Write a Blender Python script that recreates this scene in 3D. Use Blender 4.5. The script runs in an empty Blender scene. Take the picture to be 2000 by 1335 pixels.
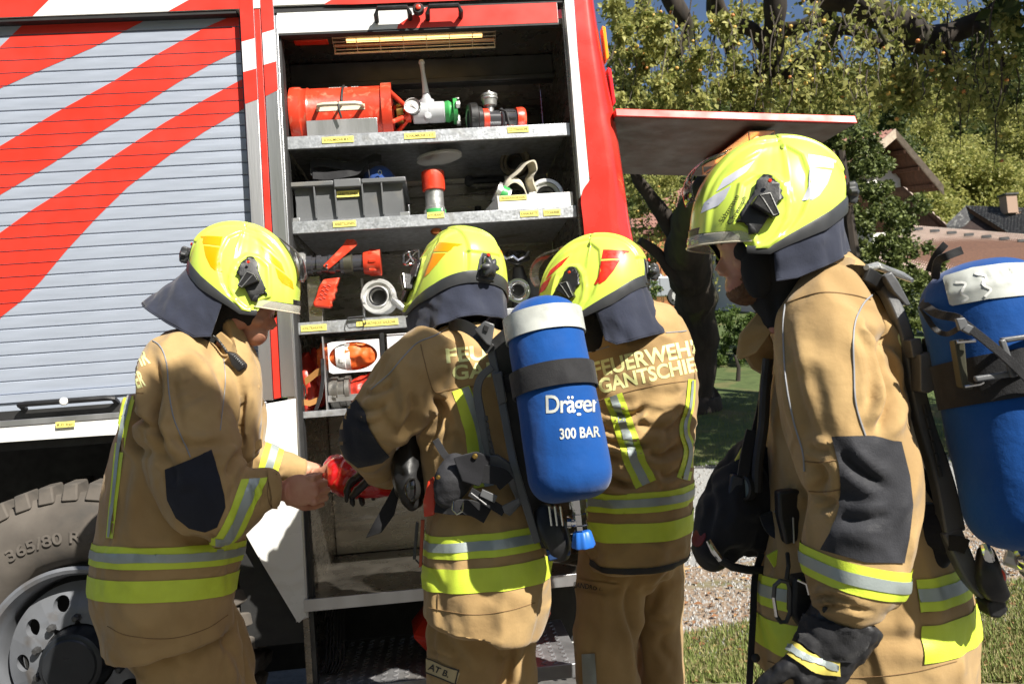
import bpy, bmesh, math, random
import numpy as np
from mathutils import Vector, Matrix, noise
from mathutils.bvhtree import BVHTree
random.seed(7)
R = math.radians
# ---------------------------------------------------------------- camera, world, sun, exposure
SC = bpy.context.scene
COL = SC.collection
FOC, PSI, THE, RHO = 1600.0, R(4.75), R(3.0), R(4.35)
CAM = Vector((0, -2.8, 1.35))
FW = Vector((math.sin(PSI)*math.cos(THE), math.cos(PSI)*math.cos(THE), math.sin(THE)))
_r0 = Vector((math.cos(PSI), -math.sin(PSI), 0)); _u0 = _r0.cross(FW)
RT = _r0*math.cos(RHO) - _u0*math.sin(RHO)
UP = _u0*math.cos(RHO) + _r0*math.sin(RHO)
cd = bpy.data.cameras.new('camera'); cam = bpy.data.objects.new('camera', cd); COL.objects.link(cam)
cd.sensor_width = 36; cd.lens = 36*FOC/2000; cd.clip_start = .05; cd.clip_end = 3000
cam.matrix_world = Matrix(((RT.x, UP.x, -FW.x, CAM.x), (RT.y, UP.y, -FW.y, CAM.y), (RT.z, UP.z, -FW.z, CAM.z), (0, 0, 0, 1)))
cd.dof.use_dof = True; cd.dof.focus_distance = 2.3; cd.dof.aperture_fstop = 9.0
SC.camera = cam
SUN_AZ, SUN_EL = R(37), R(42)          # azimuth: towards the right of the camera's back
SUNV = Vector((math.sin(SUN_AZ)*math.cos(SUN_EL), -math.cos(SUN_AZ)*math.cos(SUN_EL), math.sin(SUN_EL)))
w = bpy.data.worlds.new('World'); SC.world = w; w.use_nodes = True
nt = w.node_tree; nt.nodes.clear()
sky = nt.nodes.new('ShaderNodeTexSky'); sky.sky_type = 'NISHITA'; sky.sun_disc = False
sky.sun_elevation = SUN_EL; sky.sun_rotation = math.atan2(SUNV.x, SUNV.y); sky.altitude = 700; sky.air_density = .8; sky.dust_density = 1.6
bg = nt.nodes.new('ShaderNodeBackground'); bg.inputs[1].default_value = .06
ow = nt.nodes.new('ShaderNodeOutputWorld'); nt.links.new(sky.outputs[0], bg.inputs[0]); nt.links.new(bg.outputs[0], ow.inputs[0])
sl = bpy.data.lights.new('sun', 'SUN'); sl.energy = 5.0; sl.angle = R(.55); sl.color = (1, .95, .86)
so = bpy.data.objects.new('sun', sl); COL.objects.link(so); so.rotation_euler = SUNV.to_track_quat('Z', 'Y').to_euler()
SC.view_settings.view_transform = 'Standard'; SC.view_settings.look = 'None'
SC.view_settings.exposure = .95; SC.view_settings.gamma = 1; SC.view_settings.use_curve_mapping = False
SC.cycles.max_bounces = 6; SC.cycles.diffuse_bounces = 3
# ---------------------------------------------------------------- helpers
def V(x, y, z): return Vector((x, y, z))
def ray(px, py): return FW + RT*((px-1000)/FOC) - UP*((py-667.5)/FOC)
def D(px, py, d): return CAM + ray(px, py)*d
def AY(px, py, Y): r = ray(px, py); return CAM + r*((Y-CAM.y)/r.y)
def AZ(px, py, Z): r = ray(px, py); return CAM + r*((Z-CAM.z)/r.z)
def proj(co):
    v = np.asarray(co) - np.array(CAM); d = v @ np.array(FW)
    return 1000+FOC*(v @ np.array(RT))/d, 667.5-FOC*(v @ np.array(UP))/d, d
def hx(s):
    c = [int(s[i:i+2], 16)/255 for i in (0, 2, 4)]
    return tuple(x/12.92 if x <= .04045 else ((x+.055)/1.055)**2.4 for x in c)
MATS = {}
def mat(name, col, rough=.5, metal=0, var=.0, vs=8, bump=0, bs=60, stretch=None, spec=.5, col2=None, dirt=None, ds=3, coat=0,
        trans=0, alpha=1, emis=None, es=1, sheen=0, cells=None):
    if name in MATS: return MATS[name]
    m = bpy.data.materials.new(name); m.use_nodes = True; t = m.node_tree; b = t.nodes['Principled BSDF']
    if isinstance(col, str): col = hx(col)
    if isinstance(col2, str): col2 = hx(col2)
    b.inputs['Base Color'].default_value = (*col, 1); b.inputs['Roughness'].default_value = rough; b.inputs['Metallic'].default_value = metal
    b.inputs['Specular IOR Level'].default_value = spec
    if coat: b.inputs['Coat Weight'].default_value = coat; b.inputs['Coat Roughness'].default_value = .06
    if trans: b.inputs['Transmission Weight'].default_value = trans
    if alpha < 1: b.inputs['Alpha'].default_value = alpha
    if sheen: b.inputs['Sheen Weight'].default_value = sheen
    if emis: b.inputs['Emission Color'].default_value = (*emis, 1); b.inputs['Emission Strength'].default_value = es
    g = t.nodes.new('ShaderNodeTexCoord'); vec = g.outputs['Object']
    if stretch:
        mp = t.nodes.new('ShaderNodeMapping'); mp.inputs['Scale'].default_value = stretch; t.links.new(vec, mp.inputs[0]); vec = mp.outputs[0]
    def nz(s, det=4, dist=0):
        n = t.nodes.new('ShaderNodeTexNoise'); n.inputs['Scale'].default_value = s; n.inputs['Detail'].default_value = det
        n.inputs['Distortion'].default_value = dist; t.links.new(vec, n.inputs['Vector']); return n.outputs['Fac']
    def ramp(f, a, b_):
        n = t.nodes.new('ShaderNodeMapRange'); n.inputs['From Min'].default_value = a; n.inputs['From Max'].default_value = b_; t.links.new(f, n.inputs[0]); return n.outputs[0]
    def mix(f, A, B):
        n = t.nodes.new('ShaderNodeMix'); n.data_type = 'RGBA'
        if hasattr(f, 'links'): t.links.new(f, n.inputs[0])
        else: n.inputs[0].default_value = f
        for i, c in ((6, A), (7, B)):
            if hasattr(c, 'links'): t.links.new(c, n.inputs[i])
            else: n.inputs[i].default_value = (*c, 1)
        return n.outputs[2]
    cur = col
    if var or col2:
        c2 = col2 if col2 else tuple(max(0, x*(1-var)) for x in col)
        cur = mix(ramp(nz(vs, 5), .38, .64), col, c2)
    if cells:
        vo = t.nodes.new('ShaderNodeTexVoronoi'); vo.inputs['Scale'].default_value = cells[0]; t.links.new(vec, vo.inputs['Vector'])
        sp = t.nodes.new('ShaderNodeSeparateColor'); t.links.new(vo.outputs['Color'], sp.inputs[0])
        cur = mix(ramp(sp.outputs[0], .25, .8), cur, hx(cells[1]))
    if dirt:
        cur = mix(ramp(nz(ds, 7, .6), .55, .75), cur, hx(dirt) if isinstance(dirt, str) else dirt)
    if not isinstance(cur, tuple):
        t.links.new(cur, b.inputs['Base Color'])
    if rough > .12 and (var or dirt):
        n = ramp(nz(vs*3, 4), .3, .7); mr = t.nodes.new('ShaderNodeMapRange'); t.links.new(n, mr.inputs[0])
        mr.inputs['To Min'].default_value = max(.03, rough-.1); mr.inputs['To Max'].default_value = min(1, rough+.12); t.links.new(mr.outputs[0], b.inputs['Roughness'])
    if bump:
        bn = t.nodes.new('ShaderNodeBump'); bn.inputs['Strength'].default_value = min(1, bump); bn.inputs['Distance'].default_value = .002*max(1, bump)
        t.links.new(nz(bs, 5), bn.inputs['Height']); t.links.new(bn.outputs[0], b.inputs['Normal'])
    MATS[name] = m; return m
class MB:
    def __init__(s): s.v = []; s.f = []; s.m = []
    def add(s, vs, fs, mi=0):
        o = len(s.v); s.v += [Vector(p) for p in vs]; s.f += [tuple(i+o for i in f) for f in fs]; s.m += [mi]*len(fs); return s
    def hexa(s, p, mi=0):          # 8 corners: bottom ring then top ring
        return s.add(p, [(0, 3, 2, 1), (4, 5, 6, 7), (0, 1, 5, 4), (1, 2, 6, 5), (2, 3, 7, 6), (3, 0, 4, 7)], mi)
    def box(s, c, size, mi=0, rot=None):
        c = Vector(c); h = [x/2 for x in size]; q = rot if rot is not None else Matrix.Identity(3)
        return s.hexa([c+q@V(a*h[0], b*h[1], z*h[2]) for z in (-1, 1) for a, b in ((-1, -1), (1, -1), (1, 1), (-1, 1))], mi)
    def span(s, a, b, mi=0):
        a = Vector(a); b = Vector(b); return s.box((a+b)/2, [abs(b[i]-a[i]) for i in range(3)], mi)
    def prism(s, poly, ext, mi=0):
        poly = [Vector(p) for p in poly]; ext = Vector(ext); n = len(poly)
        return s.add(poly+[p+ext for p in poly], [tuple(range(n))[::-1], tuple(range(n, 2*n))]+[(i, (i+1) % n, n+(i+1) % n, n+i) for i in range(n)], mi)
    def tube(s, pts, r, n=8, mi=0, cap=True, flat=1, closed=False):
        pts = [Vector(p) for p in pts]; k = len(pts); rs = r if isinstance(r, (list, tuple)) else [r]*k; vs = []; A = None
        for i, p in enumerate(pts):
            if closed: T = (pts[(i+1) % k]-pts[i-1]).normalized()
            else: T = (pts[min(i+1, k-1)]-pts[max(i-1, 0)]).normalized()
            if A is None:
                A = T.orthogonal().normalized()
                if flat != 1: A = T.cross(V(0, 0, 1)) if abs(T.z) < .9 else T.cross(V(0, 1, 0)); A.normalize()
            else: A = (A-T*A.dot(T)).normalized()
            B = T.cross(A)
            vs += [p+(A*math.cos(2*math.pi*j/n)*flat+B*math.sin(2*math.pi*j/n))*rs[i] for j in range(n)]
        fs = [(i*n+j, i*n+(j+1) % n, (i+1)*n+(j+1) % n, (i+1)*n+j) for i in range(k-1) for j in range(n)]
        if closed: fs += [((k-1)*n+j, (k-1)*n+(j+1) % n, (j+1) % n, j) for j in range(n)]
        elif cap: fs += [tuple(range(n))[::-1], tuple((k-1)*n+j for j in range(n))]
        return s.add(vs, fs, mi)
    def lathe(s, o, ax, prof, n=32, mi=0, cap=True, mis=None, ref=None):
        o = Vector(o); ax = Vector(ax).normalized(); A = (Vector(ref)-ax*Vector(ref).dot(ax)).normalized() if ref else ax.orthogonal().normalized(); B = ax.cross(A); vs = []
        for h, r in prof: vs += [o+ax*h+(A*math.cos(2*math.pi*j/n)+B*math.sin(2*math.pi*j/n))*r for j in range(n)]
        k = len(prof)
        for i in range(k-1):
            s.add([], [], 0)
        base = len(s.v); s.v += vs
        for i in range(k-1):
            for j in range(n):
                s.f.append((base+i*n+j, base+i*n+(j+1) % n, base+(i+1)*n+(j+1) % n, base+(i+1)*n+j)); s.m.append(mis[i] if mis else mi)
        if cap:
            s.f.append(tuple(base+j for j in range(n))[::-1]); s.m.append(mis[0] if mis else mi)
            s.f.append(tuple(base+(k-1)*n+j for j in range(n))); s.m.append(mis[-1] if mis else mi)
        return s
    def strip(s, pts, wv, th, mi=0):      # flat strap: points, width vectors, thickness vector
        n = len(pts); vs = []
        for i, p in enumerate(pts):
            W = Vector(wv[i] if isinstance(wv, list) else wv); T = Vector(th[i] if isinstance(th, list) else th); p = Vector(p)
            vs += [p-W/2, p+W/2, p+W/2+T, p-W/2+T]
        fs = [(i*4+a, i*4+(a+1) % 4, i*4+4+(a+1) % 4, i*4+4+a) for i in range(n-1) for a in range(4)]
        return s.add(vs, fs+[(3, 2, 1, 0), tuple(4*n-4+a for a in range(4))], mi)
    def build(s, name, mats, parent=None, smooth=False, bevel=0, label=None, auto=35, seg=2, solid=0):
        me = bpy.data.meshes.new(name); me.from_pydata(s.v, [], s.f)
        for m in (mats if isinstance(mats, (list, tuple)) else [mats]): me.materials.append(m)
        me.polygons.foreach_set('material_index', s.m)
        bm = bmesh.new(); bm.from_mesh(me); bmesh.ops.recalc_face_normals(bm, faces=bm.faces); bm.to_mesh(me); bm.free()
        o = bpy.data.objects.new(name, me); COL.objects.link(o); fin(o, parent, smooth, auto)
        if solid: md = o.modifiers.new('s', 'SOLIDIFY'); md.thickness = solid; md.offset = 0
        if bevel: md = o.modifiers.new('b', 'BEVEL'); md.width = bevel; md.segments = seg; md.limit_method = 'ANGLE'; md.angle_limit = R(40); smoothbev(o)
        if label: o['label'] = label
        return o
def smoothbev(o):
    me = o.data; me.polygons.foreach_set('use_smooth', [True]*len(me.polygons))
    a = me.attributes.get('sharp_edge')
    if not a:
        me.set_sharp_from_angle(angle=R(50))
def fin(o, parent, smooth=False, auto=35):
    if parent is not None:
        o.parent = parent
        if parent.type == 'EMPTY': o.matrix_parent_inverse = Matrix.Translation(-parent.location)
    if smooth:
        me = o.data; me.polygons.foreach_set('use_smooth', [True]*len(me.polygons))
        if auto: me.set_sharp_from_angle(angle=R(auto))
def thing(name, label, cat, loc, group=None):
    o = bpy.data.objects.new(name, None); COL.objects.link(o); o.location = loc; o.empty_display_size = .05
    o['label'] = label; o['category'] = cat
    if group: o['group'] = group
    return o
def tag(o, label, cat, group=None):
    o['label'] = label; o['category'] = cat
    if group: o['group'] = group
    return o
def catm(pts, n=6):              # Catmull-Rom through points (tuples of any length)
    P = [np.array(p, float) for p in pts]; P = [2*P[0]-P[1]]+P+[2*P[-1]-P[-2]]; out = []
    for i in range(1, len(P)-2):
        for k in range(n):
            t = k/n; a, b, c, d = P[i-1:i+3]
            out.append(.5*((2*b)+(c-a)*t+(2*a-5*b+4*c-d)*t*t+(3*b-a-3*c+d)*t**3))
    out.append(P[-2]); return out
def chain(mb, pts, n=24, sub=4, ex=2.0, cap=True, dome=.6):
    """rings: (px, py, depth, half width px, half thickness m)"""
    Q = catm(pts, sub) if sub > 1 else [np.array(p, float) for p in pts]
    C = [D(q[0], q[1], q[2]) for q in Q]; rings = []
    for i, q in enumerate(Q):
        T = (C[min(i+1, len(C)-1)]-C[max(i-1, 0)]).normalized()
        vd = (C[i]-CAM).normalized(); A = T.cross(vd)
        if A.length < .25: A = T.cross(UP)
        A.normalize(); B = A.cross(T).normalized(); rings.append((C[i], A, B, q[3]*q[2]/FOC, q[4], T))
    if cap:
        def dm(rg, sg):
            c, A, B, a, b, T = rg; h = min(a, b)*dome; o = []
            for k in (1, 2, 3): f = math.cos(k*math.pi/7); o.append((c+T*sg*h*math.sin(k*math.pi/7), A, B, a*f, b*f, T))
            return o
        rings = dm(rings[0], -1)[::-1]+rings+dm(rings[-1], 1)
    vs = []
    for c, A, B, a, b, T in rings:
        for j in range(n):
            t = 2*math.pi*j/n; x, y = math.cos(t), math.sin(t)
            if ex != 2: x = math.copysign(abs(x)**(2/ex), x); y = math.copysign(abs(y)**(2/ex), y)
            vs.append(c+A*x*a+B*y*b)
    k = len(rings)
    mb.add(vs, [(i*n+j, i*n+(j+1) % n, (i+1)*n+(j+1) % n, (i+1)*n+j) for i in range(k-1) for j in range(n)]+[tuple(range(n))[::-1], tuple((k-1)*n+j for j in range(n))])
    return mb
def blob(mb, c, rx, ry, rz, rot=None, n=16):
    q = rot if rot is not None else Matrix.Identity(3); c = Vector(c); vs = []; fs = []
    for i in range(1, n):
        a = math.pi*i/n
        for j in range(2*n):
            b = math.pi*j/n; vs.append(c+q@V(rx*math.sin(a)*math.cos(b), ry*math.sin(a)*math.sin(b), rz*math.cos(a)))
    m = 2*n
    fs = [(i*m+j, i*m+(j+1) % m, (i+1)*m+(j+1) % m, (i+1)*m+j) for i in range(n-2) for j in range(m)]
    fs += [tuple(range(m))[::-1], tuple((n-2)*m+j for j in range(m))]
    mb.add(vs, fs); return mb
def organic(mb, name, material, parent, voxel=.007, smooth=6, sf=.5, disp=None, label=None, creases=(), amp=1.0):
    """union of closed shapes -> one smooth continuous mesh, then cloth folds"""
    me = bpy.data.meshes.new(name); me.from_pydata(mb.v, [], mb.f)
    bm = bmesh.new(); bm.from_mesh(me); bmesh.ops.recalc_face_normals(bm, faces=bm.faces); bm.to_mesh(me); bm.free()
    o = bpy.data.objects.new(name, me); COL.objects.link(o)
    r = o.modifiers.new('r', 'REMESH'); r.mode = 'VOXEL'; r.voxel_size = voxel
    s = o.modifiers.new('s', 'SMOOTH'); s.factor = sf; s.iterations = smooth
    dg = bpy.context.evaluated_depsgraph_get(); me2 = bpy.data.meshes.new_from_object(o.evaluated_get(dg)); o.modifiers.clear()
    o.data = me2; bpy.data.meshes.remove(me); me2.name = name
    n = len(me2.vertices); co = np.empty(n*3, np.float32); me2.vertices.foreach_get('co', co); co = co.reshape(-1, 3).astype(float)
    nr = np.empty(n*3, np.float32); me2.vertices.foreach_get('normal', nr); nr = nr.reshape(-1, 3).astype(float)
    dd = np.zeros(n)
    if disp: dd += disp(co, nr)
    if len(creases):
        px, py, d = proj(co); vis = (nr @ np.array(FW)) < .25
        for cr in creases:
            pts = np.array(cr[0], float); wd, dp = cr[1], cr[2]
            pts = np.array(catm(pts, 6)) if len(pts) > 2 else pts
            best = np.full(n, 1e9); tt = np.zeros(n); L = len(pts)-1
            for i in range(L):
                a, b = pts[i], pts[i+1]; e = b-a; l2 = e@e+1e-9
                t = np.clip(((px-a[0])*e[0]+(py-a[1])*e[1])/l2, 0, 1)
                q = np.hypot(px-a[0]-t*e[0], py-a[1]-t*e[1]); u = q < best; best[u] = q[u]; tt[u] = (i+t[u])/L
            taper = np.clip(np.minimum(tt, 1-tt)*5, 0.15, 1)
            g = -np.exp(-(best/wd)**2)+.55*np.exp(-((best-2.1*wd)/(wd*1.1))**2)
            dd += g*dp*taper*vis*amp
    co += nr*dd[:, None]
    me2.vertices.foreach_set('co', co.astype(np.float32).ravel()); me2.update()
    me2.materials.clear(); me2.materials.append(material)
    me2.polygons.foreach_set('use_smooth', [True]*len(me2.polygons))
    fin(o, parent)
    if label: o['label'] = label
    return o
def folds(scale=7, amp=.004, axis=(1, 1, .45), seed=0, fine=.0012):
    def f(co, nr):
        out = np.empty(len(co)); ax = axis
        for i, (x, y, z) in enumerate(co):
            q = Vector((x*scale*ax[0]+seed, y*scale*ax[1]+3.1*seed, z*scale*ax[2]))
            a = noise.noise(q+noise.noise_vector(q*.7)*.8)
            b = noise.noise(q*2.7)
            out[i] = amp*((1-abs(a)*3.2)*.5+a*1.2)+fine*b*2
        return out
    return f
def bvh(o):
    me = o.data; n = len(me.vertices); co = np.empty(n*3, np.float32); me.vertices.foreach_get('co', co)
    M = o.matrix_world if o.parent is None else Matrix.Identity(4)
    return BVHTree.FromPolygons([Vector(c) for c in co.reshape(-1, 3)], [tuple(p.vertices) for p in me.polygons])
def hit(bv, px, py, off=0.0015):
    r = ray(px, py); h = bv.ray_cast(CAM, r.normalized())
    if h[0] is None: return None
    nn = h[1] if h[1].dot(r) < 0 else -h[1]
    return h[0]+nn*off
def gridcut(bm, g):
    xs = [v.co.x for v in bm.verts]; ys = [v.co.y for v in bm.verts]
    if not xs: return
    for ax, lo, hi in ((0, min(xs), max(xs)), (1, min(ys), max(ys))):
        k = math.ceil(lo/g)*g+.013
        while k < hi:
            p = V(k, 0, 0) if ax == 0 else V(0, k, 0)
            bmesh.ops.bisect_plane(bm, geom=bm.verts[:]+bm.edges[:]+bm.faces[:], dist=1e-4, plane_co=p, plane_no=(1, 0, 0) if ax == 0 else (0, 1, 0)); k += g
def stick(bm, bv, name, material, parent, off=.0015, jump=.04, fmap=None, solid=0, smooth=True, label=None, caster=None):
    """lay a flat mesh given in photograph pixels onto the surface below it"""
    bad = []
    cst = caster or (lambda x, y: hit(bv, x, y, off))
    for v in bm.verts:
        x, y = (fmap(v.co.x, v.co.y) if fmap else (v.co.x, v.co.y)); h = cst(x, y)
        if h is None: bad.append(v)
        else: v.co = h
    bmesh.ops.delete(bm, geom=bad, context='VERTS')
    bf = [f for f in bm.faces if max(e.calc_length() for e in f.edges) > jump]
    bmesh.ops.delete(bm, geom=bf, context='FACES')
    if solid and bm.faces:
        r = bmesh.ops.extrude_face_region(bm, geom=bm.faces[:]); 
        for v in [g for g in r['geom'] if isinstance(g, bmesh.types.BMVert)]: v.co += (CAM-v.co).normalized()*solid
    bmesh.ops.recalc_face_normals(bm, faces=bm.faces)
    me = bpy.data.meshes.new(name); bm.to_mesh(me); bm.free(); me.materials.append(material)
    o = bpy.data.objects.new(name, me); COL.objects.link(o); fin(o, parent, smooth, 50 if solid else 0)
    if label: o['label'] = label
    return o
def polybm(polys):
    bm = bmesh.new()
    for p in polys:
        vs = [bm.verts.new((x, y, 0)) for x, y in p]; bm.faces.new(vs)
    bmesh.ops.triangulate(bm, faces=bm.faces); return bm
def ribbon(pts, wd, sub=6):
    P = catm(pts, sub) if len(pts) > 2 else [np.array(p, float) for p in pts]; L, Rr = [], []
    for i, p in enumerate(P):
        t = P[min(i+1, len(P)-1)]-P[max(i-1, 0)]; t = t[:2]/(np.hypot(*t[:2])+1e-9); n = np.array([-t[1], t[0]])*(wd if not hasattr(wd, '__len__') else np.interp(i/(len(P)-1), [0, 1], wd))/2
        L.append(p[:2]+n); Rr.append(p[:2]-n)
    bm = bmesh.new(); a = [bm.verts.new((*q, 0)) for q in L]; b = [bm.verts.new((*q, 0)) for q in Rr]
    for i in range(len(P)-1): bm.faces.new((a[i], a[i+1], b[i+1], b[i]))
    return bm
def patch(bv, poly, name, material, parent, g=8, off=.0018, solid=0, rnd=0, **k):
    if rnd: poly = [tuple(p) for p in catm(list(poly)+[poly[0]], rnd)[:-1]]
    bm = polybm([poly]); gridcut(bm, g); return stick(bm, bv, name, material, parent, off=off, solid=solid, **k)
def rib(bv, pts, wd, name, material, parent, g=0, off=.002, **k):
    bm = ribbon(pts, wd)
    if g: gridcut(bm, g)
    return stick(bm, bv, name, material, parent, off=off, **k)
def piping(bv, pts, name, material, parent, r=.0016):
    P = catm(pts, 8); H = [hit(bv, p[0], p[1], r*.6) for p in P]; H = [h for h in H if h is not None]
    if len(H) < 2: return
    m = MB(); m.tube(H, r, 6); return m.build(name, material, parent, smooth=True)
def textbm(s, bold=0, g=None, space=1.0, res=4, shear=0):
    c = bpy.data.curves.new('t', 'FONT'); c.body = s; c.size = 1; c.offset = bold; c.resolution_u = res; c.space_character = space; c.shear = shear
    c.align_x = 'LEFT'; o = bpy.data.objects.new('t', c); COL.objects.link(o)
    dg = bpy.context.evaluated_depsgraph_get(); me = bpy.data.meshes.new_from_object(o.evaluated_get(dg))
    bm = bmesh.new(); bm.from_mesh(me); bpy.data.objects.remove(o); bpy.data.meshes.remove(me)
    for a in ('x', 'y'):
        pass
    xs = [v.co.x for v in bm.verts]; x0, x1 = min(xs), max(xs)
    for v in bm.verts: v.co.x = (v.co.x-x0)/(x1-x0); v.co.z = 0
    bmesh.ops.triangulate(bm, faces=bm.faces)
    return bm          # x in 0..1, y in cap heights (about .7)
def textstick(bv, s, p0, p1, h, name, material, parent, bold=.0, arc=0, g=.04, off=.0022, space=1.0, shear=0, hend=None, jump=.04):
    """text from pixel p0 to p1 (baseline), capital height h px"""
    bm = textbm(s, bold, space=space, shear=shear); 
    if g: gridcut(bm, g)
    p0 = np.array(p0, float); p1 = np.array(p1, float); e = p1-p0; n = np.array([e[1], -e[0]])/np.hypot(*e)
    def fm(x, y):
        hh = h if hend is None else h+(hend-h)*x
        q = p0+e*x+n*(y/.69*hh+arc*4*x*(1-x)); return q[0], q[1]
    return stick(bm, bv, name, material, parent, off=off, fmap=fm, smooth=False, jump=jump)
def textflat(s, o, ex, ey, name, material, parent, bold=0, th=.0006, space=1.0, shear=0):
    """text on a flat place: origin, vector over full width, vector for capital height"""
    bm = textbm(s, bold, space=space, shear=shear); o = Vector(o); ex = Vector(ex); ey = Vector(ey)
    for v in bm.verts: v.co = o+ex*v.co.x+ey*(v.co.y/.69)
    me = bpy.data.meshes.new(name); bm.to_mesh(me); bm.free(); me.materials.append(material)
    ob = bpy.data.objects.new(name, me); COL.objects.link(ob); fin(ob, parent); return ob
def slab(src, planes, name, material, parent, off=.002, keep=None, label=None):
    """the part of a garment's surface inside some planes (point, inward normal), lifted off a little"""
    bm = bmesh.new(); bm.from_mesh(src.data)
    for co, no in planes:
        bmesh.ops.bisect_plane(bm, geom=bm.verts[:]+bm.edges[:]+bm.faces[:], dist=1e-5, plane_co=co, plane_no=-Vector(no), clear_outer=True)
    if keep: bmesh.ops.delete(bm, geom=[f for f in bm.faces if not keep(f.calc_center_median(), f.normal)], context='FACES')
    bm.normal_update()
    for v in bm.verts: v.co += v.normal*off
    me = bpy.data.meshes.new(name); bm.to_mesh(me); bm.free(); me.materials.clear(); me.materials.append(material)
    me.polygons.foreach_set('material_index', [0]*len(me.polygons)); me.polygons.foreach_set('use_smooth', [True]*len(me.polygons))
    o = bpy.data.objects.new(name, me); COL.objects.link(o); fin(o, parent)
    if label: o['label'] = label
    return o
def band3(src, c, n, wd, parent, mats, keep=None, names=('reflective_band', 'silver_stripe'), side=()):
    """yellow band with a silver stripe: centre point, axis, full width in metres"""
    n = Vector(n).normalized(); c = Vector(c)
    b = slab(src, [(c-n*wd/2, n), (c+n*wd/2, -n)]+list(side), names[0], mats[0], parent, .0025, keep)
    if mats[1] is not None: slab(src, [(c-n*wd*.2, n), (c+n*wd*.2, -n)]+list(side), names[1], mats[1], parent, .0042, keep)
    return b
def weave(name, col, rough=.9, s=900, st=.35, var=.18, vs=5, col2=None, sheen=.15, crease=1.0):
    m = mat(name, col, rough, var=var, vs=vs, spec=.15, col2=col2, sheen=sheen); t = m.node_tree; b = t.nodes['Principled BSDF']
    g = t.nodes.new('ShaderNodeTexCoord'); h = []
    n1 = t.nodes.new('ShaderNodeTexNoise'); n1.inputs['Scale'].default_value = s; n1.inputs['Detail'].default_value = 2; t.links.new(g.outputs['Object'], n1.inputs['Vector'])
    n2 = t.nodes.new('ShaderNodeTexNoise'); n2.inputs['Scale'].default_value = 38; n2.inputs['Detail'].default_value = 6; t.links.new(g.outputs['Object'], n2.inputs['Vector'])
    b1 = t.nodes.new('ShaderNodeBump'); b1.inputs['Strength'].default_value = st; b1.inputs['Distance'].default_value = .0008; t.links.new(n1.outputs[0], b1.inputs['Height'])
    b2 = t.nodes.new('ShaderNodeBump'); b2.inputs['Strength'].default_value = .5; b2.inputs['Distance'].default_value = .004; t.links.new(n2.outputs[0], b2.inputs['Height'])
    n3 = t.nodes.new('ShaderNodeTexNoise'); n3.noise_type = 'RIDGED_MULTIFRACTAL'; n3.inputs['Scale'].default_value = 8; n3.inputs['Detail'].default_value = 2.5; n3.inputs['Roughness'].default_value = .45; n3.inputs['Distortion'].default_value = 1.1; t.links.new(g.outputs['Object'], n3.inputs['Vector'])
    b3 = t.nodes.new('ShaderNodeBump'); b3.inputs['Strength'].default_value = crease; b3.inputs['Distance'].default_value = .022; t.links.new(n3.outputs[0], b3.inputs['Height'])
    t.links.new(b1.outputs[0], b2.inputs['Normal']); t.links.new(b2.outputs[0], b3.inputs['Normal']); t.links.new(b3.outputs[0], b.inputs['Normal']); return m
# ---------------------------------------------------------------- shared materials
M_red = mat('fire_red_paint', (.62, .028, .018), .28, var=.06, vs=2, coat=.5, dirt=(.5, .05, .035), ds=4)
M_redfoil = mat('red_foil', (.72, .035, .02), .42, var=.05, vs=3)
M_white = mat('white_paint', (.78, .78, .76), .3, var=.04, vs=3, coat=.3, dirt=(.6, .57, .5), ds=5)
M_whitefoil = mat('white_foil', (.72, .72, .74), .45)
M_alu = mat('anodised_aluminium', (.40, .445, .53), .42, metal=.3, var=.08, vs=3, stretch=(1, 1, 12))
M_alu2 = mat('brushed_aluminium', (.62, .62, .63), .38, metal=.9, var=.2, vs=3, stretch=(1, 1, .05), bump=.2, bs=180)
M_galv = mat('galvanised_sheet', (.58, .6, .63), .42, metal=.75, var=.28, vs=45, bump=.25, bs=120, dirt=(.3, .29, .26), ds=9)
M_steel = mat('scuffed_steel_sheet', (.31, .285, .245), .28, metal=.9, var=.25, vs=9, stretch=(.5, .5, 2), bump=.15, bs=30, dirt=(.22, .19, .15), ds=2)
M_dsteel = mat('dark_steel', (.10, .10, .10), .45, metal=.7, var=.3, vs=8)
M_chrome = mat('chrome', (.8, .8, .8), .12, metal=1)
M_cast = mat('cast_aluminium', (.62, .62, .6), .38, metal=.8, var=.15, vs=20, bump=.2, bs=150)
M_brass = mat('brass', (.55, .36, .1), .3, metal=1, var=.2, vs=20)
M_black = mat('black_plastic', (.018, .018, .019), .42, var=.3, vs=14, bump=.15, bs=260)
M_rubber = mat('black_rubber', (.02, .02, .02), .62, var=.3, vs=9)
M_grey = mat('grey_plastic', (.13, .135, .14), .45, var=.12, vs=6, bump=.1, bs=200, dirt=(.18, .17, .15), ds=9)
M_itemred = mat('scratched_red_paint', (.66, .05, .02), .33, var=.1, vs=6, dirt=(.62, .2, .12), ds=30, bump=.1, bs=90)
M_ylabel = mat('yellow_label_tape', (.85, .75, .18), .5)
M_ltext = mat('label_print', (.12, .10, .04), .7)
M_green = mat('green_coupling_paint', (.05, .35, .09), .4, var=.25, vs=15)
M_tan = weave('tan_aramid_cloth', (.42, .283, .128), col2=(.33, .215, .095), vs=7)
M_tan2 = weave('tan_trouser_cloth', (.40, .265, .118), col2=(.31, .20, .088), vs=7)
M_hivis = mat('fluorescent_yellow_tape', (.62, .76, .06), .55, var=.06, vs=30, bump=.3, bs=420)
M_silver = mat('silver_retroreflective_tape', (.36, .41, .40), .45, metal=.35, var=.1, vs=12, bump=.2, bs=300)
M_letter = mat('pale_yellow_lettering', (.85, .86, .38), .5, var=.06, vs=30)
M_navy = weave('navy_cloth', (.035, .04, .062), s=700, var=.3)
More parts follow.
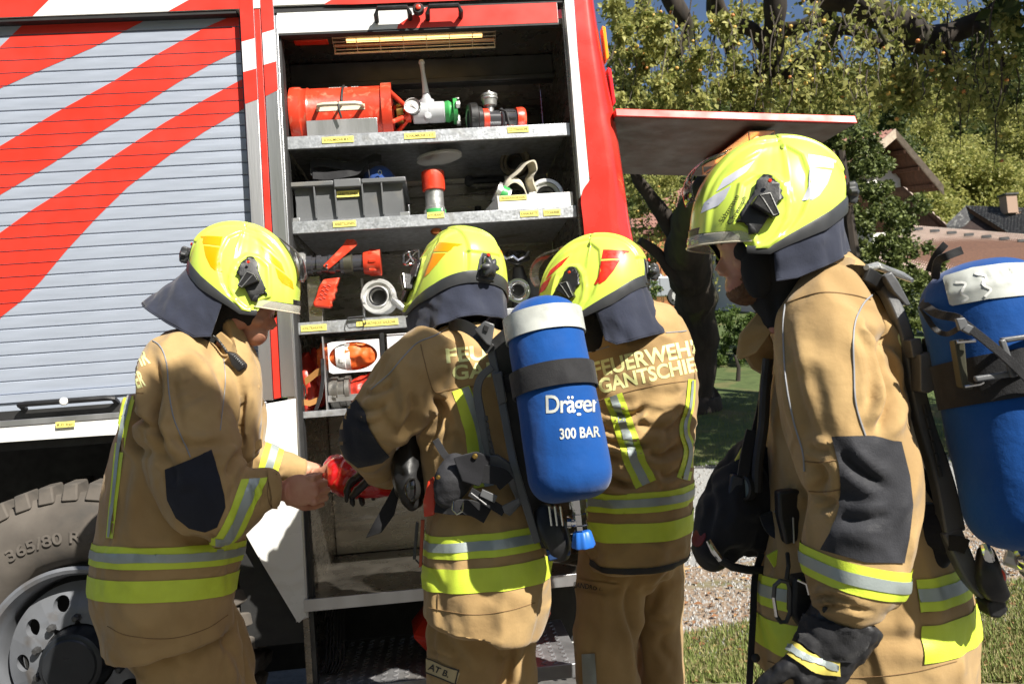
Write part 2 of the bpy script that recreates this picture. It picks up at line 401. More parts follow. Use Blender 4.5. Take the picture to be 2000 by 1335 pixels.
M_patch = weave('black_grip_fabric', (.035, .036, .042), rough=.6, s=520, st=.9, var=.3, vs=20)
M_pipe = mat('grey_piping', (.25, .26, .28), .5)
M_thread = mat('seam_thread', (.2, .12, .05), .8)
M_helm = mat('fluorescent_helmet_shell', (.62, .78, .10), .32, var=.03, vs=3, coat=.3)
M_skin = mat('skin', (.5, .26, .17), .5, var=.25, vs=16, col2=(.42, .17, .11), bump=.35, bs=170, spec=.4)
M_beard = mat('beard', (.16, .08, .035), .85, var=.4, vs=90, bump=1, bs=500)
M_blue = weave('blue_cylinder_cover', (.005, .065, .27), s=600, var=.2, vs=6, rough=.75, crease=.08)
M_web = weave('black_webbing', (.022, .022, .024), s=450, st=.9, rough=.7)
M_refl = mat('white_reflective_vinyl', (.55, .57, .53), .3, var=.3, vs=22)
def label(parent, text, c, wd, ht, ux, uz, out, name='label_plate'):
    """yellow label plate (part) with printed text (sub-part)"""
    c = Vector(c); ux = Vector(ux).normalized(); uz = Vector(uz).normalized(); out = Vector(out).normalized()
    m = MB(); m.prism([c-ux*wd/2-uz*ht/2, c+ux*wd/2-uz*ht/2, c+ux*wd/2+uz*ht/2, c-ux*wd/2+uz*ht/2], out*.0012)
    o = m.build(name, M_ylabel, parent)
    textflat(text, c-ux*wd*.44-uz*ht*.22+out*.0018, ux*wd*.88, uz*ht*.44, 'print', M_ltext, o, bold=.01)
    return o
# ================================================================ fire engine
X0 = V(1, 0, 0); Z0 = V(0, 0, 1); IN = V(0, 1, 0); OUT = V(0, -1, 0)
FE = thing('fire_engine', 'red and white fire engine side with one roller shutter open on its equipment shelves', 'fire engine', V(-.8, 1.2, 0))
def XY(px, py): return AY(px, py, 0)
def plate(name, poly, m, y0=0.0, th=.02, bev=.0015, parent=None, **k):
    mb = MB(); mb.prism([AY(x, y, y0) for x, y in poly], IN*th); return mb.build(name, m, parent or FE, bevel=bev, **k)
def clip_rect(poly, z0, z1, x0, x1):
    for ax, lim, sg in ((1, z0, 1), (1, z1, -1), (0, x0, 1), (0, x1, -1)):
        out = []
        for i in range(len(poly)):
            a, b = poly[i-1], poly[i]; ia, ib = (a[ax]-lim)*sg >= 0, (b[ax]-lim)*sg >= 0
            if ia != ib: t = (lim-a[ax])/(b[ax]-a[ax]); out.append((a[0]+(b[0]-a[0])*t, a[1]+(b[1]-a[1])*t))
            if ib: out.append(b)
        poly = out
        if not poly: return []
    return poly
def flatfoil(name, poly2, y, m, parent, th=.0008):
    if len(poly2) < 3: return
    bm = bmesh.new(); vs = []
    for x, z in poly2:
        if not vs or (vs[-1].co-V(x, y, z)).length > 1e-5: vs.append(bm.verts.new((x, y, z)))
    if len(vs) < 3: bm.free(); return
    f = bm.faces.new(vs); bm.normal_update(); bmesh.ops.triangulate(bm, faces=[f])
    r = bmesh.ops.extrude_face_region(bm, geom=bm.faces[:])
    for v in [q for q in r['geom'] if isinstance(q, bmesh.types.BMVert)]: v.co.y -= th
    bmesh.ops.recalc_face_normals(bm, faces=bm.faces)
    me = bpy.data.meshes.new(name); bm.to_mesh(me); bm.free(); me.materials.append(m)
    o = bpy.data.objects.new(name, me); COL.objects.link(o); fin(o, parent); return o
# --- roller shutter: one slat at a time, stripe foil cut slat by slat
SHY = .035
def w2(pts, y=SHY): return [(AY(a, b, y).x, AY(a, b, y).z) for a, b in pts]
S1 = [(-160, 150), (0, 93), (50, 44), (80, 20), (330, 10), (275, 45), (250, 58), (180, 94), (85, 135), (0, 173), (-160, 290)]
S2 = [(-160, 420), (0, 286), (110, 220), (220, 160), (310, 105), (400, 55), (450, 33), (500, 10), (520, 75), (470, 98), (420, 121), (350, 160), (270, 211), (190, 262), (100, 321), (0, 381), (-160, 520)]
S3 = [(-160, 620), (0, 455), (60, 412), (130, 368), (230, 300), (320, 241), (400, 195), (470, 157), (500, 143), (500, 200), (470, 216), (400, 257), (330, 304), (250, 365), (190, 424), (130, 489), (80, 549), (40, 589), (3, 618), (-30, 680), (-70, 780), (-160, 780)]
xs0, xs1 = AY(-170, 400, SHY).x, AY(488, 400, SHY).x
zt, zb = AY(0, 46, SHY).z, AY(200, 757, SHY).z
N = 29; ph = (zt-zb)/N
SH = MB(); SH.span((xs0, SHY+.02, zb-.06), (xs1+.03, SHY+.03, zt+.08))
SHo = SH.build('roller_shutter', M_alu2, FE)
S2w = [w2(s) for s in (S1, S2, S3)]
sm = MB(); h = ph
sm.prism([(xs0, SHY+.012, 0), (xs0, SHY+.002, .001), (xs0, SHY, .003), (xs0, SHY-.0004, h*.5), (xs0, SHY, h-.004), (xs0, SHY+.003, h-.0012), (xs0, SHY+.012, h-.001)], (xs1-xs0, 0, 0))
slat_me = None
for i in range(N):
    if slat_me is None: o = sm.build('slat', M_alu, SHo); slat_me = o.data
    else: o = bpy.data.objects.new('slat', slat_me); COL.objects.link(o); o.parent = SHo
    z0 = zb+i*ph; o.location = (0, 0, z0)
for i in range(N):
    z0 = zb+i*ph
    for s in S2w:
        flatfoil('red_stripe', clip_rect(s, z0+.0014, z0+ph-.0022, xs0, xs1), SHY-.0012, M_redfoil, SHo, .0005)
# bottom bar of the shutter with its handle
zb2 = AY(200, 818, SHY).z
m = MB(); m.span((xs0, SHY-.012, zb-.028), (xs1, SHY+.015, zb-.001)); m.span((xs0, SHY-.004, zb2), (xs1, SHY+.015, zb-.029))
bar = m.build('bottom_bar', M_alu, SHo, bevel=.002)
hp = AY(40, 790, 0); hq = AY(222, 780, 0)
m = MB(); hz = (hp.z+hq.z)/2
m.tube([(hp.x, SHY-.005, hz-.012), (hp.x, SHY-.04, hz+.002), (hp.x+.02, SHY-.045, hz+.004), (hq.x-.02, SHY-.045, hz+.004), (hq.x, SHY-.04, hz+.002), (hq.x, SHY-.005, hz-.012)], .0095, 8)
hd = m.build('shutter_handle', M_black, SHo, smooth=True)
m = MB(); m.lathe((AY(130, 786, 0).x, SHY-.05, hz+.003), OUT, [(0, .013), (.008, .013), (.011, .009)], 16); m.build('handle_button', M_white, SHo, smooth=True)
# --- upper beam with stripes
zB = XY(250, 27).z; xR = XY(1112, 4).x
m = MB(); m.span((xs0, -.004, zB), (XY(529, 10).x, .10, zB+.5)); m.span((XY(529, 10).x+.0005, -.004, XY(540, 15).z+.004), (xR, .10, zB+.5))
m.build('upper_beam', M_white, FE, bevel=.002)
for q in ([(-170, 60), (-170, -60), (150, -60), (98, 0), (65, 33), (60, 60)], [(300, 40), (372, 0), (470, -60), (520, -60), (478, 0), (470, 22), (470, 40)], [(633, 10), (653, -2), (700, -60), (1112, -60), (1112, 12)]):
    flatfoil('red_stripe', clip_rect([(XY(a, b).x, XY(a, b).z) for a, b in q], zB+.001, zB+.45, xs0, xR), -.0045, M_redfoil, FE)
m = MB(); m.span((xs0, .0, zB-.012), (xs1, .05, zB-.0005)); m.build('rubber_seal', M_rubber, FE)
# --- door posts (white/aluminium, with stripes), red middle strip
def post(name, a0, a1, b0, b1, m_, y0, th, bev=.002):
    # a: top px pair at y=ya ; b: bottom px pair
    return plate(name, [a0, a1, b1, b0], m_, y0, th, bev)
P1o = post('door_post', (466, -20), (493.5, -20), (509, 782), (533, 781), M_alu2, -.006, .06)
P2o = post('door_post', (507, -20), (532, -20), (549.5, 775), (577, 774), M_alu2, -.006, .05)
post('red_trim_strip', (494.5, -20), (506, -20), (534.5, 779), (548.5, 776), M_redfoil, -.001, .05)
def lerpx(l0, l1, y, ya=-20, yb=780): return l0+(l1-l0)*(y-ya)/(yb-ya)
for par, l, r_, segs, y in ((P1o, (466.5, 509.5), (493, 532.5), ((-20, 82, 75, M_redfoil), (82, 141, 134, M_whitefoil), (141, 203, 194, M_redfoil)), -.0065),
                            (P2o, (507.5, 550), (531.5, 576.5), ((-20, 65, 58, M_redfoil), (65, 127, 120, M_whitefoil), (127, 188, 176, M_redfoil)), -.0065)):
    pa, pb = -20, -20
    for a, b, c, mm in segs:
        q = [(lerpx(*l, pa), pa), (lerpx(*r_, pb), pb), (lerpx(*r_, c), c), (lerpx(*l, b), b)]
        flatfoil('stripe_foil', [(AY(u, v, y).x, AY(u, v, y).z) for u, v in q], y, mm, par, .0006); pa, pb = b, c
# --- inner aluminium edge profile of the opening (full height)
plate('edge_profile', [(533, 30), (541, 30), (603, 1205), (578, 1215)], M_alu2, -.001, .03)
plate('black_seal', [(541.5, 60), (548, 60), (612, 1180), (603.5, 1200)], M_rubber, .012, .05, 0)
# --- lower white body panels
plate('side_skirt', [(-170, 848), (509, 794), (509, 838), (205, 850), (-170, 876)], M_white, -.004, .03)
plate('skirt_rail', [(-170, 834), (520, 783.5), (520, 793.5), (-170, 847)], M_alu2, -.008, .03)
plate('corner_panel', [(497, 792), (577, 778), (581, 880), (598, 1202), (584, 1216), (578, 1210), (500, 1080), (455, 1000), (455, 900), (500, 838)], M_white, -.003, .03)
# --- wheel arch interior and underbody
zA = XY(100, 868).z
m = MB(); m.span((xs0-1.5, .03, zA-.01), (XY(455, 1000).x, .9, zA+.12)); m.span((XY(455, 1000).x, .03, .55), (XY(585, 1000).x, .9, zA)); m.span((xs0-1.5, .88, .2), (.3, .92, zA+.1))
m.build('wheel_arch', M_rubber, FE)
# --- opening interior
xl, xr = XY(546, 300).x, XY(1122, 300).x
DEP = .72
zc = XY(800, 60).z; zf = XY(700, 1160).z
m = MB(); m.span((xl-.02, .012, zf-.3), (xl, DEP, zc+.1)); m.build('compartment_side', M_steel, FE)
m = MB(); m.span((xr, .03, zf), (xr+.02, DEP, zc+.1)); m.build('compartment_side', M_steel, FE)
m = MB(); m.span((xl, DEP, zf), (xr, DEP+.02, zc+.1))
for zz in (.18, .42): m.span((xl, DEP-.02, zc-zz), (xr, DEP, zc-zz+.05))
m.build('back_wall', M_steel, FE, bevel=.004)
m = MB(); m.span((xl, .06, zc+.03), (xr, DEP, zc+.05)); m.build('compartment_ceiling', M_steel, FE)
m = MB(); m.span((xl, .32, zc-.075), (xr, .36, zc+.028)); m.span((xl, .30, zc-.075), (xr, .32, zc-.055)); m.build('cross_beam', M_dsteel, FE, bevel=.003)
m = MB(); m.span((xl-.01, -.005, zf-.035), (XY(860, 1150).x, DEP, zf)); flo = m.build('compartment_floor', M_steel, FE, bevel=.003)
m = MB(); m.span((XY(860, 1150).x+.001, -.005, zf-.035), (xr, DEP, zf)); m.build('compartment_floor', M_steel, FE, bevel=.003)
m = MB(); m.span((xl-.01, -.012, zf-.038), (xr-.05, -.006, zf+.002)); m.build('floor_edge', M_alu2, FE, bevel=.001)
# --- shelves
def shelf(pa, pb, pc, name='shelf', x1=None):
    a, b, c = XY(*pa), XY(*pb), XY(*pc); zt_ = (AY(*pa, .03).z+AY(*pb, .03).z)/2; zb_ = AY(*pc, .03).z
    X1 = x1 if x1 else xr-.004
    m = MB(); m.span((xl+.004, .03, zb_), (X1, .034, zt_)); m.span((xl+.004, .0345, zt_-.008), (X1, DEP-.03, zt_-.005)); m.span((xl+.004, .0345, zb_), (X1, .05, zb_+.004))
    o = m.build(name, M_galv, FE, bevel=.0012); return o, zt_-.005, zb_, zt_
s1, z1, z1b, z1t = shelf((548, 269), (1088, 240), (560, 292))
s2, z2, z2b, z2t = shelf((553, 431), (1110, 405), (565, 457))
s3, z3, z3b, z3t = shelf((566, 629), (825, 616), (580, 654))
s4, z4, z4b, z4t = shelf((580, 803), (670, 799), (590, 817))
for sh, px, py, txt, wd in ((s1, 660, 273, 'SCHAUMROHR M 4/75', .108), (s1, 820, 265, 'SCHAUMROHR S 4/15', .108), (s1, 1012, 253, 'C/D STRAHLROHR', .075), (s2, 673, 437, 'ARBEITSLEINEN', .078), (s2, 851, 420, 'HYDRANT', .058),
                        (s2, 1034, 417, 'KANALRATTE', .065), (s2, 1078, 415, 'STÖCKBURNER', .06), (s3, 613, 640, 'HOHLSTRAHLROHR C', .086), (s3, 737, 630, 'D - MEHRZWECKSTAHLROHR', .142), (s3, 832, 625, 'ÜBERGANG', .06)):
    c = AY(px, py, .03); label(sh, txt, (c.x, .0285, c.z), wd, .021, X0, Z0, OUT)
# divider box compartments between shelf 3 and 4
def wx(px, py, y=.04): return AY(px, py, y).x
m = MB(); xd = wx(635, 740); m.span((xd-.002, .04, z4), (xd+.002, DEP-.1, z3b-.01)); m.build('shelf_divider', M_alu2, FE)
m = MB(); zz = AY(700, 768, .04).z; xe = wx(745, 700)
m.span((xd+.004, .05, zz-.004), (xe+.3, DEP-.1, zz)); m.span((xd+.004, .05, zz-.022), (xe+.3, .054, zz-.0045)); m.build('inner_shelf', M_alu2, FE)
# white tray face with an oval cut-out, through which the rolled hose looks
def ovalplate(name, x0, x1, z0, z1, cx, cz, rx, rz, y, th, mm, lip=0):
    n = 48; m = MB(); vs = []
    for k in range(n):
        a = 2*math.pi*k/n; c, s_ = math.cos(a), math.sin(a)
        t = min((x1-cx)/c if c > 1e-6 else ((x0-cx)/c if c < -1e-6 else 9), (z1-cz)/s_ if s_ > 1e-6 else ((z0-cz)/s_ if s_ < -1e-6 else 9))
        vs += [V(cx+rx*c, y, cz+rz*s_), V(cx+t*c, y, cz+t*s_), V(cx+rx*c, y+th, cz+rz*s_), V(cx+t*c, y+th, cz+t*s_)]
    fs = []
    for k in range(n):
        a, b = 4*k, 4*((k+1) % n); fs += [(a, b, b+1, a+1), (a+2, a+3, b+3, b+2), (a, a+2, b+2, b), (a+1, b+1, b+3, a+3)]
    m.add(vs, fs); return m.build(name, mm, FE, bevel=0)
tc = AY(690, 695, .045)
ovalplate('tray_front', tc.x-.085, wx(743, 700), AY(700, 726, .045).z, AY(700, 664, .045).z, tc.x, tc.z, .082, .049, .045, .004, M_whitefoil)
m = MB(); a_ = AY(755, 657, .045); b_ = AY(870, 740, .045); m.span((a_.x, .045, b_.z), (b_.x, .049, a_.z)); m.span((a_.x, .045, a_.z+.004), (b_.x, .09, a_.z+.008)); m.build('tray_front', M_whitefoil, FE, bevel=.002)
m = MB(); m.span((wx(744, 700)+.001, .04, z3b-.14), (wx(753, 700), .043, z3b-.012)); m.build('tray_strap', M_black, FE)
# --- open shutter's bottom bar at the head of the opening, with its handle
zr0, zr1 = XY(540, 66).z, XY(540, 25).z
m = MB(); m.span((XY(541, 40).x, .002, zr0), (XY(1090, 30).x, .03, zr1)); lb = m.build('open_shutter_bar', M_white, FE, bevel=.002)
flatfoil('red_stripe', clip_rect([(XY(a, b).x, XY(a, b).z) for a, b in ((768, 80), (778, 48), (800, 33), (840, 10), (860, -5), (1100, -20), (1100, 80))], zr0+.001, zr1-.001, XY(540, 40).x, XY(1089, 30).x), .0012, M_redfoil, lb)
m = MB(); m.span((XY(533, 20).x, .004, zr1+.001), (xR, .06, zr1+.022)); m.span((XY(541, 40).x, .0, zr0-.007), (XY(1090, 30).x, .03, zr0-.0005)); m.build('rubber_seal', M_rubber, FE)
hx0, hx1 = XY(735, 25).x, XY(899, 20).x; hz = XY(815, 27).z
for a, b in ((hx0, hx0+.115), (hx1-.115, hx1)):
    m = MB(); m.tube([(a, .0, hz-.022), (a, -.035, hz-.016), (a+.008, -.042, hz+.004), (b-.008, -.042, hz+.004), (b, -.035, hz-.012), (b, -.0, hz-.018)], .0085, 8)
    m.build('shutter_handle', M_black, lb, smooth=True)
m = MB(); m.lathe(((hx0+hx1)/2, -.02, hz+.002), OUT, [(0, .02), (.014, .02), (.02, .016)], 16); m.build('handle_lock', M_black, lb, smooth=True)
m = MB(); m.lathe(((hx0+hx1)/2, -.041, hz+.003), OUT, [(0, .009), (.004, .009), (.006, .006)], 14); m.build('handle_button', M_itemred, lb, smooth=True)
# --- lamp with wire grille under the head of the opening
M_tube = mat('warm_lamp_tube', (1, .85, .5), .5, emis=(1, .62, .22), es=1.6)
M_ivory = mat('ivory_enamel', (.72, .6, .42), .45)
def grille_lamp(o, ux, uy, L, W, parent, out):
    """lamp housing, tube and wire grille; o = corner, ux along, uy across, out = away from the housing"""
    o = Vector(o); ux = Vector(ux).normalized(); uy = Vector(uy).normalized(); out = Vector(out).normalized()
    c = lambda a, b, h: o+ux*a+uy*b+out*h
    m = MB(); m.prism([c(0, 0, 0), c(L, 0, 0), c(L, W, 0), c(0, W, 0)], out*.004); hs = m.build('lamp_housing', mat('lamp_reflector', (.75, .4, .22), .35, metal=.7), parent)
    m = MB(); m.tube([c(L*.08, W*.5, .018), c(L*.92, W*.5, .018)], .009, 10); m.build('lamp_tube', M_tube, hs, smooth=True)
    m = MB(); m.tube([c(0, 0, .036), c(L, 0, .036), c(L, W, .036), c(0, W, .036)], .0035, 6, closed=True)
    for k in range(1, 7): m.tube([c(L*k/7, 0, .036), c(L*k/7, W, .036)], .0016, 5)
    for k in (1, 2, 3, 4): m.tube([c(0, W*k/5, .038), c(L, W*k/5, .038)], .0014, 5)
    for a in (0, L):
        for b in (0, W): m.tube([c(a, b, .002), c(a, b, .036)], .0025, 5)
    m.build('wire_grille', M_ivory, hs, smooth=True)
gl = AY(650, 92, .1)
grille_lamp((gl.x, .10, AY(820, 48, .1).z+.002), (1, 0, 0), (0, .62, -.35), .585, .085, FE, (0, -.45, -.8))
m = MB(); p_ = AY(590, 72, .12); m.span((p_.x-.03, .11, p_.z-.02), (p_.x+.09, .15, p_.z+.02)); m.build('lamp_bracket', M_itemred, FE, bevel=.002)
# --- rear corner pillar
plate('white_stripe_panel', [(1098, -40), (1118, -40), (1128, 100), (1139, 220), (1150, 340), (1151, 352), (1134, 384), (1127, 300), (1113, 120), (1105, 30)], M_white, -.004, .04)
cl = [(1118.5, -40), (1128.5, 100), (1139.5, 220), (1150.5, 340), (1151.5, 352), (1134.5, 385), (1142, 470), (1165, 800), (1190, 1090)]
cr = [(1160, -40), (1175, 60), (1192, 150), (1206, 220), (1222, 330), (1236, 430), (1247, 500), (1275, 800), (1290, 1090)]
m = MB(); k = 9
def rowp(l, r_, nn=9):
    a, b = XY(*l), XY(*r_); o = []
    for i in range(nn):
        t = i/(nn-1); p = a.lerp(b, t); p.y = -.004+.055*max(0, (t-.55)/.45)**2; o.append(p)
    o.append(V(b.x+.012, .12, b.z)); o.append(V(b.x+.014, 1.2, b.z)); return o
lv = catm([(*a, *b) for a, b in zip(cl, cr)], 4); rows = [rowp(q[:2], q[2:]) for q in lv]
n_ = len(rows[0]); m.add([p for r_ in rows for p in r_], [(i*n_+j, i*n_+j+1, (i+1)*n_+j+1, (i+1)*n_+j) for i in range(len(rows)-1) for j in range(n_-1)])
m.build('rear_corner_panel', M_red, FE, smooth=True, auto=0)
M_amber = mat('amber_lens', (.9, .35, .02), .2, coat=.5); M_rlens = mat('red_lens', (.6, .02, .03), .2, coat=.5)
for nm, q, mm in (('marker_light', [(1176, 50), (1183, 52), (1190, 112), (1184, 118)], M_amber), ('tail_light', [(1187, 130), (1194, 134), (1203, 200), (1197, 206)], M_rlens)):
    mb = MB(); mb.prism([AY(a, b, .07) for a, b in q], IN*.05); mb.build(nm, mm, FE, bevel=.003)
# --- raised rear flap, seen from below, with its lamp
fz = XY(1205, 229).z; fx0, fx1 = XY(1200, 229).x+.004, XY(1668, 243).x
fz2 = XY(1668, 243).z; print('flap', fz, fz2)
m = MB(); yb_ = .74
m.hexa([V(fx0, 0, fz), V(fx1, 0, fz2), V(fx1-.05, yb_, fz2), V(fx0, yb_, fz), V(fx0, 0, fz+.004), V(fx1, 0, fz2+.004), V(fx1-.05, yb_, fz2+.004), V(fx0, yb_, fz+.004)])
fl = m.build('rear_flap', mat('grey_flap_lining', (.11, .105, .095), .5, metal=.3, var=.2, vs=4, bump=.2, bs=90), FE)
m = MB(); q = .03
m.hexa([V(fx0, -.012, fz+.001), V(fx1+.008, -.012, fz2+.001), V(fx1+.008, -.001, fz2+.001), V(fx0, -.001, fz+.001), V(fx0, -.006, fz+q), V(fx1+.004, -.006, fz2+q), V(fx1+.004, -.001, fz2+q), V(fx0, -.001, fz+q)])
m.hexa([V(fx0, .0, fz+.005), V(fx1, 0, fz2+.005), V(fx1-.05, yb_, fz2+.005), V(fx0, yb_, fz+.005), V(fx0, .0, fz+q), V(fx1, 0, fz2+q), V(fx1-.05, yb_, fz2+q), V(fx0, yb_, fz+q)])
m.build('flap_edge', M_redfoil, fl, bevel=.003)
zl = fz+(fz2-fz)*.68-.012; gb = AZ(1372, 324, zl); ga = AZ(1462, 256, zl)
gx = V(gb.x-ga.x, gb.y-ga.y, 0)
grille_lamp(ga, gx, V(-gx.y, gx.x, 0)*-1, gx.length*1.0, .10, fl, (0, 0, -1))
# --- fold-out step below the opening
M_tread = mat('ribbed_step_metal', (.36, .36, .37), .42, metal=.6, var=.3, vs=10, dirt=(.25, .21, .16), ds=5)
zs = XY(1100, 1292).z
sx0, sx1 = XY(598, 1345).x, XY(1135, 1290).x
m = MB(); m.span((sx0, -.02, zs-.03), (sx1, .5, zs)); m.span((sx0, -.03, zs-.045), (sx1, -.0205, zs+.002)); st = m.build('folding_step', M_tread, FE, bevel=.002)
m = MB()
for i in range(26):
    for j in range(22):
        x, y = sx0+.02+i*.0385, .0+j*.022
        if x > sx1-.02: continue
        a = R(45 if (i+j) % 2 else -45); m.box((x, y, zs+.0012), (.022, .004, .0024), rot=Matrix.Rotation(a, 3, 'Z'))
td = m.build('tread_ribs', M_tread, st); td['kind'] = 'stuff'
m = MB(); m.span((sx0+.02, .02, zs), (sx0+.035, .05, zf-.04)); m.build('step_bracket', M_dsteel, st)
m = MB(); m.span((sx1-.3, .3, zs-.03), (sx1-.28, .34, zf-.04)); m.build('step_bracket', M_dsteel, st)
for k in range(6):
    m = MB(); m.tube([(xl+.04+.01*k, .2+.01*k, zf-.04), (xl+.03+.012*k, .12, (zf+zs)/2-.1), (xl+.02+.01*k, .1, zs+.01)], .003, 5); m.build('bracket_cable', M_black, FE, smooth=True)
m = MB(); m.tube([AY(812, 1092, -.03), AY(850, 1135, -.05)], .003, 6); m.build('bracket_cable', M_black, FE, smooth=True)
# --- under-floor frame
m = MB(); m.span((xl, .55, .3), (xr, .6, zf-.04)); m.span((-2.4, 1.1, .5), (.35, 1.25, .72)); m.build('chassis', M_rubber, FE)
m = MB(); m.span((-3.4, .95, zA+.14), (.42, 1.1, 3.1)); m.build('body_core', M_red, FE)
m = MB(); m.span((xs0-.4, .07, zA+.13), (xl-.03, .1, 2.5)); m.build('body_core', M_dsteel, FE)
# --- wheel
wc = AY(150, 1290, .02); wr = .575; ww = .30
M_tyre = mat('dusty_tyre_rubber', (.115, .10, .085), .88, var=.4, vs=5, bump=.5, bs=30, dirt=(.045, .043, .04), ds=6)
M_rim = mat('silver_rim_paint', (.19, .20, .22), .45, metal=.3, var=.25, vs=6, dirt=(.12, .10, .08), ds=7)
wh = MB(); wo = V(wc.x, .02, wc.z)
wh.lathe(wo, IN, [(.04, .305), (.0, .33), (-.018, .37), (-.022, .43), (-.012, .49), (.012, .525), (.03, .54), (.27, .54), (.30, .5), (.30, .3)], 96, cap=False)
wheel = wh.build('wheel', M_tyre, FE, smooth=True)
# tyre is the wheel mesh; tread blocks are sub-parts
tb = MB(); 
def blk(a, side):
    c, s = math.cos(a), math.sin(a)
    return c, s
mb_ = MB(); nb = 44
mb_.hexa([V(-.027, -.004, .515), V(.027, -.004, .515), V(.024, .11, .535), V(-.030, .11, .535), V(-.022, .012, .572), V(.022, .012, .572), V(.018, .105, .578), V(-.026, .105, .578)])
blk_me = None
for k in range(nb):
    a = 2*math.pi*k/nb
    for sd in (0, 1):
        if blk_me is None: o = mb_.build('tread_block', M_tyre, wheel, bevel=.006); blk_me = o
        else:
            o = blk_me.copy(); COL.objects.link(o); o.parent = wheel
        o.matrix_basis = Matrix.Translation(wo+V(0, .15 if sd else 0, 0))@Matrix.Rotation(a+(.5*2*math.pi/nb if sd else 0), 4, 'Y')
m = MB(); m.lathe(wo, IN, [(.03, .30), (-.006, .305), (-.012, .295), (-.006, .283), (.03, .27), (.10, .262), (.20, .26)], 80, cap=False)
rim = m.build('rim', M_rim, wheel, smooth=True, auto=40)
# rim disc with round hand holes
m = MB(); nh = 10; ro, ri = .245, .115; rc, rh = .186, .028; seg = 12
vs, fs = [], []
for k in range(nh):
    a0 = 2*math.pi*k/nh; 
    cx, cz = rc*math.cos(a0), rc*math.sin(a0)
    for j in range(seg*2):
        b = 2*math.pi*j/(seg*2); hxp, hzp = cx+rh*math.cos(b+a0), cz+rh*math.sin(b+a0)
        # outer point on cell border (polar cell)
        ur, ut = math.cos(b), math.sin(b); half = math.pi/nh
        t1 = ((ro-rc)/ur if ur > 1e-6 else (rc-ri)/-ur if ur < -1e-6 else 9); t2 = (rc*half)/abs(ut) if abs(ut) > 1e-6 else 9; t = min(t1, t2)
        rr, aa = rc+ur*t, a0+(ut*t)/rc
        y1 = .07-.05*max(0, min(1, (ro-rr)/.09)); yh = .07-.05*max(0, min(1, (ro-math.hypot(hxp, hzp))/.09))
        vs += [wo+V(hxp, yh, hzp), wo+V(rr*math.cos(aa), y1, rr*math.sin(aa)), wo+V(hxp, yh+.03, hzp)]
    o0 = k*seg*6
    for j in range(seg*2):
        a, b = o0+3*j, o0+3*((j+1) % (seg*2)); fs += [(a, b, b+1, a+1), (a, a+2, b+2, b)]
m.add(vs, fs); m.build('rim_disc', M_rim, wheel, smooth=True, auto=50)
m = MB(); m.lathe(wo+V(0, .19, 0), IN, [(0, .0001), (0, .26)], 40, cap=False); m.build('brake_drum', M_rubber, wheel)
m = MB(); m.lathe(wo+V(0, .03, 0), OUT, [(0, .112), (.05, .105), (.075, .098), (.082, .085), (.084, .02)], 48); m.lathe(wo+V(0, .03, 0), OUT, [(.084, .085), (.088, .08), (.086, .03)], 40)
m.build('hub_cap', mat('dark_hub_paint', (.03, .033, .038), .35, metal=.4, var=.2, vs=8), wheel, smooth=True, auto=40)
for k in range(10):
    m = MB(); a = 2*math.pi*(k+.5)/10; m.lathe(wo+V(.135*math.cos(a), .022, .135*math.sin(a)), OUT, [(0, .013), (.02, .013), (.028, .008)], 6); m.build('wheel_nut', M_dsteel, wheel)
# raised sidewall size marking
def arc_text(s, rad, a_c, hh, name='sidewall_text'):
    bm = textbm(s, .02); L = len(s)*hh*.78
    for v in bm.verts:
        a = a_c-(v.co.x-.5)*L/rad; r_ = rad+v.co.y/.69*hh; yy = -.0225 if r_ < .46 else -.0225+(r_-.43)*.12
        v.co = wo+V(r_*math.cos(a), yy-.0035, r_*math.sin(a))
    me = bpy.data.meshes.new(name); bm.to_mesh(me); bm.free(); me.materials.append(mat('tyre_letter_rubber', (.12, .105, .09), .85, var=.3, vs=20)); o = bpy.data.objects.new(name, me); COL.objects.link(o); fin(o, wheel)
arc_text('365/80 R 20', .385, R(95), .036)
arc_text('XZL', .415, R(172), .03)
c = AY(130, 828, -.004); label(FE, '8,0 bar', (c.x, -.0125, c.z), .06, .018, X0, Z0, OUT)
# ================================================================ equipment on the shelves
def P(px, py, y): return AY(px, py, y)
def ringlugs(o, ax, r, parent, mm, n=2, name='coupling_lug', ref=None, th=.02):
    o = Vector(o); ax = Vector(ax).normalized(); A = ax.orthogonal().normalized(); B = ax.cross(A)
    for k in range(n):
        a = 2*math.pi*k/n+.6; u = A*math.cos(a)+B*math.sin(a); t = ax.cross(u); m = MB()
        m.prism([o+u*(r*.86)-t*.014, o+u*(r*1.08)-t*.01, o+u*(r*1.08)+t*.006, o+u*(r*.86)+t*.014], ax*th); m.build(name, mm, parent, bevel=.002)
# -- big red foam branch pipe
ya = .165; xa, xb = wx(566, 205, .1), wx(765, 200, .1); zc_ = z1+.112; r0 = .104
BR = thing('foam_branch_pipe', 'large red foam branch barrel with white handle and gauge lying on the top shelf', 'branch pipe', V((xa+xb)/2, ya, z1))
o = V(xa, ya, zc_)
L = xb-xa
m = MB(); m.lathe(o, X0, [(.0, r0-.012), (.0, r0+.004), (.012, r0+.006), (.035, r0+.005), (.04, r0), (.055, r0-.001), (.06, r0+.002), (.068, r0-.002), (L-.035, r0-.002), (L-.034, r0-.002), (L-.02, r0-.004)], 56, cap=False)
m.lathe(o, X0, [(.0, r0-.012), (.1, r0-.014), (.12, .01)], 40, cap=False); m.build('barrel', M_itemred, BR, smooth=True)
m = MB(); m.lathe(o+X0*(L-.036), X0, [(0, r0-.006), (0, r0+.007), (.036, r0+.007), (.036, r0-.012), (.0, r0-.014)], 56, cap=False); m.build('end_ring', M_itemred, BR, smooth=True)
tip = V(P(803, 200, ya).x, ya, zc_)
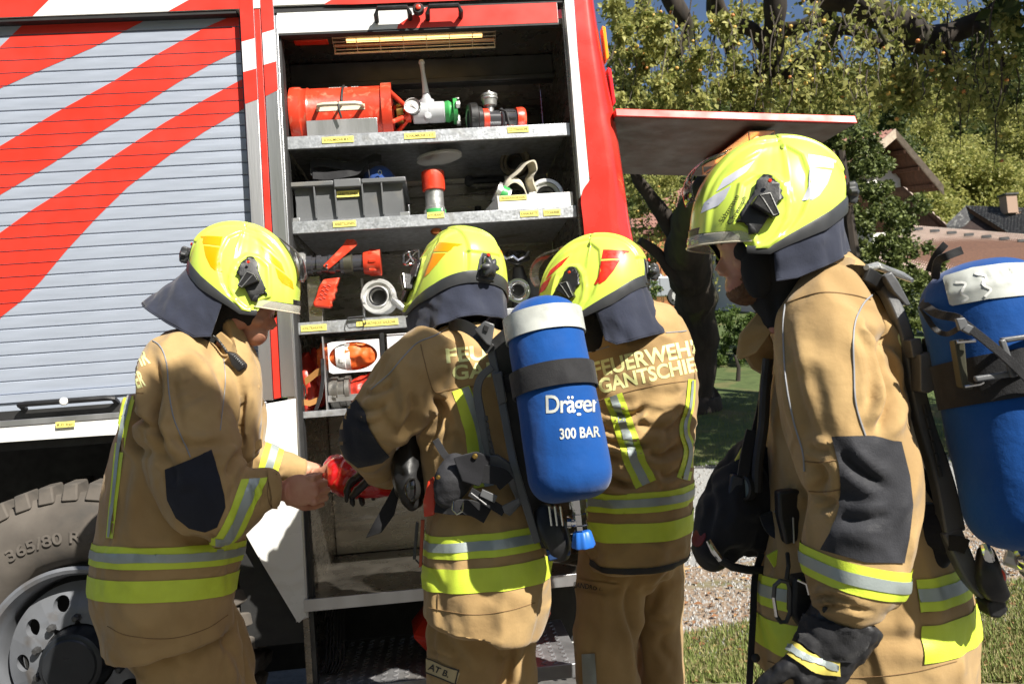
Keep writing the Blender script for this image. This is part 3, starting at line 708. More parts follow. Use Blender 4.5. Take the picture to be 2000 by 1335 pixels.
for a in (35, 145, 215, 325):
    m = MB(); u = V(0, math.cos(R(a)), math.sin(R(a)))
    m.tube([o+X0*(L-.005)+u*(r0-.006), tip+u*.018-X0*.01, tip+u*.008+X0*.01], .0085, 10); m.build('strut', M_itemred, BR, smooth=True)
m = MB(); m.lathe(V(P(773, 200, ya).x, ya, zc_), X0, [(0, .03), (.002, .036), (.024, .036), (.026, .03)], 24); m.build('brass_collar', M_brass, BR, smooth=True)
m = MB(); m.lathe(V(P(790, 200, ya).x, ya, zc_), X0, [(0, .03), (.02, .032), (.022, .02)], 24); m.build('collar_ring', M_itemred, BR, smooth=True)
# white handle, standing off the barrel front
hz_ = P(660, 208, .05).z; ha, hb = P(615, 210, .03).x, P(711, 206, .03).x; yf = ya-r0
m = MB(); m.prism([V(ha, yf+.004, hz_-.010), V(hb, yf+.004, hz_-.010), V(hb, yf+.004, hz_+.010), V(ha, yf+.004, hz_+.010)], V(0, -.003, 0))
m.tube([(ha+.006, yf, hz_), (ha+.012, yf-.028, hz_), (ha+.03, yf-.036, hz_), (hb-.03, yf-.036, hz_), (hb-.012, yf-.028, hz_), (hb-.006, yf, hz_)], .0075, 8)
m.build('barrel_handle', mat('cream_plastic', (.72, .66, .5), .45, var=.1, vs=30), BR, smooth=True)
xx = P(664, 200, .05).x; m = MB()
m.tube([V(xx+.004+.006*math.cos(a), ya-(r0+.003)*math.sin(a), zc_+(r0+.003)*math.cos(a)) for a in [R(k) for k in range(-40, 95, 9)]]+[V(xx-.003, yf-.04, hz_+.004), V(xx-.003, yf-.042, hz_-.02), V(xx+.004, yf-.036, hz_-.05)], .0042, 6)
m.build('rubber_tie', M_rubber, BR, smooth=True)
textflat('PFEIFER  M4', V(P(640, 156, .1).x, ya-.052, zc_+.0885), X0*.105, V(0, .011, .0065), 'barrel_print', M_white, BR, bold=.02)
vo = V(P(805, 205, ya).x, ya, zc_)
vL = P(868, 200, ya).x-vo.x
m = MB(); m.lathe(vo, X0, [(0, .034), (.003, .038), (vL*.45, .038), (vL*.46, .0365), (vL*.5, .0365), (vL*.51, .038), (vL-.004, .038), (vL, .034)], 32)
m.lathe(vo+X0*vL*.45+V(0, -.03, -.028), V(0, -1, 0), [(0, .014), (.02, .014), (.024, .01)], 16)
m.lathe(vo+X0*vL*.45, Z0, [(0, .03), (.045, .028), (.05, .018), (.07, .014)], 20)
m.build('valve_body', mat('grey_cast_paint', (.45, .46, .48), .4, var=.12, vs=20, bump=.15, bs=120), BR, smooth=True)
m = MB(); lx = vo.x+vL*.45; m.tube([(lx, ya, zc_+.06), (lx-.002, ya-.005, zc_+.10), (lx-.006, ya-.01, zc_+.15), (lx-.008, ya-.012, zc_+.178)], [.014, .01, .0075, .009], 10)
blob(m, (lx-.008, ya-.012, zc_+.183), .0115, .0115, .0115, n=8); m.build('valve_lever', mat('light_grey_enamel', (.66, .66, .64), .35), BR, smooth=True)
gc = V(P(808, 208, ya-.06).x, ya-.062, P(808, 208, ya-.06).z)
m = MB(); m.lathe(gc+V(0, .022, 0), V(-.25, -1, .1), [(0, .02), (.006, .03), (.022, .031), (.026, .029), (.022, .0275)], 32, cap=False); g_ = m.build('pressure_gauge', M_chrome, BR, smooth=True)
ga_ = V(-.25, -1, .1).normalized(); m = MB(); m.lathe(gc+V(0, .022, 0)+ga_*.019, ga_, [(0, .0275), (.0012, .0275)], 32); m.build('gauge_dial', M_white, g_)
m = MB(); c_ = gc+V(0, .022, 0)+ga_*.022; m.tube([c_+V(-.006, 0, .007), c_+V(.013, -.002, -.014)], .001, 5)
for k in range(13):
    a = R(225-k*22.5); m.tube([c_+V(.021*math.cos(a), -.003*math.cos(a)*-1-.001, .021*math.sin(a)), c_+V(.024*math.cos(a), -.001, .024*math.sin(a))], .0007, 4)
m.build('gauge_marks', M_black, g_)
gx_ = V(P(868, 205, ya).x, ya, zc_)
m = MB(); m.lathe(gx_, X0, [(0, .028), (.0, .036), (.014, .04), (.024, .033), (.03, .033), (.031, .046), (.045, .047), (.047, .03)], 32); cp = m.build('coupling', M_green, BR, smooth=True)
ringlugs(gx_+X0*.04, X0, .052, cp, M_cast, 4, 'lug', th=.016)
# aluminium cradle in front of the barrel
ca, cb = P(598, 237, .045), P(736, 229, .045)
CR = thing('metal_cradle', 'bent sheet metal cradle holding the large red branch barrel', 'cradle', V((ca.x+cb.x)/2, .06, z1))
m = MB(); zt0 = (ca.z+cb.z)/2; ch = zt0-z1
m.prism([V(ca.x, .052, z1+.001), V(ca.x, .044, zt0), V(ca.x, .047, zt0), V(ca.x, .055, z1+.004), V(ca.x, .09, z1+.004), V(ca.x, .09, z1+.001)], X0*(cb.x-ca.x)); m.build('front_lip', M_alu2, CR, bevel=.0008)
# -- smaller nozzle with red rings
yb2 = .15; NZ = thing('foam_nozzle', 'short black and red foam nozzle with silver cap at the right of the top shelf', 'nozzle', V(P(970, 220, yb2).x, yb2, z1))
na = P(912, 222, yb2); nb_ = P(1030, 222, yb2); zc2 = z1+.062; no = V(na.x, yb2-.03, zc2); ax = V(nb_.x-na.x, .03, 0).normalized(); NL = nb_.x-na.x
m = MB(); m.lathe(no, ax, [(.012, .036), (0, .038), (0, .052), (.006, .06), (.03, .062), (.036, .05), (.05, .046), (.058, .036)], 40, cap=False); m.lathe(no+ax*.006, ax, [(0, .04), (.02, .034), (.05, .03)], 32, cap=False)
m.build('coupling', M_black, NZ, smooth=True); ringlugs(no+ax*.003, ax, .056, NZ, M_rubber, 3)
m = MB(); m.lathe(no+ax*.002, ax, [(0, .036), (-.002, .039), (0, .042)], 32, cap=False); m.build('seal_ring', M_cast, NZ, smooth=True)
m = MB(); m.lathe(no+ax*.05, ax, [(0, .036), (.0, .041), (.024, .041), (.026, .036)], 32); m.build('red_ring', M_itemred, NZ, smooth=True)
m = MB(); m.lathe(no+ax*.076, ax, [(0, .034), (.04, .034), (.045, .042), (.05, .044), (.056, .038), (.1, .037), (.105, .04), (.125, .04), (.13, .035)], 32); m.build('barrel', mat('gloss_black_enamel', (.045, .045, .05), .18, coat=.5), NZ, smooth=True)
for k in range(10):
    a = 2*math.pi*k/10; B_ = ax.orthogonal().normalized(); Cc = ax.cross(B_); u = B_*math.cos(a)+Cc*math.sin(a)
    m = MB(); m.tube([no+ax*.137+u*.036, no+ax*.17+u*.036], .0045, 6); m.build('grip_rib', M_chrome if k % 2 else M_black, NZ, smooth=True)
m = MB(); m.lathe(no+ax*.176, ax, [(0, .034), (.002, .044), (.026, .046), (.034, .042), (.036, .03)], 36); m.build('front_ring', M_itemred, NZ, smooth=True)
m = MB(); c_ = no+ax*.085; m.lathe(c_+Z0*.03, Z0, [(0, .014), (.02, .014), (.022, .024), (.045, .028), (.046, .031), (.052, .031), (.053, .026), (.056, .026), (.057, .03), (.064, .03), (.066, .01), (.068, .006), (.078, .006)], 28); m.build('cap', M_cast, NZ, smooth=True, auto=30)
m = MB(); c_ = no+ax*.14; m.prism([c_+V(-.06, -.02, -.062), c_+V(.03, -.02, -.062), c_+V(.03, -.02, -.034), c_+V(-.055, -.02, -.034)], V(0, .04, 0)); m.build('foot', M_itemred, NZ, bevel=.004)
m = MB(); m.tube([c_+V(-.02, -.03, .03), c_+V(0, -.044, .015), c_+V(.006, -.044, -.02), c_+V(.012, -.04, -.05)], .0045, 6); m.build('strap', M_rubber, NZ, smooth=True)
# dark things further back on the top shelf
m = MB(); tc_ = V(P(1055, 200, .4).x, .42, z1+.06)
GH = thing('coiled_hose', 'dark green rolled hose standing at the back right of the top shelf', 'hose', V(tc_.x, .42, z1))
for k in range(4):
    m = MB(); m.tube([tc_+V((.058-.012*k)*math.cos(a), 0, (.058-.012*k)*math.sin(a)) for a in [2*math.pi*j/20 for j in range(20)]], .006, 6, closed=True); m.build('coil', mat('dark_green_hose', (.02, .06, .05), .6), GH, smooth=True)
# -- grey crate with ropes
g0, g1_ = P(570, 425, .06), P(797, 412, .06); gt = (P(565, 356, .05).z+P(797, 345, .05).z)/2
gx0, gx1 = g0.x+.004, g1_.x-.006; gz0 = z2
CRT = thing('storage_crate', 'grey plastic stacking crate with yellow label holding blue work ropes', 'crate', V((gx0+gx1)/2, .2, gz0))
def quadbox(m, x0, x1, y0, y1, z0, z1_, t=.012, mi=0):  # slightly tapered
    m.hexa([V(x0+t, y0+t*.6, z0), V(x1-t, y0+t*.6, z0), V(x1-t, y1, z0), V(x0+t, y1, z0), V(x0, y0, z1_), V(x1, y0, z1_), V(x1, y1, z1_), V(x0, y1, z1_)], mi)
m = MB(); GH_ = gt-gz0
quadbox(m, gx0+.006, gx1-.006, .07, .076, gz0, gt-.004); m.span((gx0+.01, .075, gz0), (gx0+.018, .4, gt-.004)); m.span((gx1-.018, .075, gz0), (gx1-.01, .4, gt-.004)); m.span((gx0+.01, .40, gz0), (gx1-.01, .408, gt-.004)); m.span((gx0+.02, .077, gz0), (gx1-.02, .4, gz0+.004))
m.build('crate_body', M_grey, CRT, bevel=.002)
m = MB(); gw = gx1-gx0; za = gt-.018
m.span((gx0-.006, .046, za), (gx0+gw*.375, .08, gt)); m.span((gx0+gw*.62, .046, za), (gx1+.006, .08, gt)); m.span((gx0+gw*.375+.001, .042, gt-.028), (gx0+gw*.62-.001, .08, gt+.002)); m.span((gx0-.006, .081, za), (gx0+.02, .41, gt)); m.span((gx1-.02, .081, za), (gx1+.006, .41, gt))
m.build('crate_rim', M_grey, CRT, bevel=.004)
for f in (.195, .378, .617, .79):
    m = MB(); x = gx0+gw*f; m.hexa([V(x, .062, gz0+.02), V(x+.005, .062, gz0+.02), V(x+.005, .08, gz0+.02), V(x, .08, gz0+.02), V(x, .047, za), V(x+.005, .047, za), V(x+.005, .08, za), V(x, .08, za)]); m.build('crate_rib', M_grey, CRT, bevel=.001)
c = P(680, 379, .07); label(CRT, 'ARBEITSLEINEN', (c.x, .066, c.z), .078, .022, X0, Z0, OUT)
for x in (gx0-.008, gx1-.022):
    m = MB(); m.span((x, .041, gz0), (x+.034, .044, gz0+.02)); m.span((x+(.0 if x < gx0 else .031), .041, gz0+.0205), (x+(.003 if x < gx0 else .034), .1, gz0+.045)); tag(m.build('shelf_bracket', M_alu2, None, bevel=.001), 'small bent metal stop at the %s foot of the grey crate' % ('left' if x < gx0 else 'right'), 'bracket', 'crate stops on the second shelf')
# ropes and webbing
RP = thing('rope_bag', 'blue rope bag with black strap loops sticking out of the grey crate', 'bag', V((gx0+gx1)/2, .2, gz0+.01))
m = MB(); blob(m, (P(740, 345, .16).x, .17, gt+.012), .06, .07, .062, n=10); blob(m, (P(610, 350, .16).x, .17, gt-.018), .06, .07, .05, n=10); blob(m, (P(670, 350, .2).x, .2, gt-.03), .1, .08, .05, n=10)
organic(m, 'bag_body', weave('blue_nylon', (.03, .075, .26), s=300, var=.3), RP, voxel=.006, smooth=3, disp=folds(22, .004, (1, 1, 1), 3))
def loop(pts, y, wd, nm='strap_loop'):
    m = MB(); Q = catm([(*p,) for p in pts], 6); m.strip([P(q[0], q[1], q[2]) for q in Q], V(0, wd*.3, wd), V(0, -.003, 0)); m.build(nm, M_web, RP, smooth=True, auto=40)
loop([(628, 345, .1), (607, 333, .1), (612, 320, .1), (640, 318, .1), (672, 324, .1), (700, 322, .11), (722, 312, .11), (735, 308, .11), (745, 311, .11)], 0, .032)
loop([(611, 342, .09), (640, 344, .09), (680, 338, .09), (700, 333, .1), (716, 318, .1), (722, 344, .09)], 0, .03)
m = MB(); blob(m, P(671, 322, .13), .022, .02, .012, n=8); m.build('rope_tag', mat('pale_green_plastic', (.5, .72, .5), .35), RP, smooth=True)
m = MB(); c_ = P(742, 337, .085); m.tube([c_+V(.006*math.cos(a), 0, .008*math.sin(a)) for a in [2*math.pi*j/12 for j in range(12)]], .0018, 6, closed=True); m.build('steel_ring', M_chrome, RP, smooth=True)
# -- red and silver standpipe part with flat plate above
hx_ = P(848, 380, .14); HY = thing('hydrant_connector', 'red topped silver hydrant connector with green collar standing on the middle shelf', 'connector', V(hx_.x, .14, z2))
o = V(hx_.x, .14, z2)
m = MB(); m.lathe(o, Z0, [(0, .05), (.008, .052), (.014, .05), (.018, .04), (.022, .034)], 40); m.lathe(o, Z0, [(.022, .034), (.035, .035), (.05, .036), (.052, .033), (.11, .0335), (.112, .031)], 40); m.build('silver_body', M_cast, HY, smooth=True)
m = MB(); m.lathe(o, Z0, [(.024, .037), (.025, .0385), (.04, .0385), (.041, .037)], 40, cap=False); m.build('green_collar', M_green, HY, smooth=True); ringlugs(o+Z0*.02, Z0, .038, HY, M_cast, 3)
m = MB(); m.lathe(o, Z0, [(.112, .036), (.113, .041), (.165, .0425), (.18, .041), (.184, .036)], 40); m.build('red_cap', M_itemred, HY, smooth=True)
dpl = thing('lever_plate', 'flat grey metal disc hanging above the red hydrant connector', 'disc', V(hx_.x+.03, .3, z2+.19))
m = MB(); pc = P(858, 311, .2); m.lathe(pc, V(-.10, -.02, 1), [(0, .083), (.003, .086), (.010, .086), (.012, .083)], 40); m.build('disc', mat('pale_grey_enamel', (.5, .49, .46), .4, var=.1), dpl, smooth=True)
m = MB(); m.tube([pc+V(0, 0, .01), pc+V(0, .1, .08)], .008, 8); m.build('stem', M_dsteel, dpl, smooth=True)
# dark bottle and clamp behind
bo = P(935, 425, .5); BT = thing('dark_bottle', 'dark grey plastic bottle at the back of the middle shelf', 'bottle', V(bo.x, .5, z2))
m = MB(); m.lathe(V(bo.x, .5, z2), Z0, [(0, .035), (.004, .04), (.03, .041), (.031, .0395), (.034, .041), (.07, .04), (.1, .025), (.11, .014), (.125, .014), (.127, .008)], 28); m.build('bottle_body', M_black, BT, smooth=True)
m = MB(); a_, b_ = P(917, 354, .62), P(985, 350, .62); m.tube([a_, b_], .014, 10); m.lathe(a_+V(0, .01, 0), OUT, [(0, .022), (.02, .022), (.022, .012)], 18); tag(m.build('black_clamp', M_black, None, smooth=True), 'black clamp bar fixed to the back wall beside the dark bottle', 'clamp')
# standing coupling at the back
def coupling(name, lab, c, ax, r, mm, hose=None, n=2, parent=None, base=None, col=None, depth=.05, group=None):
    t = thing(name, lab, 'coupling', base if base is not None else Vector(c), group) if parent is None else parent
    ax = -Vector(ax).normalized(); m = MB()
    m.lathe(c, ax, [(depth, r*.55), (depth, r*.8), (.022, r*.84), (.02, r), (.004, r), (0, r*.96), (.0, r*.78), (.01, r*.76), (.012, r*.62), (.002, r*.6), (0, r*.56), (.002, r*.46), (.04, r*.44)], 44, cap=False)
    p = m.build('coupling_ring', mm, t, smooth=True, auto=35)
    m = MB(); m.lathe(Vector(c)+ax*.035, ax, [(0, .0005), (0, r*.46)], 24, cap=False); m.build('coupling_bore', M_rubber, p)
    m = MB(); m.lathe(Vector(c)-ax*.001, ax, [(.004, r*.44), (-.002, r*.49), (.003, r*.56)], 32, cap=False); m.build('seal', col or M_rubber, p, smooth=True)
    ringlugs(Vector(c)-ax*.004, ax, r*.86, p, mm, n, 'lug', th=.016); return t
coupling('suction_coupling', 'dark brown suction coupling standing at the back of the middle shelf', P(1005, 315, .35), (-.35, -1, .1), .062, mat('dull_bronze', (.2, .17, .12), .4, metal=.8, var=.3, vs=20), base=V(P(1005, 315, .35).x, .35, z2))
# -- white tray with couplings
wa, wb = P(972, 382, .03), P(1105, 374, .03); wt = (wa.z+wb.z)/2
TR = thing('white_tray', 'shallow white tray with yellow label holding hose couplings at the right of the middle shelf', 'tray', V((wa.x+wb.x)/2, .12, z2))
m = MB(); wx1 = xr-.012
m.prism([V(wa.x, .036, z2+.001), V(wx1, .036, z2+.001), V(wx1, .036, wt), V(wa.x-.002, .036, wt)], V(0, .003, 0)); m.prism([V(wa.x-.002, .0395, z2+.001), V(wa.x-.035, .2, z2+.001), V(wa.x-.035, .2, wt-.01), V(wa.x-.002, .0395, wt)], V(.003, 0, 0)); m.span((wa.x-.03, .2, z2+.001), (wx1, .203, wt-.01)); m.build('tray_shell', M_white, TR, bevel=.001)
c = P(1000, 380, .03); label(TR, 'DRUCKSCHLÄUCHE B KURZ', (c.x+.004, .0345, wt-.010), .096, .017, X0, Z0, OUT)
coupling('hose_coupling', 'silver coupling leaning in the white tray with dark bore', P(1067, 381, .12), (-.05, -1, .12), .066, M_cast, base=V(P(1067, 380, .12).x, .12, z2+.003), depth=.07)
FH = thing('flat_hose', 'folded beige flat hose with green marked coupling lying in the white tray', 'hose', V(P(1010, 370, .12).x, .12, z2+.003))
m = MB(); pts = [(985, 372, .13), (992, 352, .12), (1008, 338, .1), (1022, 322, .1), (1035, 318, .1), (1040, 335, .1), (1032, 352, .09), (1040, 375, .09)]
Q = catm(pts, 5); m.strip([P(*q) for q in Q], [V(-.02, .075, .015)]*len(Q), [V(.004, 0, .006)]*len(Q))
Q = catm([(982, 375, .085), (990, 360, .085), (1003, 352, .085), (1015, 358, .08), (1022, 366, .08), (1028, 382, .08)], 5); m.strip([P(*q) for q in Q], [V(.0, .05, .03)]*len(Q), [V(.003, 0, .006)]*len(Q))
m.build('hose_fold', weave('beige_hose_canvas', (.6, .55, .43), s=250, var=.2), FH, smooth=True, auto=60)
c_ = P(985, 375, .075); m = MB(); m.lathe(c_-V(.03, 0, -.005), V(.85, .1, -.45), [(0, .03), (.0, .036), (.012, .036), (.013, .03), (.05, .03), (.052, .026)], 28); m.build('hose_ferrule', M_cast, FH, smooth=True)
m = MB(); m.lathe(c_-V(.03, 0, -.005), V(.85, .1, -.45), [(.018, .0305), (.018, .0312), (.042, .0312), (.042, .0305)], 28, cap=False); m.build('green_stripe', M_green, FH, smooth=True)
# -- third shelf: combination nozzle with pistol grip, mounted on a bracket
yn = .11; NP = thing('pistol_grip_nozzle', 'black and red hose nozzle with pistol grip and raised lever above the third shelf', 'nozzle', V(P(660, 540, yn).x, yn, z3))
A0, A1 = P(568, 520, yn), P(742, 512, yn); ax = (A1-A0).normalized(); L = (A1-A0).length; px_ = L/174
def seg(a, b, pr, mm, nm, k=36, auto=40):
    m = MB(); m.lathe(A0+ax*((a-568)*px_), ax, [((h*(b-a))*px_, r*px_) for h, r in pr], k); return m.build(nm, mm, NP, smooth=True, auto=auto)
seg(560, 600, [(0, 22), (.1, 29), (.35, 29), (.36, 24), (.5, 24), (.52, 28), (.9, 28), (1, 24)], M_cast, 'coupling')
seg(583, 597, [(0, 24.4), (.02, 25), (.9, 25), (1, 24)], M_green, 'green_band')
seg(597, 642, [(0, 15), (.02, 20), (.3, 20), (.32, 17), (.5, 17), (.52, 21), (.7, 21), (.72, 18), (1, 18)], MATS['gloss_black_enamel'], 'swivel')
seg(640, 712, [(0, 16), (.05, 20), (.2, 20), (.22, 17), (.35, 17), (.36, 21), (.45, 21), (.46, 18), (.62, 20), (.64, 20), (.65, 17), (1, 17)], MATS['gloss_black_enamel'], 'barrel')
seg(668, 690, [(0, 17), (.05, 20.4), (.9, 20.4), (1, 17)], mat('dark_olive_ring', (.09, .085, .06), .4, metal=.5), 'pattern_ring')
seg(710, 744, [(0, 16), (.02, 22), (.3, 24), (.6, 24), (.8, 26), (1, 27)], M_itemred, 'bumper')
for k in range(8):
    a = 2*math.pi*k/8; B_ = ax.orthogonal().normalized(); Cc = ax.cross(B_); u = B_*math.cos(a)+Cc*math.sin(a); m = MB(); p = A0+ax*((722-568)*px_)+u*23*px_
    m.tube([p, p+ax*14*px_], 4*px_, 6); m.build('bumper_lug', M_itemred, NP, smooth=True)
gp = [(631, 545), (664, 541), (656, 560), (658, 567), (652, 575), (654, 582), (647, 588), (648, 596), (645, 601), (612, 598), (611, 590), (617, 578), (622, 560)]
m = MB(); m.prism([P(a, b, yn-.016) for a, b in gp], V(0, .032, 0)); m.build('pistol_grip', M_itemred, NP, bevel=.006, seg=3)
for k, (a, b) in enumerate([(632, 560), (629, 568), (626, 576), (624, 584), (641, 558), (637, 566), (634, 574), (631, 582)]):
    m = MB(); m.tube([P(a-5, b+2, yn-.018), P(a, b-2, yn-.0185), P(a+5, b+1, yn-.018)], .0012, 5); m.build('grip_ridge', M_itemred, NP, smooth=True)
for yy in (yn-.04, yn+.036):
    m = MB(); lp = [(630, 519), (640, 527), (650, 519), (698, 478), (690, 468), (677, 466), (668, 480)]
    m.prism([P(a, b, yy) for a, b in lp], V(0, .006, 0)); m.build('lever_arm', M_itemred, NP, bevel=.003)
m = MB(); m.tube([P(688, 474, yn-.04), P(691, 476, yn+.04)], .013, 12); m.build('lever_grip', M_itemred, NP, smooth=True)
for a, b in ((638, 519), (638, 525)):
    m = MB(); m.lathe(P(a, b-1, yn-.04), OUT, [(0, .004), (.003, .004), (.004, .002)], 10); m.build('rivet', M_dsteel, NP)
m = MB(); a_ = P(605, 545, .2); m.span((a_.x, .12, z3+.001), (a_.x+.05, .16, a_.z)); tag(m.build('nozzle_bracket', M_steel, None, bevel=.003), 'steel bracket carrying the pistol grip nozzle on the third shelf', 'bracket')
# -- multi purpose nozzle seen end on
c_ = P(738, 578, .10); MN = coupling('multipurpose_nozzle', 'pale silver nozzle coupling seen end on, beside the pistol grip', c_, (-.1, -1, .05), .063, mat('pale_cast_metal', (.7, .7, .68), .38, metal=.5, var=.1, vs=14, dirt=(.4, .4, .38), ds=20), base=V(c_.x, .1, z3), depth=.12)
m = MB(); m.tube([P(768, 586, .1), P(778, 594, .09), P(788, 602, .085)], [.012, .014, .01], 10); m.build('side_valve', M_cast, MN, smooth=True)
m = MB(); m.span((P(704, 545, .14).x, .14, z3+.001), (P(712, 600, .14).x, .17, P(704, 543, .14).z)); m.span((P(704, 545, .14).x, .14, z3+.001), (P(760, 600, .14).x, .19, z3+.02)); tag(m.build('holder_plate', M_alu2, None, bevel=.002), 'angled holder plate behind the silver end on nozzle', 'bracket')
# wire bail hanging over the shelf edge
m = MB(); m.tube([P(a, b, .016) for a, b in ((679, 622), (677, 634), (681, 640), (710, 637), (714, 632), (712, 618), (680, 621))], .002, 6); m.tube([P(679, 621, .02), P(710, 618, .02)], .0036, 8); tag(m.build('wire_bail', M_dsteel, None, smooth=True), 'wire bail clip hanging over the third shelf edge', 'clip')
# -- hand wheels and chrome bits behind the heads
def handwheel(name, lab, c, ax, r, mm, n=5, base=None):
    t = thing(name, lab, 'valve', base); ax = Vector(ax).normalized(); A = ax.orthogonal().normalized(); B = ax.cross(A); c = Vector(c)
    m = MB(); m.tube([c+(A*math.cos(a)+B*math.sin(a))*r*(1+.12*math.cos(n*a)) for a in [2*math.pi*k/40 for k in range(40)]], r*.14, 8, closed=True); m.build('wheel_rim', mm, t, smooth=True)
    for k in range(n):
        a = 2*math.pi*k/n; m = MB(); m.tube([c, c+(A*math.cos(a)+B*math.sin(a))*r], r*.09, 6); m.build('wheel_spoke', mm, t, smooth=True)
    m = MB(); m.lathe(c-ax*.02, ax, [(0, r*.2), (.04, r*.22), (.044, r*.1)], 14); m.tube([c-ax*.02, c-ax*.09], r*.16, 8); m.build('wheel_hub', mm, t, smooth=True); return t
handwheel('chrome_handwheel', 'small polished handwheel just left of the middle orange striped helmet', P(803, 502, .16), (-.3, -.8, .5), .032, M_chrome, 4, V(P(803, 502, .16).x, .16, z3))
handwheel('black_handwheel', 'dark lobed handwheel high on the divider, between the two middle helmets', P(1008, 502, .25), (0, -.6, .8), .044, M_dsteel, 5, V(P(1008, 502, .25).x, .25, z3))
DV = thing('hose_divider', 'cast metal hose divider body half hidden between the two middle helmets', 'divider', V(P(1005, 590, .22).x, .22, z3))
m = MB(); m.tube([P(1012, 520, .25), P(1015, 545, .26), P(1018, 600, .26)], [.018, .03, .035], 16); m.lathe(P(1040, 575, .3), V(-.2, -1, 0), [(-.03, .05), (.0, .065), (.03, .06)], 24); m.build('divider_body', M_dsteel, DV, smooth=True)
m = MB(); m.tube([P(965, 485, .2), P(975, 496, .18), P(990, 505, .18), (P(1002, 500, .18)), P(1012, 508, .18), P(1028, 500, .19), P(1033, 492, .2)], .006, 8); m.build('chrome_bar', M_chrome, DV, smooth=True)
coupling('outlet_coupling', 'chrome ringed outlet coupling right of the middle helmet', P(1012, 567, .14), (-.05, -1, 0), .046, M_chrome, base=V(P(1012, 567, .14).x, .14, z3), depth=.08)
coupling('outlet_coupling', 'chrome coupling ring mostly hidden behind the middle helmet', P(978, 565, .17), (-.8, -1, 0), .046, M_chrome, base=V(P(978, 565, .17).x, .17, z3), depth=.05)
m = MB(); blob(m, P(852, 452, .2), .022, .02, .014, n=8); tag(m.build('copper_fitting', mat('copper', (.6, .2, .07), .3, metal=.9), None, smooth=True), 'small copper fitting glinting under the middle shelf', 'fitting')
# -- rolled hoses in the left bay and the trays
M_hose = mat('red_hose_canvas', (.6, .04, .02), .42, var=.3, vs=14, bump=.5, bs=60, coat=.15)
M_ohose = mat('orange_hose_canvas', (.8, .14, .02), .55, var=.25, vs=14, bump=.5, bs=60)
HB = thing('red_hose_bundle', 'glossy red folded hose bundle with tan strap in the narrow left bay', 'hose', V(P(607, 760, .12).x, .12, z4))
m = MB(); chain(m, [(600, 700, 2.98, 12, .05), (595, 730, 2.96, 20, .07), (605, 760, 2.95, 24, .08), (600, 790, 2.95, 22, .08)]); chain(m, [(618, 690, 3.0, 8, .05), (625, 740, 2.97, 14, .06), (620, 785, 2.96, 16, .07)])
organic(m, 'hose_roll', M_hose, HB, voxel=.005, smooth=2, disp=folds(20, .012, (1.3, 1, .5), 5, .002))
m = MB(); m.strip([P(a, b, .055) for a, b in ((596, 745), (606, 738), (618, 728), (628, 724))], V(0, -.01, .024), V(0, -.003, 0)); m.build('tan_strap', mat('tan_leather', (.42, .2, .06), .55), HB, smooth=True); m = MB(); m.strip([P(a, b, .052) for a, b in ((594, 785), (605, 787), (618, 782), (624, 780))], V(0, 0, .02), V(0, -.003, 0)); m.build('tan_strap', mat('tan_leather', (.42, .2, .06), .55), HB, smooth=True)
m = MB(); m.strip([P(a, b, .04) for a, b in ((630, 700), (631, 740), (626, 775), (617, 800))], V(.012, 0, 0), V(0, -.003, 0)); m.build('dark_strap', M_web, HB, smooth=True)
m = MB(); c_ = P(590, 765, .06); m.tube([c_+V(.012*math.cos(a), 0, .028*math.sin(a)) for a in [2*math.pi*k/14 for k in range(14)]], .003, 6, closed=True); m.build('steel_hook', M_chrome, HB, smooth=True)
H1 = thing('rolled_hose', 'orange hose with white coupling showing through the oval tray cut-out', 'hose', V(tc.x, .12, zz))
m = MB(); c0 = P(650, 695, .10); m.tube([c0+V(-.04, .02, 0), c0+V(.02, 0, 0), c0+V(.12, .01, 0)], .046, 20); m.lathe(c0+V(.03, 0, 0), X0, [(0, .045), (.02, .05), (.1, .05), (.13, .04)], 24); organic(m, 'hose_body', M_ohose, H1, voxel=.005, smooth=2, disp=folds(25, .008, (1.3, 1, 1), 9, .002))
m = MB(); m.lathe(P(659, 695, .1)-V(.0, .0, 0), X0, [(0, .046), (.0, .055), (.012, .057), (.03, .057), (.032, .053), (.048, .053), (.05, .046)], 32); m.build('hose_coupling', M_white, H1, smooth=True); ringlugs(P(666, 695, .1), X0, .056, H1, M_white, 3, th=.012)
H2 = thing('rolled_hose', 'red hose with dark grey coupling in the lower compartment beside the elbow', 'hose', V(P(690, 770, .12).x, .12, z4))
m = MB(); c0 = P(690, 768, .11); m.tube([c0, c0+V(.05, -.01, .01), c0+V(.12, 0, .02), c0+V(.2, 0, .02)], [.04, .052, .06, .055], 20); organic(m, 'hose_body', M_hose, H2, voxel=.006, smooth=2, disp=folds(18, .008, (1.3, 1, 1), 2, .002))
m = MB(); m.lathe(P(650, 768, .11), V(1, -.12, .05), [(0, .04), (0, .056), (.01, .06), (.03, .06), (.032, .052), (.05, .052), (.055, .057), (.07, .055), (.072, .04)], 36); m.build('hose_coupling', mat('dull_grey_alloy', (.22, .21, .19), .45, metal=.7, var=.25, vs=20), H2, smooth=True); ringlugs(P(656, 768, .11), V(1, -.12, .05), .06, H2, MATS['dull_grey_alloy'], 3, th=.014)
# yellow strip on the side wall
m = MB(); a_ = P(569, 690, .09); m.span((xl+.0005, .10, P(575, 745, .1).z), (xl+.0025, .115, P(571, 690, .1).z)); m.build('yellow_marker', M_ylabel, FE)
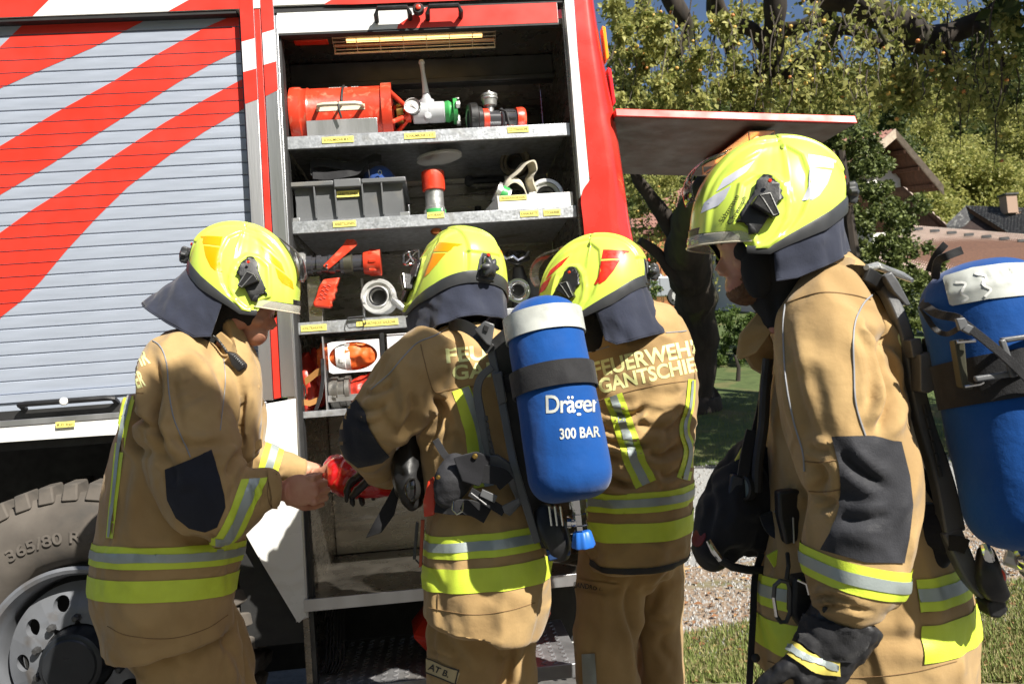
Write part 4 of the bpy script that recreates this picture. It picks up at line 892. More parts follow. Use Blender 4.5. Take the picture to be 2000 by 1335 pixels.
# -- red bowl bag on the step
RB = thing('red_rescue_bag', 'red tarpaulin bag standing on the fold-out step behind the second firefighter', 'bag', V(P(940, 1240, .14).x, .16, zs))
m = MB(); c_ = P(938, 1228, .15); yz = zs
prof = [(-.255, 0, .0), (-.235, .05, .0), (-.2, .12, 0)]
rx = (P(1080, 1215, .15).x-P(797, 1225, .15).x)/2; cx = (P(1080, 1215, .15).x+P(797, 1225, .15).x)/2; cz = P(940, 1215, .15).z; hh = cz-zs
m.lathe(V(cx, .17, zs+.001), Z0, [(0, rx*.45), (.01, rx*.55), (hh*.45, rx*.82), (hh*.95, rx*1.0), (hh*1.05, rx), (hh*1.5, rx*.82), (hh*1.75, rx*.6), (hh*1.8, rx*.3)], 9)
q = m.build('bag_body', mat('red_tarpaulin', (.66, .035, .012), .4, var=.2, vs=9, bump=.3, bs=40, coat=.2), RB, smooth=True, auto=30)
m = MB(); m.tube([V(cx-rx*.4, .0, cz+.08), V(cx-.1, -.02, cz+.16), V(cx+.1, -.02, cz+.16), V(cx+rx*.4, .0, cz+.08)], .008, 6); m.build('bag_handle', M_web, RB, smooth=True)
# ================================================================ helmets, heads
HS = .001
def sdist(px, py, poly):           # signed distance to polygon, + inside
    P_ = np.array(poly, float); best = np.full(px.shape, 1e9); ins = np.zeros(px.shape, bool)
    for i in range(len(P_)):
        a, b = P_[i-1], P_[i]; e = b-a; t = np.clip(((px-a[0])*e[0]+(py-a[1])*e[1])/(e@e), 0, 1)
        best = np.minimum(best, np.hypot(px-a[0]-t*e[0], py-a[1]-t*e[1]))
        c = ((a[1] > py) != (b[1] > py)) & (px < (b[0]-a[0])*(py-a[1])/(b[1]-a[1]+1e-12)+a[0]); ins ^= c
    return np.where(ins, best, -best)
def sst(x, a, b): t = np.clip((x-a)/(b-a), 0, 1); return t*t*(3-2*t)
EDGE_U = [-.14, -.08, 0, .033, .072, .086, .102, .15]; EDGE_Z = [.0, -.042, -.088, -.109, -.107, -.086, -.073, -.072]
def hq(pts): return [((1500-x)*HS, (390-y)*HS) for x, y in pts]      # side view drawing in photo pixels -> helmet coordinates (forward, up)
ARC1 = hq([(1390, 352), (1430, 325), (1480, 298), (1512, 296), (1538, 318), (1546, 360), (1542, 400), (1525, 440), (1500, 470), (1440, 500), (1360, 470), (1370, 400)])
ARC2 = hq([(1418, 372), (1450, 352), (1480, 352), (1500, 375), (1510, 415), (1504, 450), (1484, 480), (1462, 500), (1440, 500), (1428, 470), (1400, 455), (1405, 420)])
ADP = hq([(1464, 363), (1478, 364), (1488, 378), (1494, 408), (1484, 414), (1474, 436), (1463, 446), (1444, 474), (1433, 471), (1424, 454), (1410, 450), (1428, 418), (1444, 396), (1450, 376)])
def shell_pts(NU=230, NV=96, off=0.0, relief=True):
    ph = np.linspace(0, 2*np.pi, NU, endpoint=False)[None, :]; t = np.linspace(0, 1, NV)[:, None]
    cx = np.cos(ph); sy = np.sin(ph); ex = 2/2.35
    bx = np.sign(cx)*np.abs(cx)**ex; by = np.sign(sy)*np.abs(sy)**ex
    X = np.where(bx > 0, .150, .140)*bx; Y = .121*by
    z0 = np.interp(X, EDGE_U, EDGE_Z)
    g = np.where(bx > 0, np.cos(t*np.pi/2)**1.02, np.cos(t*np.pi/2)**.84); h = np.sin(t*np.pi/2)**1.06
    x = -.012*(1-g)+X*g; y = Y*g**.97; z = z0+(.118-z0)*h
    x = x-.012*sst(z, .0, .09)*(bx < 0)*(-bx)*(1-t)
    P_ = np.stack([x+0*y, y+0*x, z+0*x], -1)
    du = np.roll(P_, -1, 1)-np.roll(P_, 1, 1); dv = np.gradient(P_, axis=0); n = np.cross(du, dv); n /= np.linalg.norm(n, axis=-1, keepdims=True)+1e-9
    n[-1] = (0, 0, 1)
    d = np.full(x.shape, off) if off else np.zeros(P_.shape[:2])
    if relief:
        yy = np.abs(P_[..., 1]); d = d+.006*(1-sst(yy, .040, .047))*sst(P_[..., 2], -.06, .03)
        s1 = sdist(P_[..., 0], P_[..., 2], ARC1); s2 = sdist(P_[..., 0], P_[..., 2], ARC2); side = sst(yy, .05, .07)
        d = d-.006*sst(s1, -.001, .006)*side+.0065*sst(s2, -.003, .004)*side-.004*sst(s2, .008, .012)*side
        d = d+.003*np.exp(-((P_[..., 2]-z0)/.006)**2)*0
        d = d-.004*sst(-P_[..., 0], .10, .106)*sst(.055-yy, 0, .006)*sst(.05-P_[..., 2], 0, .006)
    return P_+n*d[..., None], n
def grid_mesh(P_, name, closed=True):
    NV, NU = P_.shape[:2]; vs = P_.reshape(-1, 3)
    i = np.arange(NV-1)[:, None]; j = np.arange(NU if closed else NU-1)[None, :]; a = i*NU+j; b = i*NU+(j+1) % NU
    f = np.stack([a, b, b+NU, a+NU], -1).reshape(-1, 4)
    me = bpy.data.meshes.new(name); me.from_pydata(vs.tolist(), [], f.tolist()); me.update(); return me
_sh, _shn = shell_pts(); SHELL = grid_mesh(_sh, 'shell')
_bm = bmesh.new(); _bm.from_mesh(SHELL)
# brow opening stays as cut; close the crown
bmesh.ops.remove_doubles(_bm, verts=_bm.verts, dist=1e-5); _bm.to_mesh(SHELL); _bm.free()
SHELL.polygons.foreach_set('use_smooth', [True]*len(SHELL.polygons)); SHELL.materials.append(M_helm)
HBV = BVHTree.FromPolygons([v.co.copy() for v in SHELL.vertices], [tuple(p.vertices) for p in SHELL.polygons])
def side_cast(sg, off):
    def f(u, v):
        h = HBV.ray_cast(V(u, sg*.4, v), V(0, -sg, 0))
        return None if h[0] is None else h[0]+(h[1] if h[1].y*sg > 0 else -h[1])*off
    return f
ST_REAR1 = hq([(1548, 321), (1612, 326), (1594, 347), (1546, 346)]); ST_REAR2 = hq([(1545.5, 351), (1591, 351), (1577, 378), (1558, 402), (1545, 410), (1527, 411), (1541, 385)])
ST_F1 = hq([(1455, 328), (1436, 352), (1408, 372), (1384, 386), (1398, 362), (1425, 345)]); ST_F2 = hq([(1408, 377), (1396, 402), (1386, 413), (1366, 421), (1359, 424), (1365, 404), (1380, 392)])
M_tint = mat('dark_visor_glass', (.02, .02, .02), .08, alpha=.72, coat=.3); M_clear = mat('clear_visor_glass', (.75, .73, .62), .06, alpha=.32, spec=.8)
M_clear2 = mat('faint_visor_glass', (.15, .13, .1), .06, alpha=.3, spec=.8)
M_rim = mat('helmet_rim_rubber', (.045, .047, .05), .42, var=.2, vs=12)
M_orange = mat('orange_reflective_sticker', (.95, .33, .0), .32, coat=.3); M_redst = mat('red_reflective_sticker', (.75, .03, .01), .3, coat=.3, var=.3, vs=30)
M_silst = mat('silver_reflective_sticker', (.78, .78, .84), .22, metal=.3, coat=.3)
def to_world(objs, M):
    for o in objs: o.data.transform(M); o.data.update()
def cloth_sheet(name, m_, parent, top, bot, th=.003, n1=18, fold=.004, seed=0, freq=30, M=None, scallop=0):
    """hanging sheet between two point rows, with folds and thickness"""
    nT = len(top); g = np.zeros((n1, nT, 3)); T = np.array([list(p) for p in top]); B = np.array([list(p) for p in bot])
    for i in range(n1):
        s = i/(n1-1); mid = T*(1-s)+B*s; g[i] = mid
    du = np.gradient(g, axis=1); dv = np.gradient(g, axis=0); n = np.cross(du, dv); n /= np.linalg.norm(n, axis=-1, keepdims=True)+1e-9
    for i in range(n1):
        for j in range(nT):
            s = i/(n1-1); q = Vector(g[i, j])*freq+V(seed, 0, 0); q.z *= .35
            g[i, j] += n[i, j]*(noise.noise(q)*fold*(.2+s)+noise.noise(q*2.6)*fold*.35*(.3+s)+.012*math.sin(s*math.pi)*.3)
    me = grid_mesh(g, name, False); me.materials.append(m_); me.polygons.foreach_set('use_smooth', [True]*len(me.polygons))
    o = bpy.data.objects.new(name, me); COL.objects.link(o); fin(o, parent)
    md = o.modifiers.new('t', 'SOLIDIFY'); md.thickness = th; md.offset = 0; return o
def helmet(person, px, py, d, yaw, pitch, roll=0, mirror=False, stick_m=None, drop=(0, -1), dl=(.08, .09), dflare=.01, visor=M_tint, vis_off=.02, seed=0, sc=1.0, phi0=.42, vw=15, drop_s=None):
    """yaw 0 = profile facing left in the photo; mirror = facing right"""
    th = R(yaw); f = (-RT if not mirror else RT)*math.cos(th)+FW*math.sin(th); u = UP.copy(); l = u.cross(f)
    q = Matrix.Rotation(R(pitch), 3, l); f = q@f; u = q@u; q = Matrix.Rotation(R(roll), 3, f); u = q@u; l = u.cross(f)
    o = D(px, py, d); M = Matrix(((f.x*sc, l.x*sc, u.x*sc, o.x), (f.y*sc, l.y*sc, u.y*sc, o.y), (f.z*sc, l.z*sc, u.z*sc, o.z), (0, 0, 0, 1)))
    me = SHELL.copy(); H = bpy.data.objects.new('helmet', me); COL.objects.link(H); fin(H, person); parts = [H]
    def bd(m, nm, mm, **k): o_ = m.build(nm, mm, H, **k); parts.append(o_); return o_
    # dark liner
    L_, _ = shell_pts(90, 30, -.008, False); lm = grid_mesh(L_, 'liner'); lm.materials.append(M_rubber); lo = bpy.data.objects.new('liner', lm); COL.objects.link(lo); fin(lo, H, True, 0); parts.append(lo)
    # rim band from ear over the nape to the other ear
    NU = 120; phs = [math.pi*.36+(2*math.pi-math.pi*.72)*i/(NU-1) for i in range(NU)]; m = MB(); ex = 2/2.35; rows = []
    for p in phs:
        c, s = math.cos(p), math.sin(p); bx = math.copysign(abs(c)**ex, c); by = math.copysign(abs(s)**ex, s); X = (.15 if bx > 0 else .14)*bx; Y = .121*by; z = float(np.interp(X, EDGE_U, EDGE_Z))
        hgt = .010+.016*max(0, min(1, (.03-X)/.10)); k1 = 1+.002/.13; k2 = 1+.016*max(0, (.03-X)/.15)
        rows.append([V(X*k1, Y*k1, z+.004), V(X*k1*1.012, Y*k1*1.012, z-.002), V(X*k2*1.012, Y*k2*1.012, z-hgt*.8), V(X*k2*1.004, Y*k2*1.004, z-hgt), V(X*.95, Y*.95, z-hgt+.003), V(X*.95, Y*.95, z+.002)])
    k = 6; m.add([p for r_ in rows for p in r_], [(i*k+j, i*k+(j+1) % k, (i+1)*k+(j+1) % k, (i+1)*k+j) for i in range(NU-1) for j in range(k)]); bd(m, 'rim_band', M_rim, smooth=True)
    # upright tab and star knob at the back
    m = MB(); m.prism([(-.147, -.026, -.02), (-.142, -.020, .03), (-.137, -.012, .052), (-.137, .012, .052), (-.142, .020, .03), (-.147, .026, -.02)], (.02, 0, 0)); m.prism([(-.149, -.016, -.01), (-.147, -.011, .04), (-.147, .011, .04), (-.149, .016, -.01)], (.006, 0, 0)); bd(m, 'rear_tab', M_rim, bevel=.003)
    m = MB(); m.lathe((-.148, 0, .043), (-1, 0, .1), [(0, .005), (.003, .004)], 10); bd(m, 'red_dot', M_redst)
    m = MB(); n = 60; prof = [(0, .010), (.004, .020), (.014, .022), (.020, .018), (.024, .009)]; vs = []
    for hh, r_ in prof:
        for j in range(n): a = 2*math.pi*j/n; rr = r_*(1+.17*math.cos(6*a)) if r_ > .012 else r_; vs.append(V(-.150-hh, rr*math.cos(a), .012+rr*math.sin(a)))
    m.add(vs, [(i*n+j, i*n+(j+1) % n, (i+1)*n+(j+1) % n, (i+1)*n+j) for i in range(4) for j in range(n)]+[tuple(range(4*n, 5*n))]); bd(m, 'star_knob', M_rim, smooth=True, auto=40)
    for sg in (1, -1):
        for nm, poly, mm, so in (('side_adapter', ADP, M_black, .004), ('sticker', ST_REAR1, stick_m, .0), ('sticker', ST_REAR2, stick_m, .0), ('sticker', ST_F1, stick_m, 0), ('sticker', ST_F2, stick_m, 0)):
            bm = polybm([poly]); gridcut(bm, .006); ob = stick(bm, None, nm, mm, H, caster=side_cast(sg, .0009 if not so else .006), jump=.06); parts.append(ob)
            if so: md = ob.modifiers.new('t', 'SOLIDIFY'); md.thickness = .008; md.offset = 0
        kn = hq([(1441, 404), (1464, 399), (1481, 440), (1470, 445), (1455, 436), (1430, 420)]); c0 = V(0, sg*.121, 0)
        m = MB(); m.prism([V(a, sg*.112, b) for a, b in kn], V(0, sg*.022, 0)); bd(m, 'adapter_knob', M_black, bevel=.003)
        m = MB(); m.tube([V(a, sg*.1345, b) for a, b in hq([(1444, 405), (1462, 401), (1478, 437), (1468, 441), (1450, 412)])], .0011, 5, closed=True); bd(m, 'knob_edge', M_cast)
        m = MB(); m.lathe(V(*[hq([(1466, 376)])[0][0], sg*.118, hq([(1466, 376)])[0][1]]), V(0, sg, 0), [(0, .004), (.004, .003)], 8); bd(m, 'adapter_dot', M_redst)
    # brow piece, drop-down visor edge, raised tinted visor
    def arc_shell(nm, x0, ya, za, zb, mm, rng=R(62), th=.0018, bulge=0, xo=0):
        g = np.zeros((8, 40, 3))
        for i in range(8):
            s = i/7
            for j in range(40):
                a = -rng+2*rng*j/39; rr = 1+bulge*math.sin(s*math.pi); g[i, j] = ((x0+xo*s)*math.cos(a)*rr, ya*math.sin(a)*rr, za+(zb-za)*s)
        mm_ = grid_mesh(g, nm, False); mm_.materials.append(mm); mm_.polygons.foreach_set('use_smooth', [True]*len(mm_.polygons)); ob = bpy.data.objects.new(nm, mm_); COL.objects.link(ob); fin(ob, H); md = ob.modifiers.new('t', 'SOLIDIFY'); md.thickness = th; parts.append(ob)
    arc_shell('brow_guard', .1535, .124, -.080, -.060, M_black, R(22), .004)
    arc_shell('clear_visor', .156, .122, -.094, -.074, M_clear, R(66), .0015, .005)
    m = MB(); m.tube([V(.157*math.cos(a), .123*math.sin(a), -.094) for a in [R(-66)+R(132)*i/40 for i in range(41)]], .0016, 6); bd(m, 'visor_edge', mat('visor_edge_plastic', (.55, .5, .38), .3), smooth=True)
    g = np.zeros((14, 30, 3))
    for i in range(14):
        e = R(0)+R(58)*i/13
        for j in range(30): a = R(-vw)+R(2*vw)*j/29; rr = 1+vis_off*math.sin(math.pi*min(1, i/13+.12)); g[i, j] = (-.012+.162*math.cos(e)**.9*math.cos(a)*rr, .15*math.cos(e)*math.sin(a), -.01+.125*math.sin(e)*rr)
    vm = grid_mesh(g, 'raised_visor', False); vm.materials.append(visor); vm.polygons.foreach_set('use_smooth', [True]*len(vm.polygons)); ob = bpy.data.objects.new('raised_visor', vm); COL.objects.link(ob); fin(ob, H); md = ob.modifiers.new('t', 'SOLIDIFY'); md.thickness = .002; parts.append(ob)
    to_world(parts, M)
    # neck cloth, hangs from the rim
    top, bot = [], []; NT = 60
    for i in range(NT):
        s = i/(NT-1); p = math.pi*phi0+(2*math.pi-2*math.pi*phi0)*s; c, sn = math.cos(p), math.sin(p); bx = math.copysign(abs(c)**ex, c); by = math.copysign(abs(sn)**ex, sn); X = (.15 if bx > 0 else .14)*bx; Y = .121*by; z = float(np.interp(X, EDGE_U, EDGE_Z))-.012
        L = dl[0]+(dl[1]-dl[0])*math.sin(s*math.pi); edge = min(s, 1-s)*NT/3.0
        L *= min(1, .80+.2*min(1, edge))
        c_ = math.sin(s*math.pi)**.8; ds_ = drop_s or drop; dx_, dz_ = ds_[0]*(1-c_)+drop[0]*c_, ds_[1]*(1-c_)+drop[1]*c_
        top.append(M@V(X*.97, Y*.97, z)); bot.append(M@V(X*(.97+dflare)+dx_*L, Y*(.97+dflare*1.5), z+dz_*L))
    nc = cloth_sheet('neck_guard', M_navy, H, top, bot, .003, 22, .009, seed, 26)
    m = MB(); m.tube([Vector(nc.data.vertices[(22-1)*NT+j].co) for j in range(NT)], .0022, 6); m.build('neck_guard_hem', M_navy, nc, smooth=True)
    return H, M
def head_blobs(mb, M):
    q = M.to_3x3()
    def b(c, r): blob(mb, M@V(*c), *r, rot=q, n=12)
    b((-.012, 0, -.035), (.098, .076, .10)); b((.03, 0, -.10), (.062, .06, .075)); b((.048, 0, -.165), (.036, .036, .034)); b((.068, 0, -.086), (.030, .05, .018))
    b((.012, .048, -.125), (.03, .018, .04)); b((.012, -.048, -.125), (.03, .018, .04))
    mb.tube([M@V(.078, 0, -.100), M@V(.088, 0, -.122), M@V(.096, 0, -.141)], [.0065, .0085, .0105], 10)
    for s in (1, -1): b((.088, .008*s, -.144), (.0085, .006, .006)); b((.076, .028*s, -.092), (.014, .018, .006)); b((.058, .038*s, -.128), (.02, .016, .016))
    b((.070, 0, -.160), (.013, .022, .0055)); b((.067, 0, -.168), (.012, .02, .006))
    mb.tube([M@V(-.01, 0, -.09), M@V(-.035, 0, -.19), M@V(-.05, 0, -.25)], .058, 16)
def eyes(person, M):
    for s in (1, -1):
        m = MB(); blob(m, M@V(.068, .029*s, -.106), .0105, .0105, .0105, n=8); m.build('eye', mat('eye_white', (.6, .57, .52), .15), person, smooth=True)
def hood(person, M, neck=True):
    m = MB(); q = M.to_3x3(); blob(m, M@V(-.018, 0, -.05), .098, .088, .10, rot=q); blob(m, M@V(-.006, 0, -.13), .062, .078, .085, rot=q); blob(m, M@V(.008, 0, -.125), .060, .078, .082, rot=q); 
    if neck: m.tube([M@V(-.02, 0, -.13), M@V(-.04, 0, -.20), M@V(-.05, 0, -.235)], [.072, .068, .062], 18)
    else: m.tube([M@V(-.02, 0, -.13), M@V(-.03, 0, -.18)], [.06, .05], 18)
    organic(m, 'hood', mat('black_knit', (.012, .012, .013), .95, bump=.4, bs=400), person, voxel=.006, smooth=4, disp=folds(16, .006, (1, 1, 1), 4))
# ---------------------------------------------------------------- hands
def hand(mb, wrist, palm_dir, palm_n, curl, size=1.0, thumb=(.9, .5), spread=.05, side=1, fingers=(1, 1, 1, 1)):
    """palm blob and five bent tapering fingers; palm_n points out of the palm"""
    w = Vector(wrist); f = Vector(palm_dir).normalized(); n = Vector(palm_n); n = (n-f*n.dot(f)).normalized(); s = f.cross(n)*side; k = size
    q = Matrix((f, s, n)).transposed()
    mb.tube([w-f*.05*k, w, w+f*.02*k], [.027*k, .026*k, .028*k], 14)
    blob(mb, w+f*.045*k, .052*k, .042*k, .018*k, rot=q, n=12); blob(mb, w+f*.03*k+s*.026*k+n*.006*k, .03*k, .016*k, .016*k, rot=q, n=10)
    lens = [(.042, .026, .021), (.047, .030, .022), (.043, .028, .022), (.033, .021, .019)]
    for i, (L3, c) in enumerate(zip(lens, curl)):
        off = (.031-.0205*i); p = w+f*(.086-.004*abs(i-1.2))*k+s*off*k; a = 0; pts = [w+f*.05*k+s*off*.8*k, p]; rs = [.0085*k, .0098*k]
        dr = (f+s*spread*(1.5-i)).normalized()
        for j, L in enumerate(L3):
            a += c*(.9, 1.1, .7)[j]; dd = dr*math.cos(a)+n*math.sin(a); p = p+dd*L*k; pts.append(p); rs.append((.0092, .0084, .0068)[j]*k*(1, 1, 1, .88)[i])
        mb.tube(pts, rs, 10)
        blob(mb, pts[-1], rs[-1], rs[-1], rs[-1], n=6); blob(mb, pts[1]-n*.002, .0115*k, .0115*k, .0105*k, n=6)
    a, b = thumb; p = w+f*.02*k+s*.028*k+n*.008*k; d1 = (f*(1-a*.6)+s*a+n*b*.5).normalized(); d2 = (f*.8+s*a*.4+n*b).normalized(); d3 = (f*.9-s*.05+n*b*1.1).normalized()
    pts = [p-f*.015*k, p, p+d1*.036*k, p+d1*.036*k+d2*.030*k, p+d1*.036*k+d2*.030*k+d3*.022*k]; mb.tube(pts, [.013*k, .015*k, .0125*k, .0108*k, .0085*k], 10); blob(mb, pts[-1], .0083*k, .0083*k, .0083*k, n=6)
def boots(person, pts, m=None):
    for (x, y, fx, fy) in pts:
        m = MB(); f = V(fx, fy, 0).normalized(); s = V(-f.y, f.x, 0); o = V(x, y, 0)
        m.tube([o+Z0*.32, o+Z0*.12, o+Z0*.07+f*.02], [.065, .06, .06], 16); blob(m, o+f*.09+Z0*.05, .10, .055, .05, rot=Matrix((f, s, Z0)).transposed(), n=10); blob(m, o-f*.01+Z0*.045, .06, .045, .045, n=10)
        organic(m, 'boot', mat('black_leather', (.02, .02, .02), .4, var=.3, vs=20), person, voxel=.008, smooth=3)
        m = MB(); Q = []
        for k in range(20): a = 2*math.pi*k/20; Q.append(o+f*(.06+.125*math.cos(a))+s*.052*math.sin(a)+Z0*.0)
        m.prism(Q, Z0*.022); m.build('boot_sole', M_rubber, person)
# ================================================================ people
def foot(px, d, z=0.0):      # point on the ground under a pixel column
    p = D(px, 1300, d); return p.x, p.y
def legchain(mb, top, mid, bot_px, d, w0, w1, w2, t0=.1, t1=.085, t2=.07):
    fx = D(bot_px, 1500, d); # py for z = .12 at this depth
    lo, hi = 1300, 2600
    for _ in range(30):
        mm = (lo+hi)/2
        if D(bot_px, mm, d).z > .12: lo = mm
        else: hi = mm
    chain(mb, [(*top, w0, t0), (*mid, w1, t1), ((mid[0]+bot_px)/2, (mid[1]+lo)/2, d, (w1+w2)/2, (t1+t2)/2), (bot_px, lo, d, w2, t2)], 20, 5)
    p = D(bot_px, lo, d); return p.x, p.y
SK = []
# ---------------- person 1: left, profile, looking down to the right
p1 = thing('person', 'leftmost firefighter in profile, orange striped helmet, bare hands reaching to a red pouch', 'person', V(D(350, 1200, 2.2).x, D(350, 1200, 2.2).y, 0))
H1_, M1 = helmet(p1, 480, 526, 2.18, 4, 9, 0, True, M_orange, (-.66, -.76), (.115, .158), .02, visor=M_tint, vis_off=.06, seed=1, phi0=.52, drop_s=(-.15, -1))
mb = MB(); head_blobs(mb, M1)
chain(mb, [(408, 650, 2.2, 26, .05), (392, 720, 2.2, 50, .1), (350, 900, 2.2, 90, .14), (330, 1150, 2.2, 90, .13)], 16)
chain(mb, [(350, 740, 2.06, 32, .04), (385, 930, 1.98, 32, .04), (430, 985, 1.98, 30, .035), (500, 968, 2.02, 22, .03), (555, 957, 2.05, 17, .024)], 14)
chain(mb, [(440, 740, 2.38, 30, .04), (480, 880, 2.38, 24, .03), (560, 908, 2.41, 18, .026), (612, 920, 2.43, 15, .022)], 14)
wr1, wr2 = D(552, 958, 2.05), D(610, 920, 2.43)
hand(mb, wr1, RT*1.0+UP*.05-FW*.1, UP*.05+RT*-.15+FW*.95, (1.25, 1.3, 1.3, 1.35), .98, (.55, .9), .02, -1)
hand(mb, wr2, RT*1.0-UP*.28-FW*.05, UP*.95+RT*.25-FW*.15, (.22, .28, .3, .38), 1.0, (.5, 1.3), .06, 1)
organic(mb, 'body', M_skin, p1, voxel=.0034, smooth=3, sf=.5, disp=lambda co, nr: np.array([noise.noise(Vector(c)*55)*.0007 for c in co]))
eyes(p1, M1); 
m = MB(); q = M1.to_3x3(); blob(m, M1@V(-.008, 0, -.075), .084, .083, .10, rot=q, n=12); blob(m, M1@V(.022, 0, -.105), .052, .076, .06, rot=q, n=12); m.tube([M1@V(-.03, 0, -.11), M1@V(-.055, 0, -.2), M1@V(-.07, 0, -.26)], [.07, .062, .062], 16); organic(m, 'hood', mat('black_knit', (.012, .012, .013), .95, bump=.4, bs=400), p1, voxel=.006, smooth=3)
m = MB(); m.strip([M1@V(*c) for c in ((-.05, .079, -.085), (0, .086, -.115), (.04, .08, -.145), (.07, .06, -.155))], M1.to_3x3()@V(.006, 0, .022), M1.to_3x3()@V(0, .004, 0)); m.strip([M1@V(*c) for c in ((.03, .084, -.10), (.05, .078, -.14), (.055, .066, -.175))], M1.to_3x3()@V(.024, 0, .004), M1.to_3x3()@V(0, .004, 0)); m.build('chin_strap', M_black, p1, smooth=True)
# jacket
mb = MB()
chain(mb, [(398, 662, 2.2, 50, .12), (385, 700, 2.2, 86, .2), (382, 770, 2.2, 108, .225), (364, 860, 2.2, 124, .235), (350, 960, 2.2, 132, .235), (336, 1060, 2.2, 134, .24), (325, 1140, 2.2, 133, .24), (331, 1222, 2.2, 122, .225), (333, 1236, 2.2, 120, .22)], 40, 4, 2.3, dome=.12)
chain(mb, [(352, 688, 2.10, 62, .08), (352, 760, 2.04, 80, .1), (368, 850, 1.99, 86, .105), (388, 935, 1.97, 88, .1), (425, 985, 1.98, 76, .09), (470, 975, 2.0, 66, .075), (515, 962, 2.02, 47, .058), (541, 958, 2.035, 37, .048)], 28, 5, dome=.25)
chain(mb, [(425, 700, 2.34, 60, .08), (462, 800, 2.38, 52, .08), (478, 880, 2.38, 42, .06), (530, 905, 2.4, 32, .045), (592, 919, 2.425, 23, .036)], 22, 5, dome=.2)
chain(mb, [(455, 655, 2.22, 22, .12), (470, 720, 2.2, 34, .14), (484, 790, 2.19, 26, .12), (482, 880, 2.19, 22, .12)], 20, 4)
cr = [([(262, 690), (268, 780), (262, 850), (285, 900)], 7, .014), ([(300, 760), (305, 820), (325, 870)], 6, .012), ([(255, 800), (290, 830), (312, 850)], 6, .009), ([(300, 690), (310, 760), (308, 830), (318, 900)], 9, .016),
      ([(415, 700), (440, 780), (432, 830)], 8, .006), ([(470, 880), (455, 900), (440, 930)], 8, .01), ([(330, 720), (345, 800), (360, 880)], 10, .005), ([(330, 850), (370, 870), (440, 868)], 8, .006),
      ([(420, 1040), (400, 1055), (350, 1050)], 10, .008), ([(200, 1040), (260, 1075), (330, 1085)], 12, .004), ([(480, 760), (470, 820), (478, 880)], 5, .008), ([(490, 945), (500, 970), (495, 1000)], 5, .005), ([(505, 940), (516, 965), (512, 995)], 4, .005), ([(250, 900), (240, 980), (230, 1060)], 12, .006),
      ([(270, 870), (330, 900), (345, 960)], 10, .007)]
J1 = organic(mb, 'jacket', M_tan, p1, voxel=.006, smooth=4, disp=folds(9, .010, (1, 1, .5), 1, .0025), creases=cr, amp=1.5)
mb = MB(); fs = [legchain(mb, (348, 1190, 2.17), (378, 1335, 2.15), 400, 2.14, 100, 94, 66, .10, .09), legchain(mb, (376, 1190, 2.3), (428, 1335, 2.3), 450, 2.3, 80, 74, 62, .10)]
chain(mb, [(335, 1120, 2.22, 100, .15), (348, 1250, 2.22, 104, .15)], 24, 1)
T1 = organic(mb, 'trousers', M_tan2, p1, voxel=.009, smooth=6, disp=folds(8, .007, (1, 1, .6), 2, .002), creases=[([(420, 1240), (460, 1280), (480, 1335)], 9, .01), ([(300, 1260), (350, 1300), (380, 1335)], 9, .006)])
boots(p1, [(*f, 1, .15) for f in fs])
YB = (M_hivis, M_silver)
B1 = bvh(J1)
# hem bands: planes tilted with the coat
def plane_pt(px, py, d): return D(px, py, d)
tors = lambda lim: None
n1 = (UP*1+RT*.0+FW*.16).normalized()
def notarm(dmin): return lambda c, n: (c-CAM).dot(FW) > dmin
def mkband(J, px, py, d, n, wd, par, mats=YB, keep=None, side=()): return band3(J, D(px, py, d), n, wd, par, mats, keep, side=side)
mkband(J1, 330, 1072, 2.2, n1, .052, J1); mkband(J1, 326, 1130, 2.2, n1, .052, J1, (M_hivis, None))
# sleeve band (right arm)
ns = (D(541, 958, 2.035)-D(470, 975, 2.0)).normalized()
band3(J1, D(466, 985, 2.0), (ns-UP*.62).normalized(), .056, J1, YB, keep=lambda c, n: (c-CAM).dot(FW) < 2.10, side=[(D(500, 930, 2.0), -UP), (D(430, 1052, 2.0), UP)])
ns = (D(592, 919, 2.42)-D(530, 905, 2.4)).normalized(); band3(J1, D(528, 905, 2.4), ns, .055, J1, YB, keep=lambda c, n: (c-D(528, 905, 2.4)).length < .09)
rib(B1, [(256, 765), (238, 850), (226, 950), (215, 1050)], (22, 13), 'reflective_band', M_hivis, J1, g=9, off=.0025); rib(B1, [(255, 767), (237, 850), (225, 950), (214, 1048)], (8, 5), 'silver_stripe', M_silver, J1, g=9, off=.0042)
rib(B1, [(430, 1050), (428, 1080)], 32, 'reflective_band', M_hivis, J1, g=7, off=.0025); rib(B1, [(430, 1050), (428, 1080)], 13, 'silver_stripe', M_silver, J1, g=7, off=.0042)
patch(B1, [(322, 917), (413, 879), (422, 905), (437, 965), (440, 990), (424, 1028), (400, 1038), (370, 1030), (345, 1010), (328, 975)], 'elbow_patch', weave('black_elbow_fabric', (.022, .024, .033), s=500, st=.6), J1, g=7, off=.003)
piping(B1, [(283, 658), (312, 675), (325, 710), (330, 770), (340, 820), (358, 860), (372, 892)], 'grey_piping', M_pipe, J1)
piping(B1, [(437, 700), (440, 745), (434, 800), (430, 840)], 'grey_piping', M_pipe, J1, .0012)
piping(B1, [(540, 925), (527, 935), (522, 960), (527, 985), (538, 992)], 'cuff_seam', M_thread, J1, .0012)
textstick(B1, 'EHR', (256, 722), (294, 708), 30, 'lettering', M_letter, J1, bold=.028, off=.001, g=.1); textstick(B1, 'CHIER', (244, 766), (285, 752), 30, 'lettering', M_letter, J1, bold=.028, off=.001, g=.1)
piping(B1, [(243, 772), (262, 768), (280, 768)], 'seam', M_thread, J1, .0012)
piping(B1, [(210, 1222), (250, 1240), (330, 1246), (400, 1228), (445, 1200)], 'hem_stitch', M_thread, J1, .001)
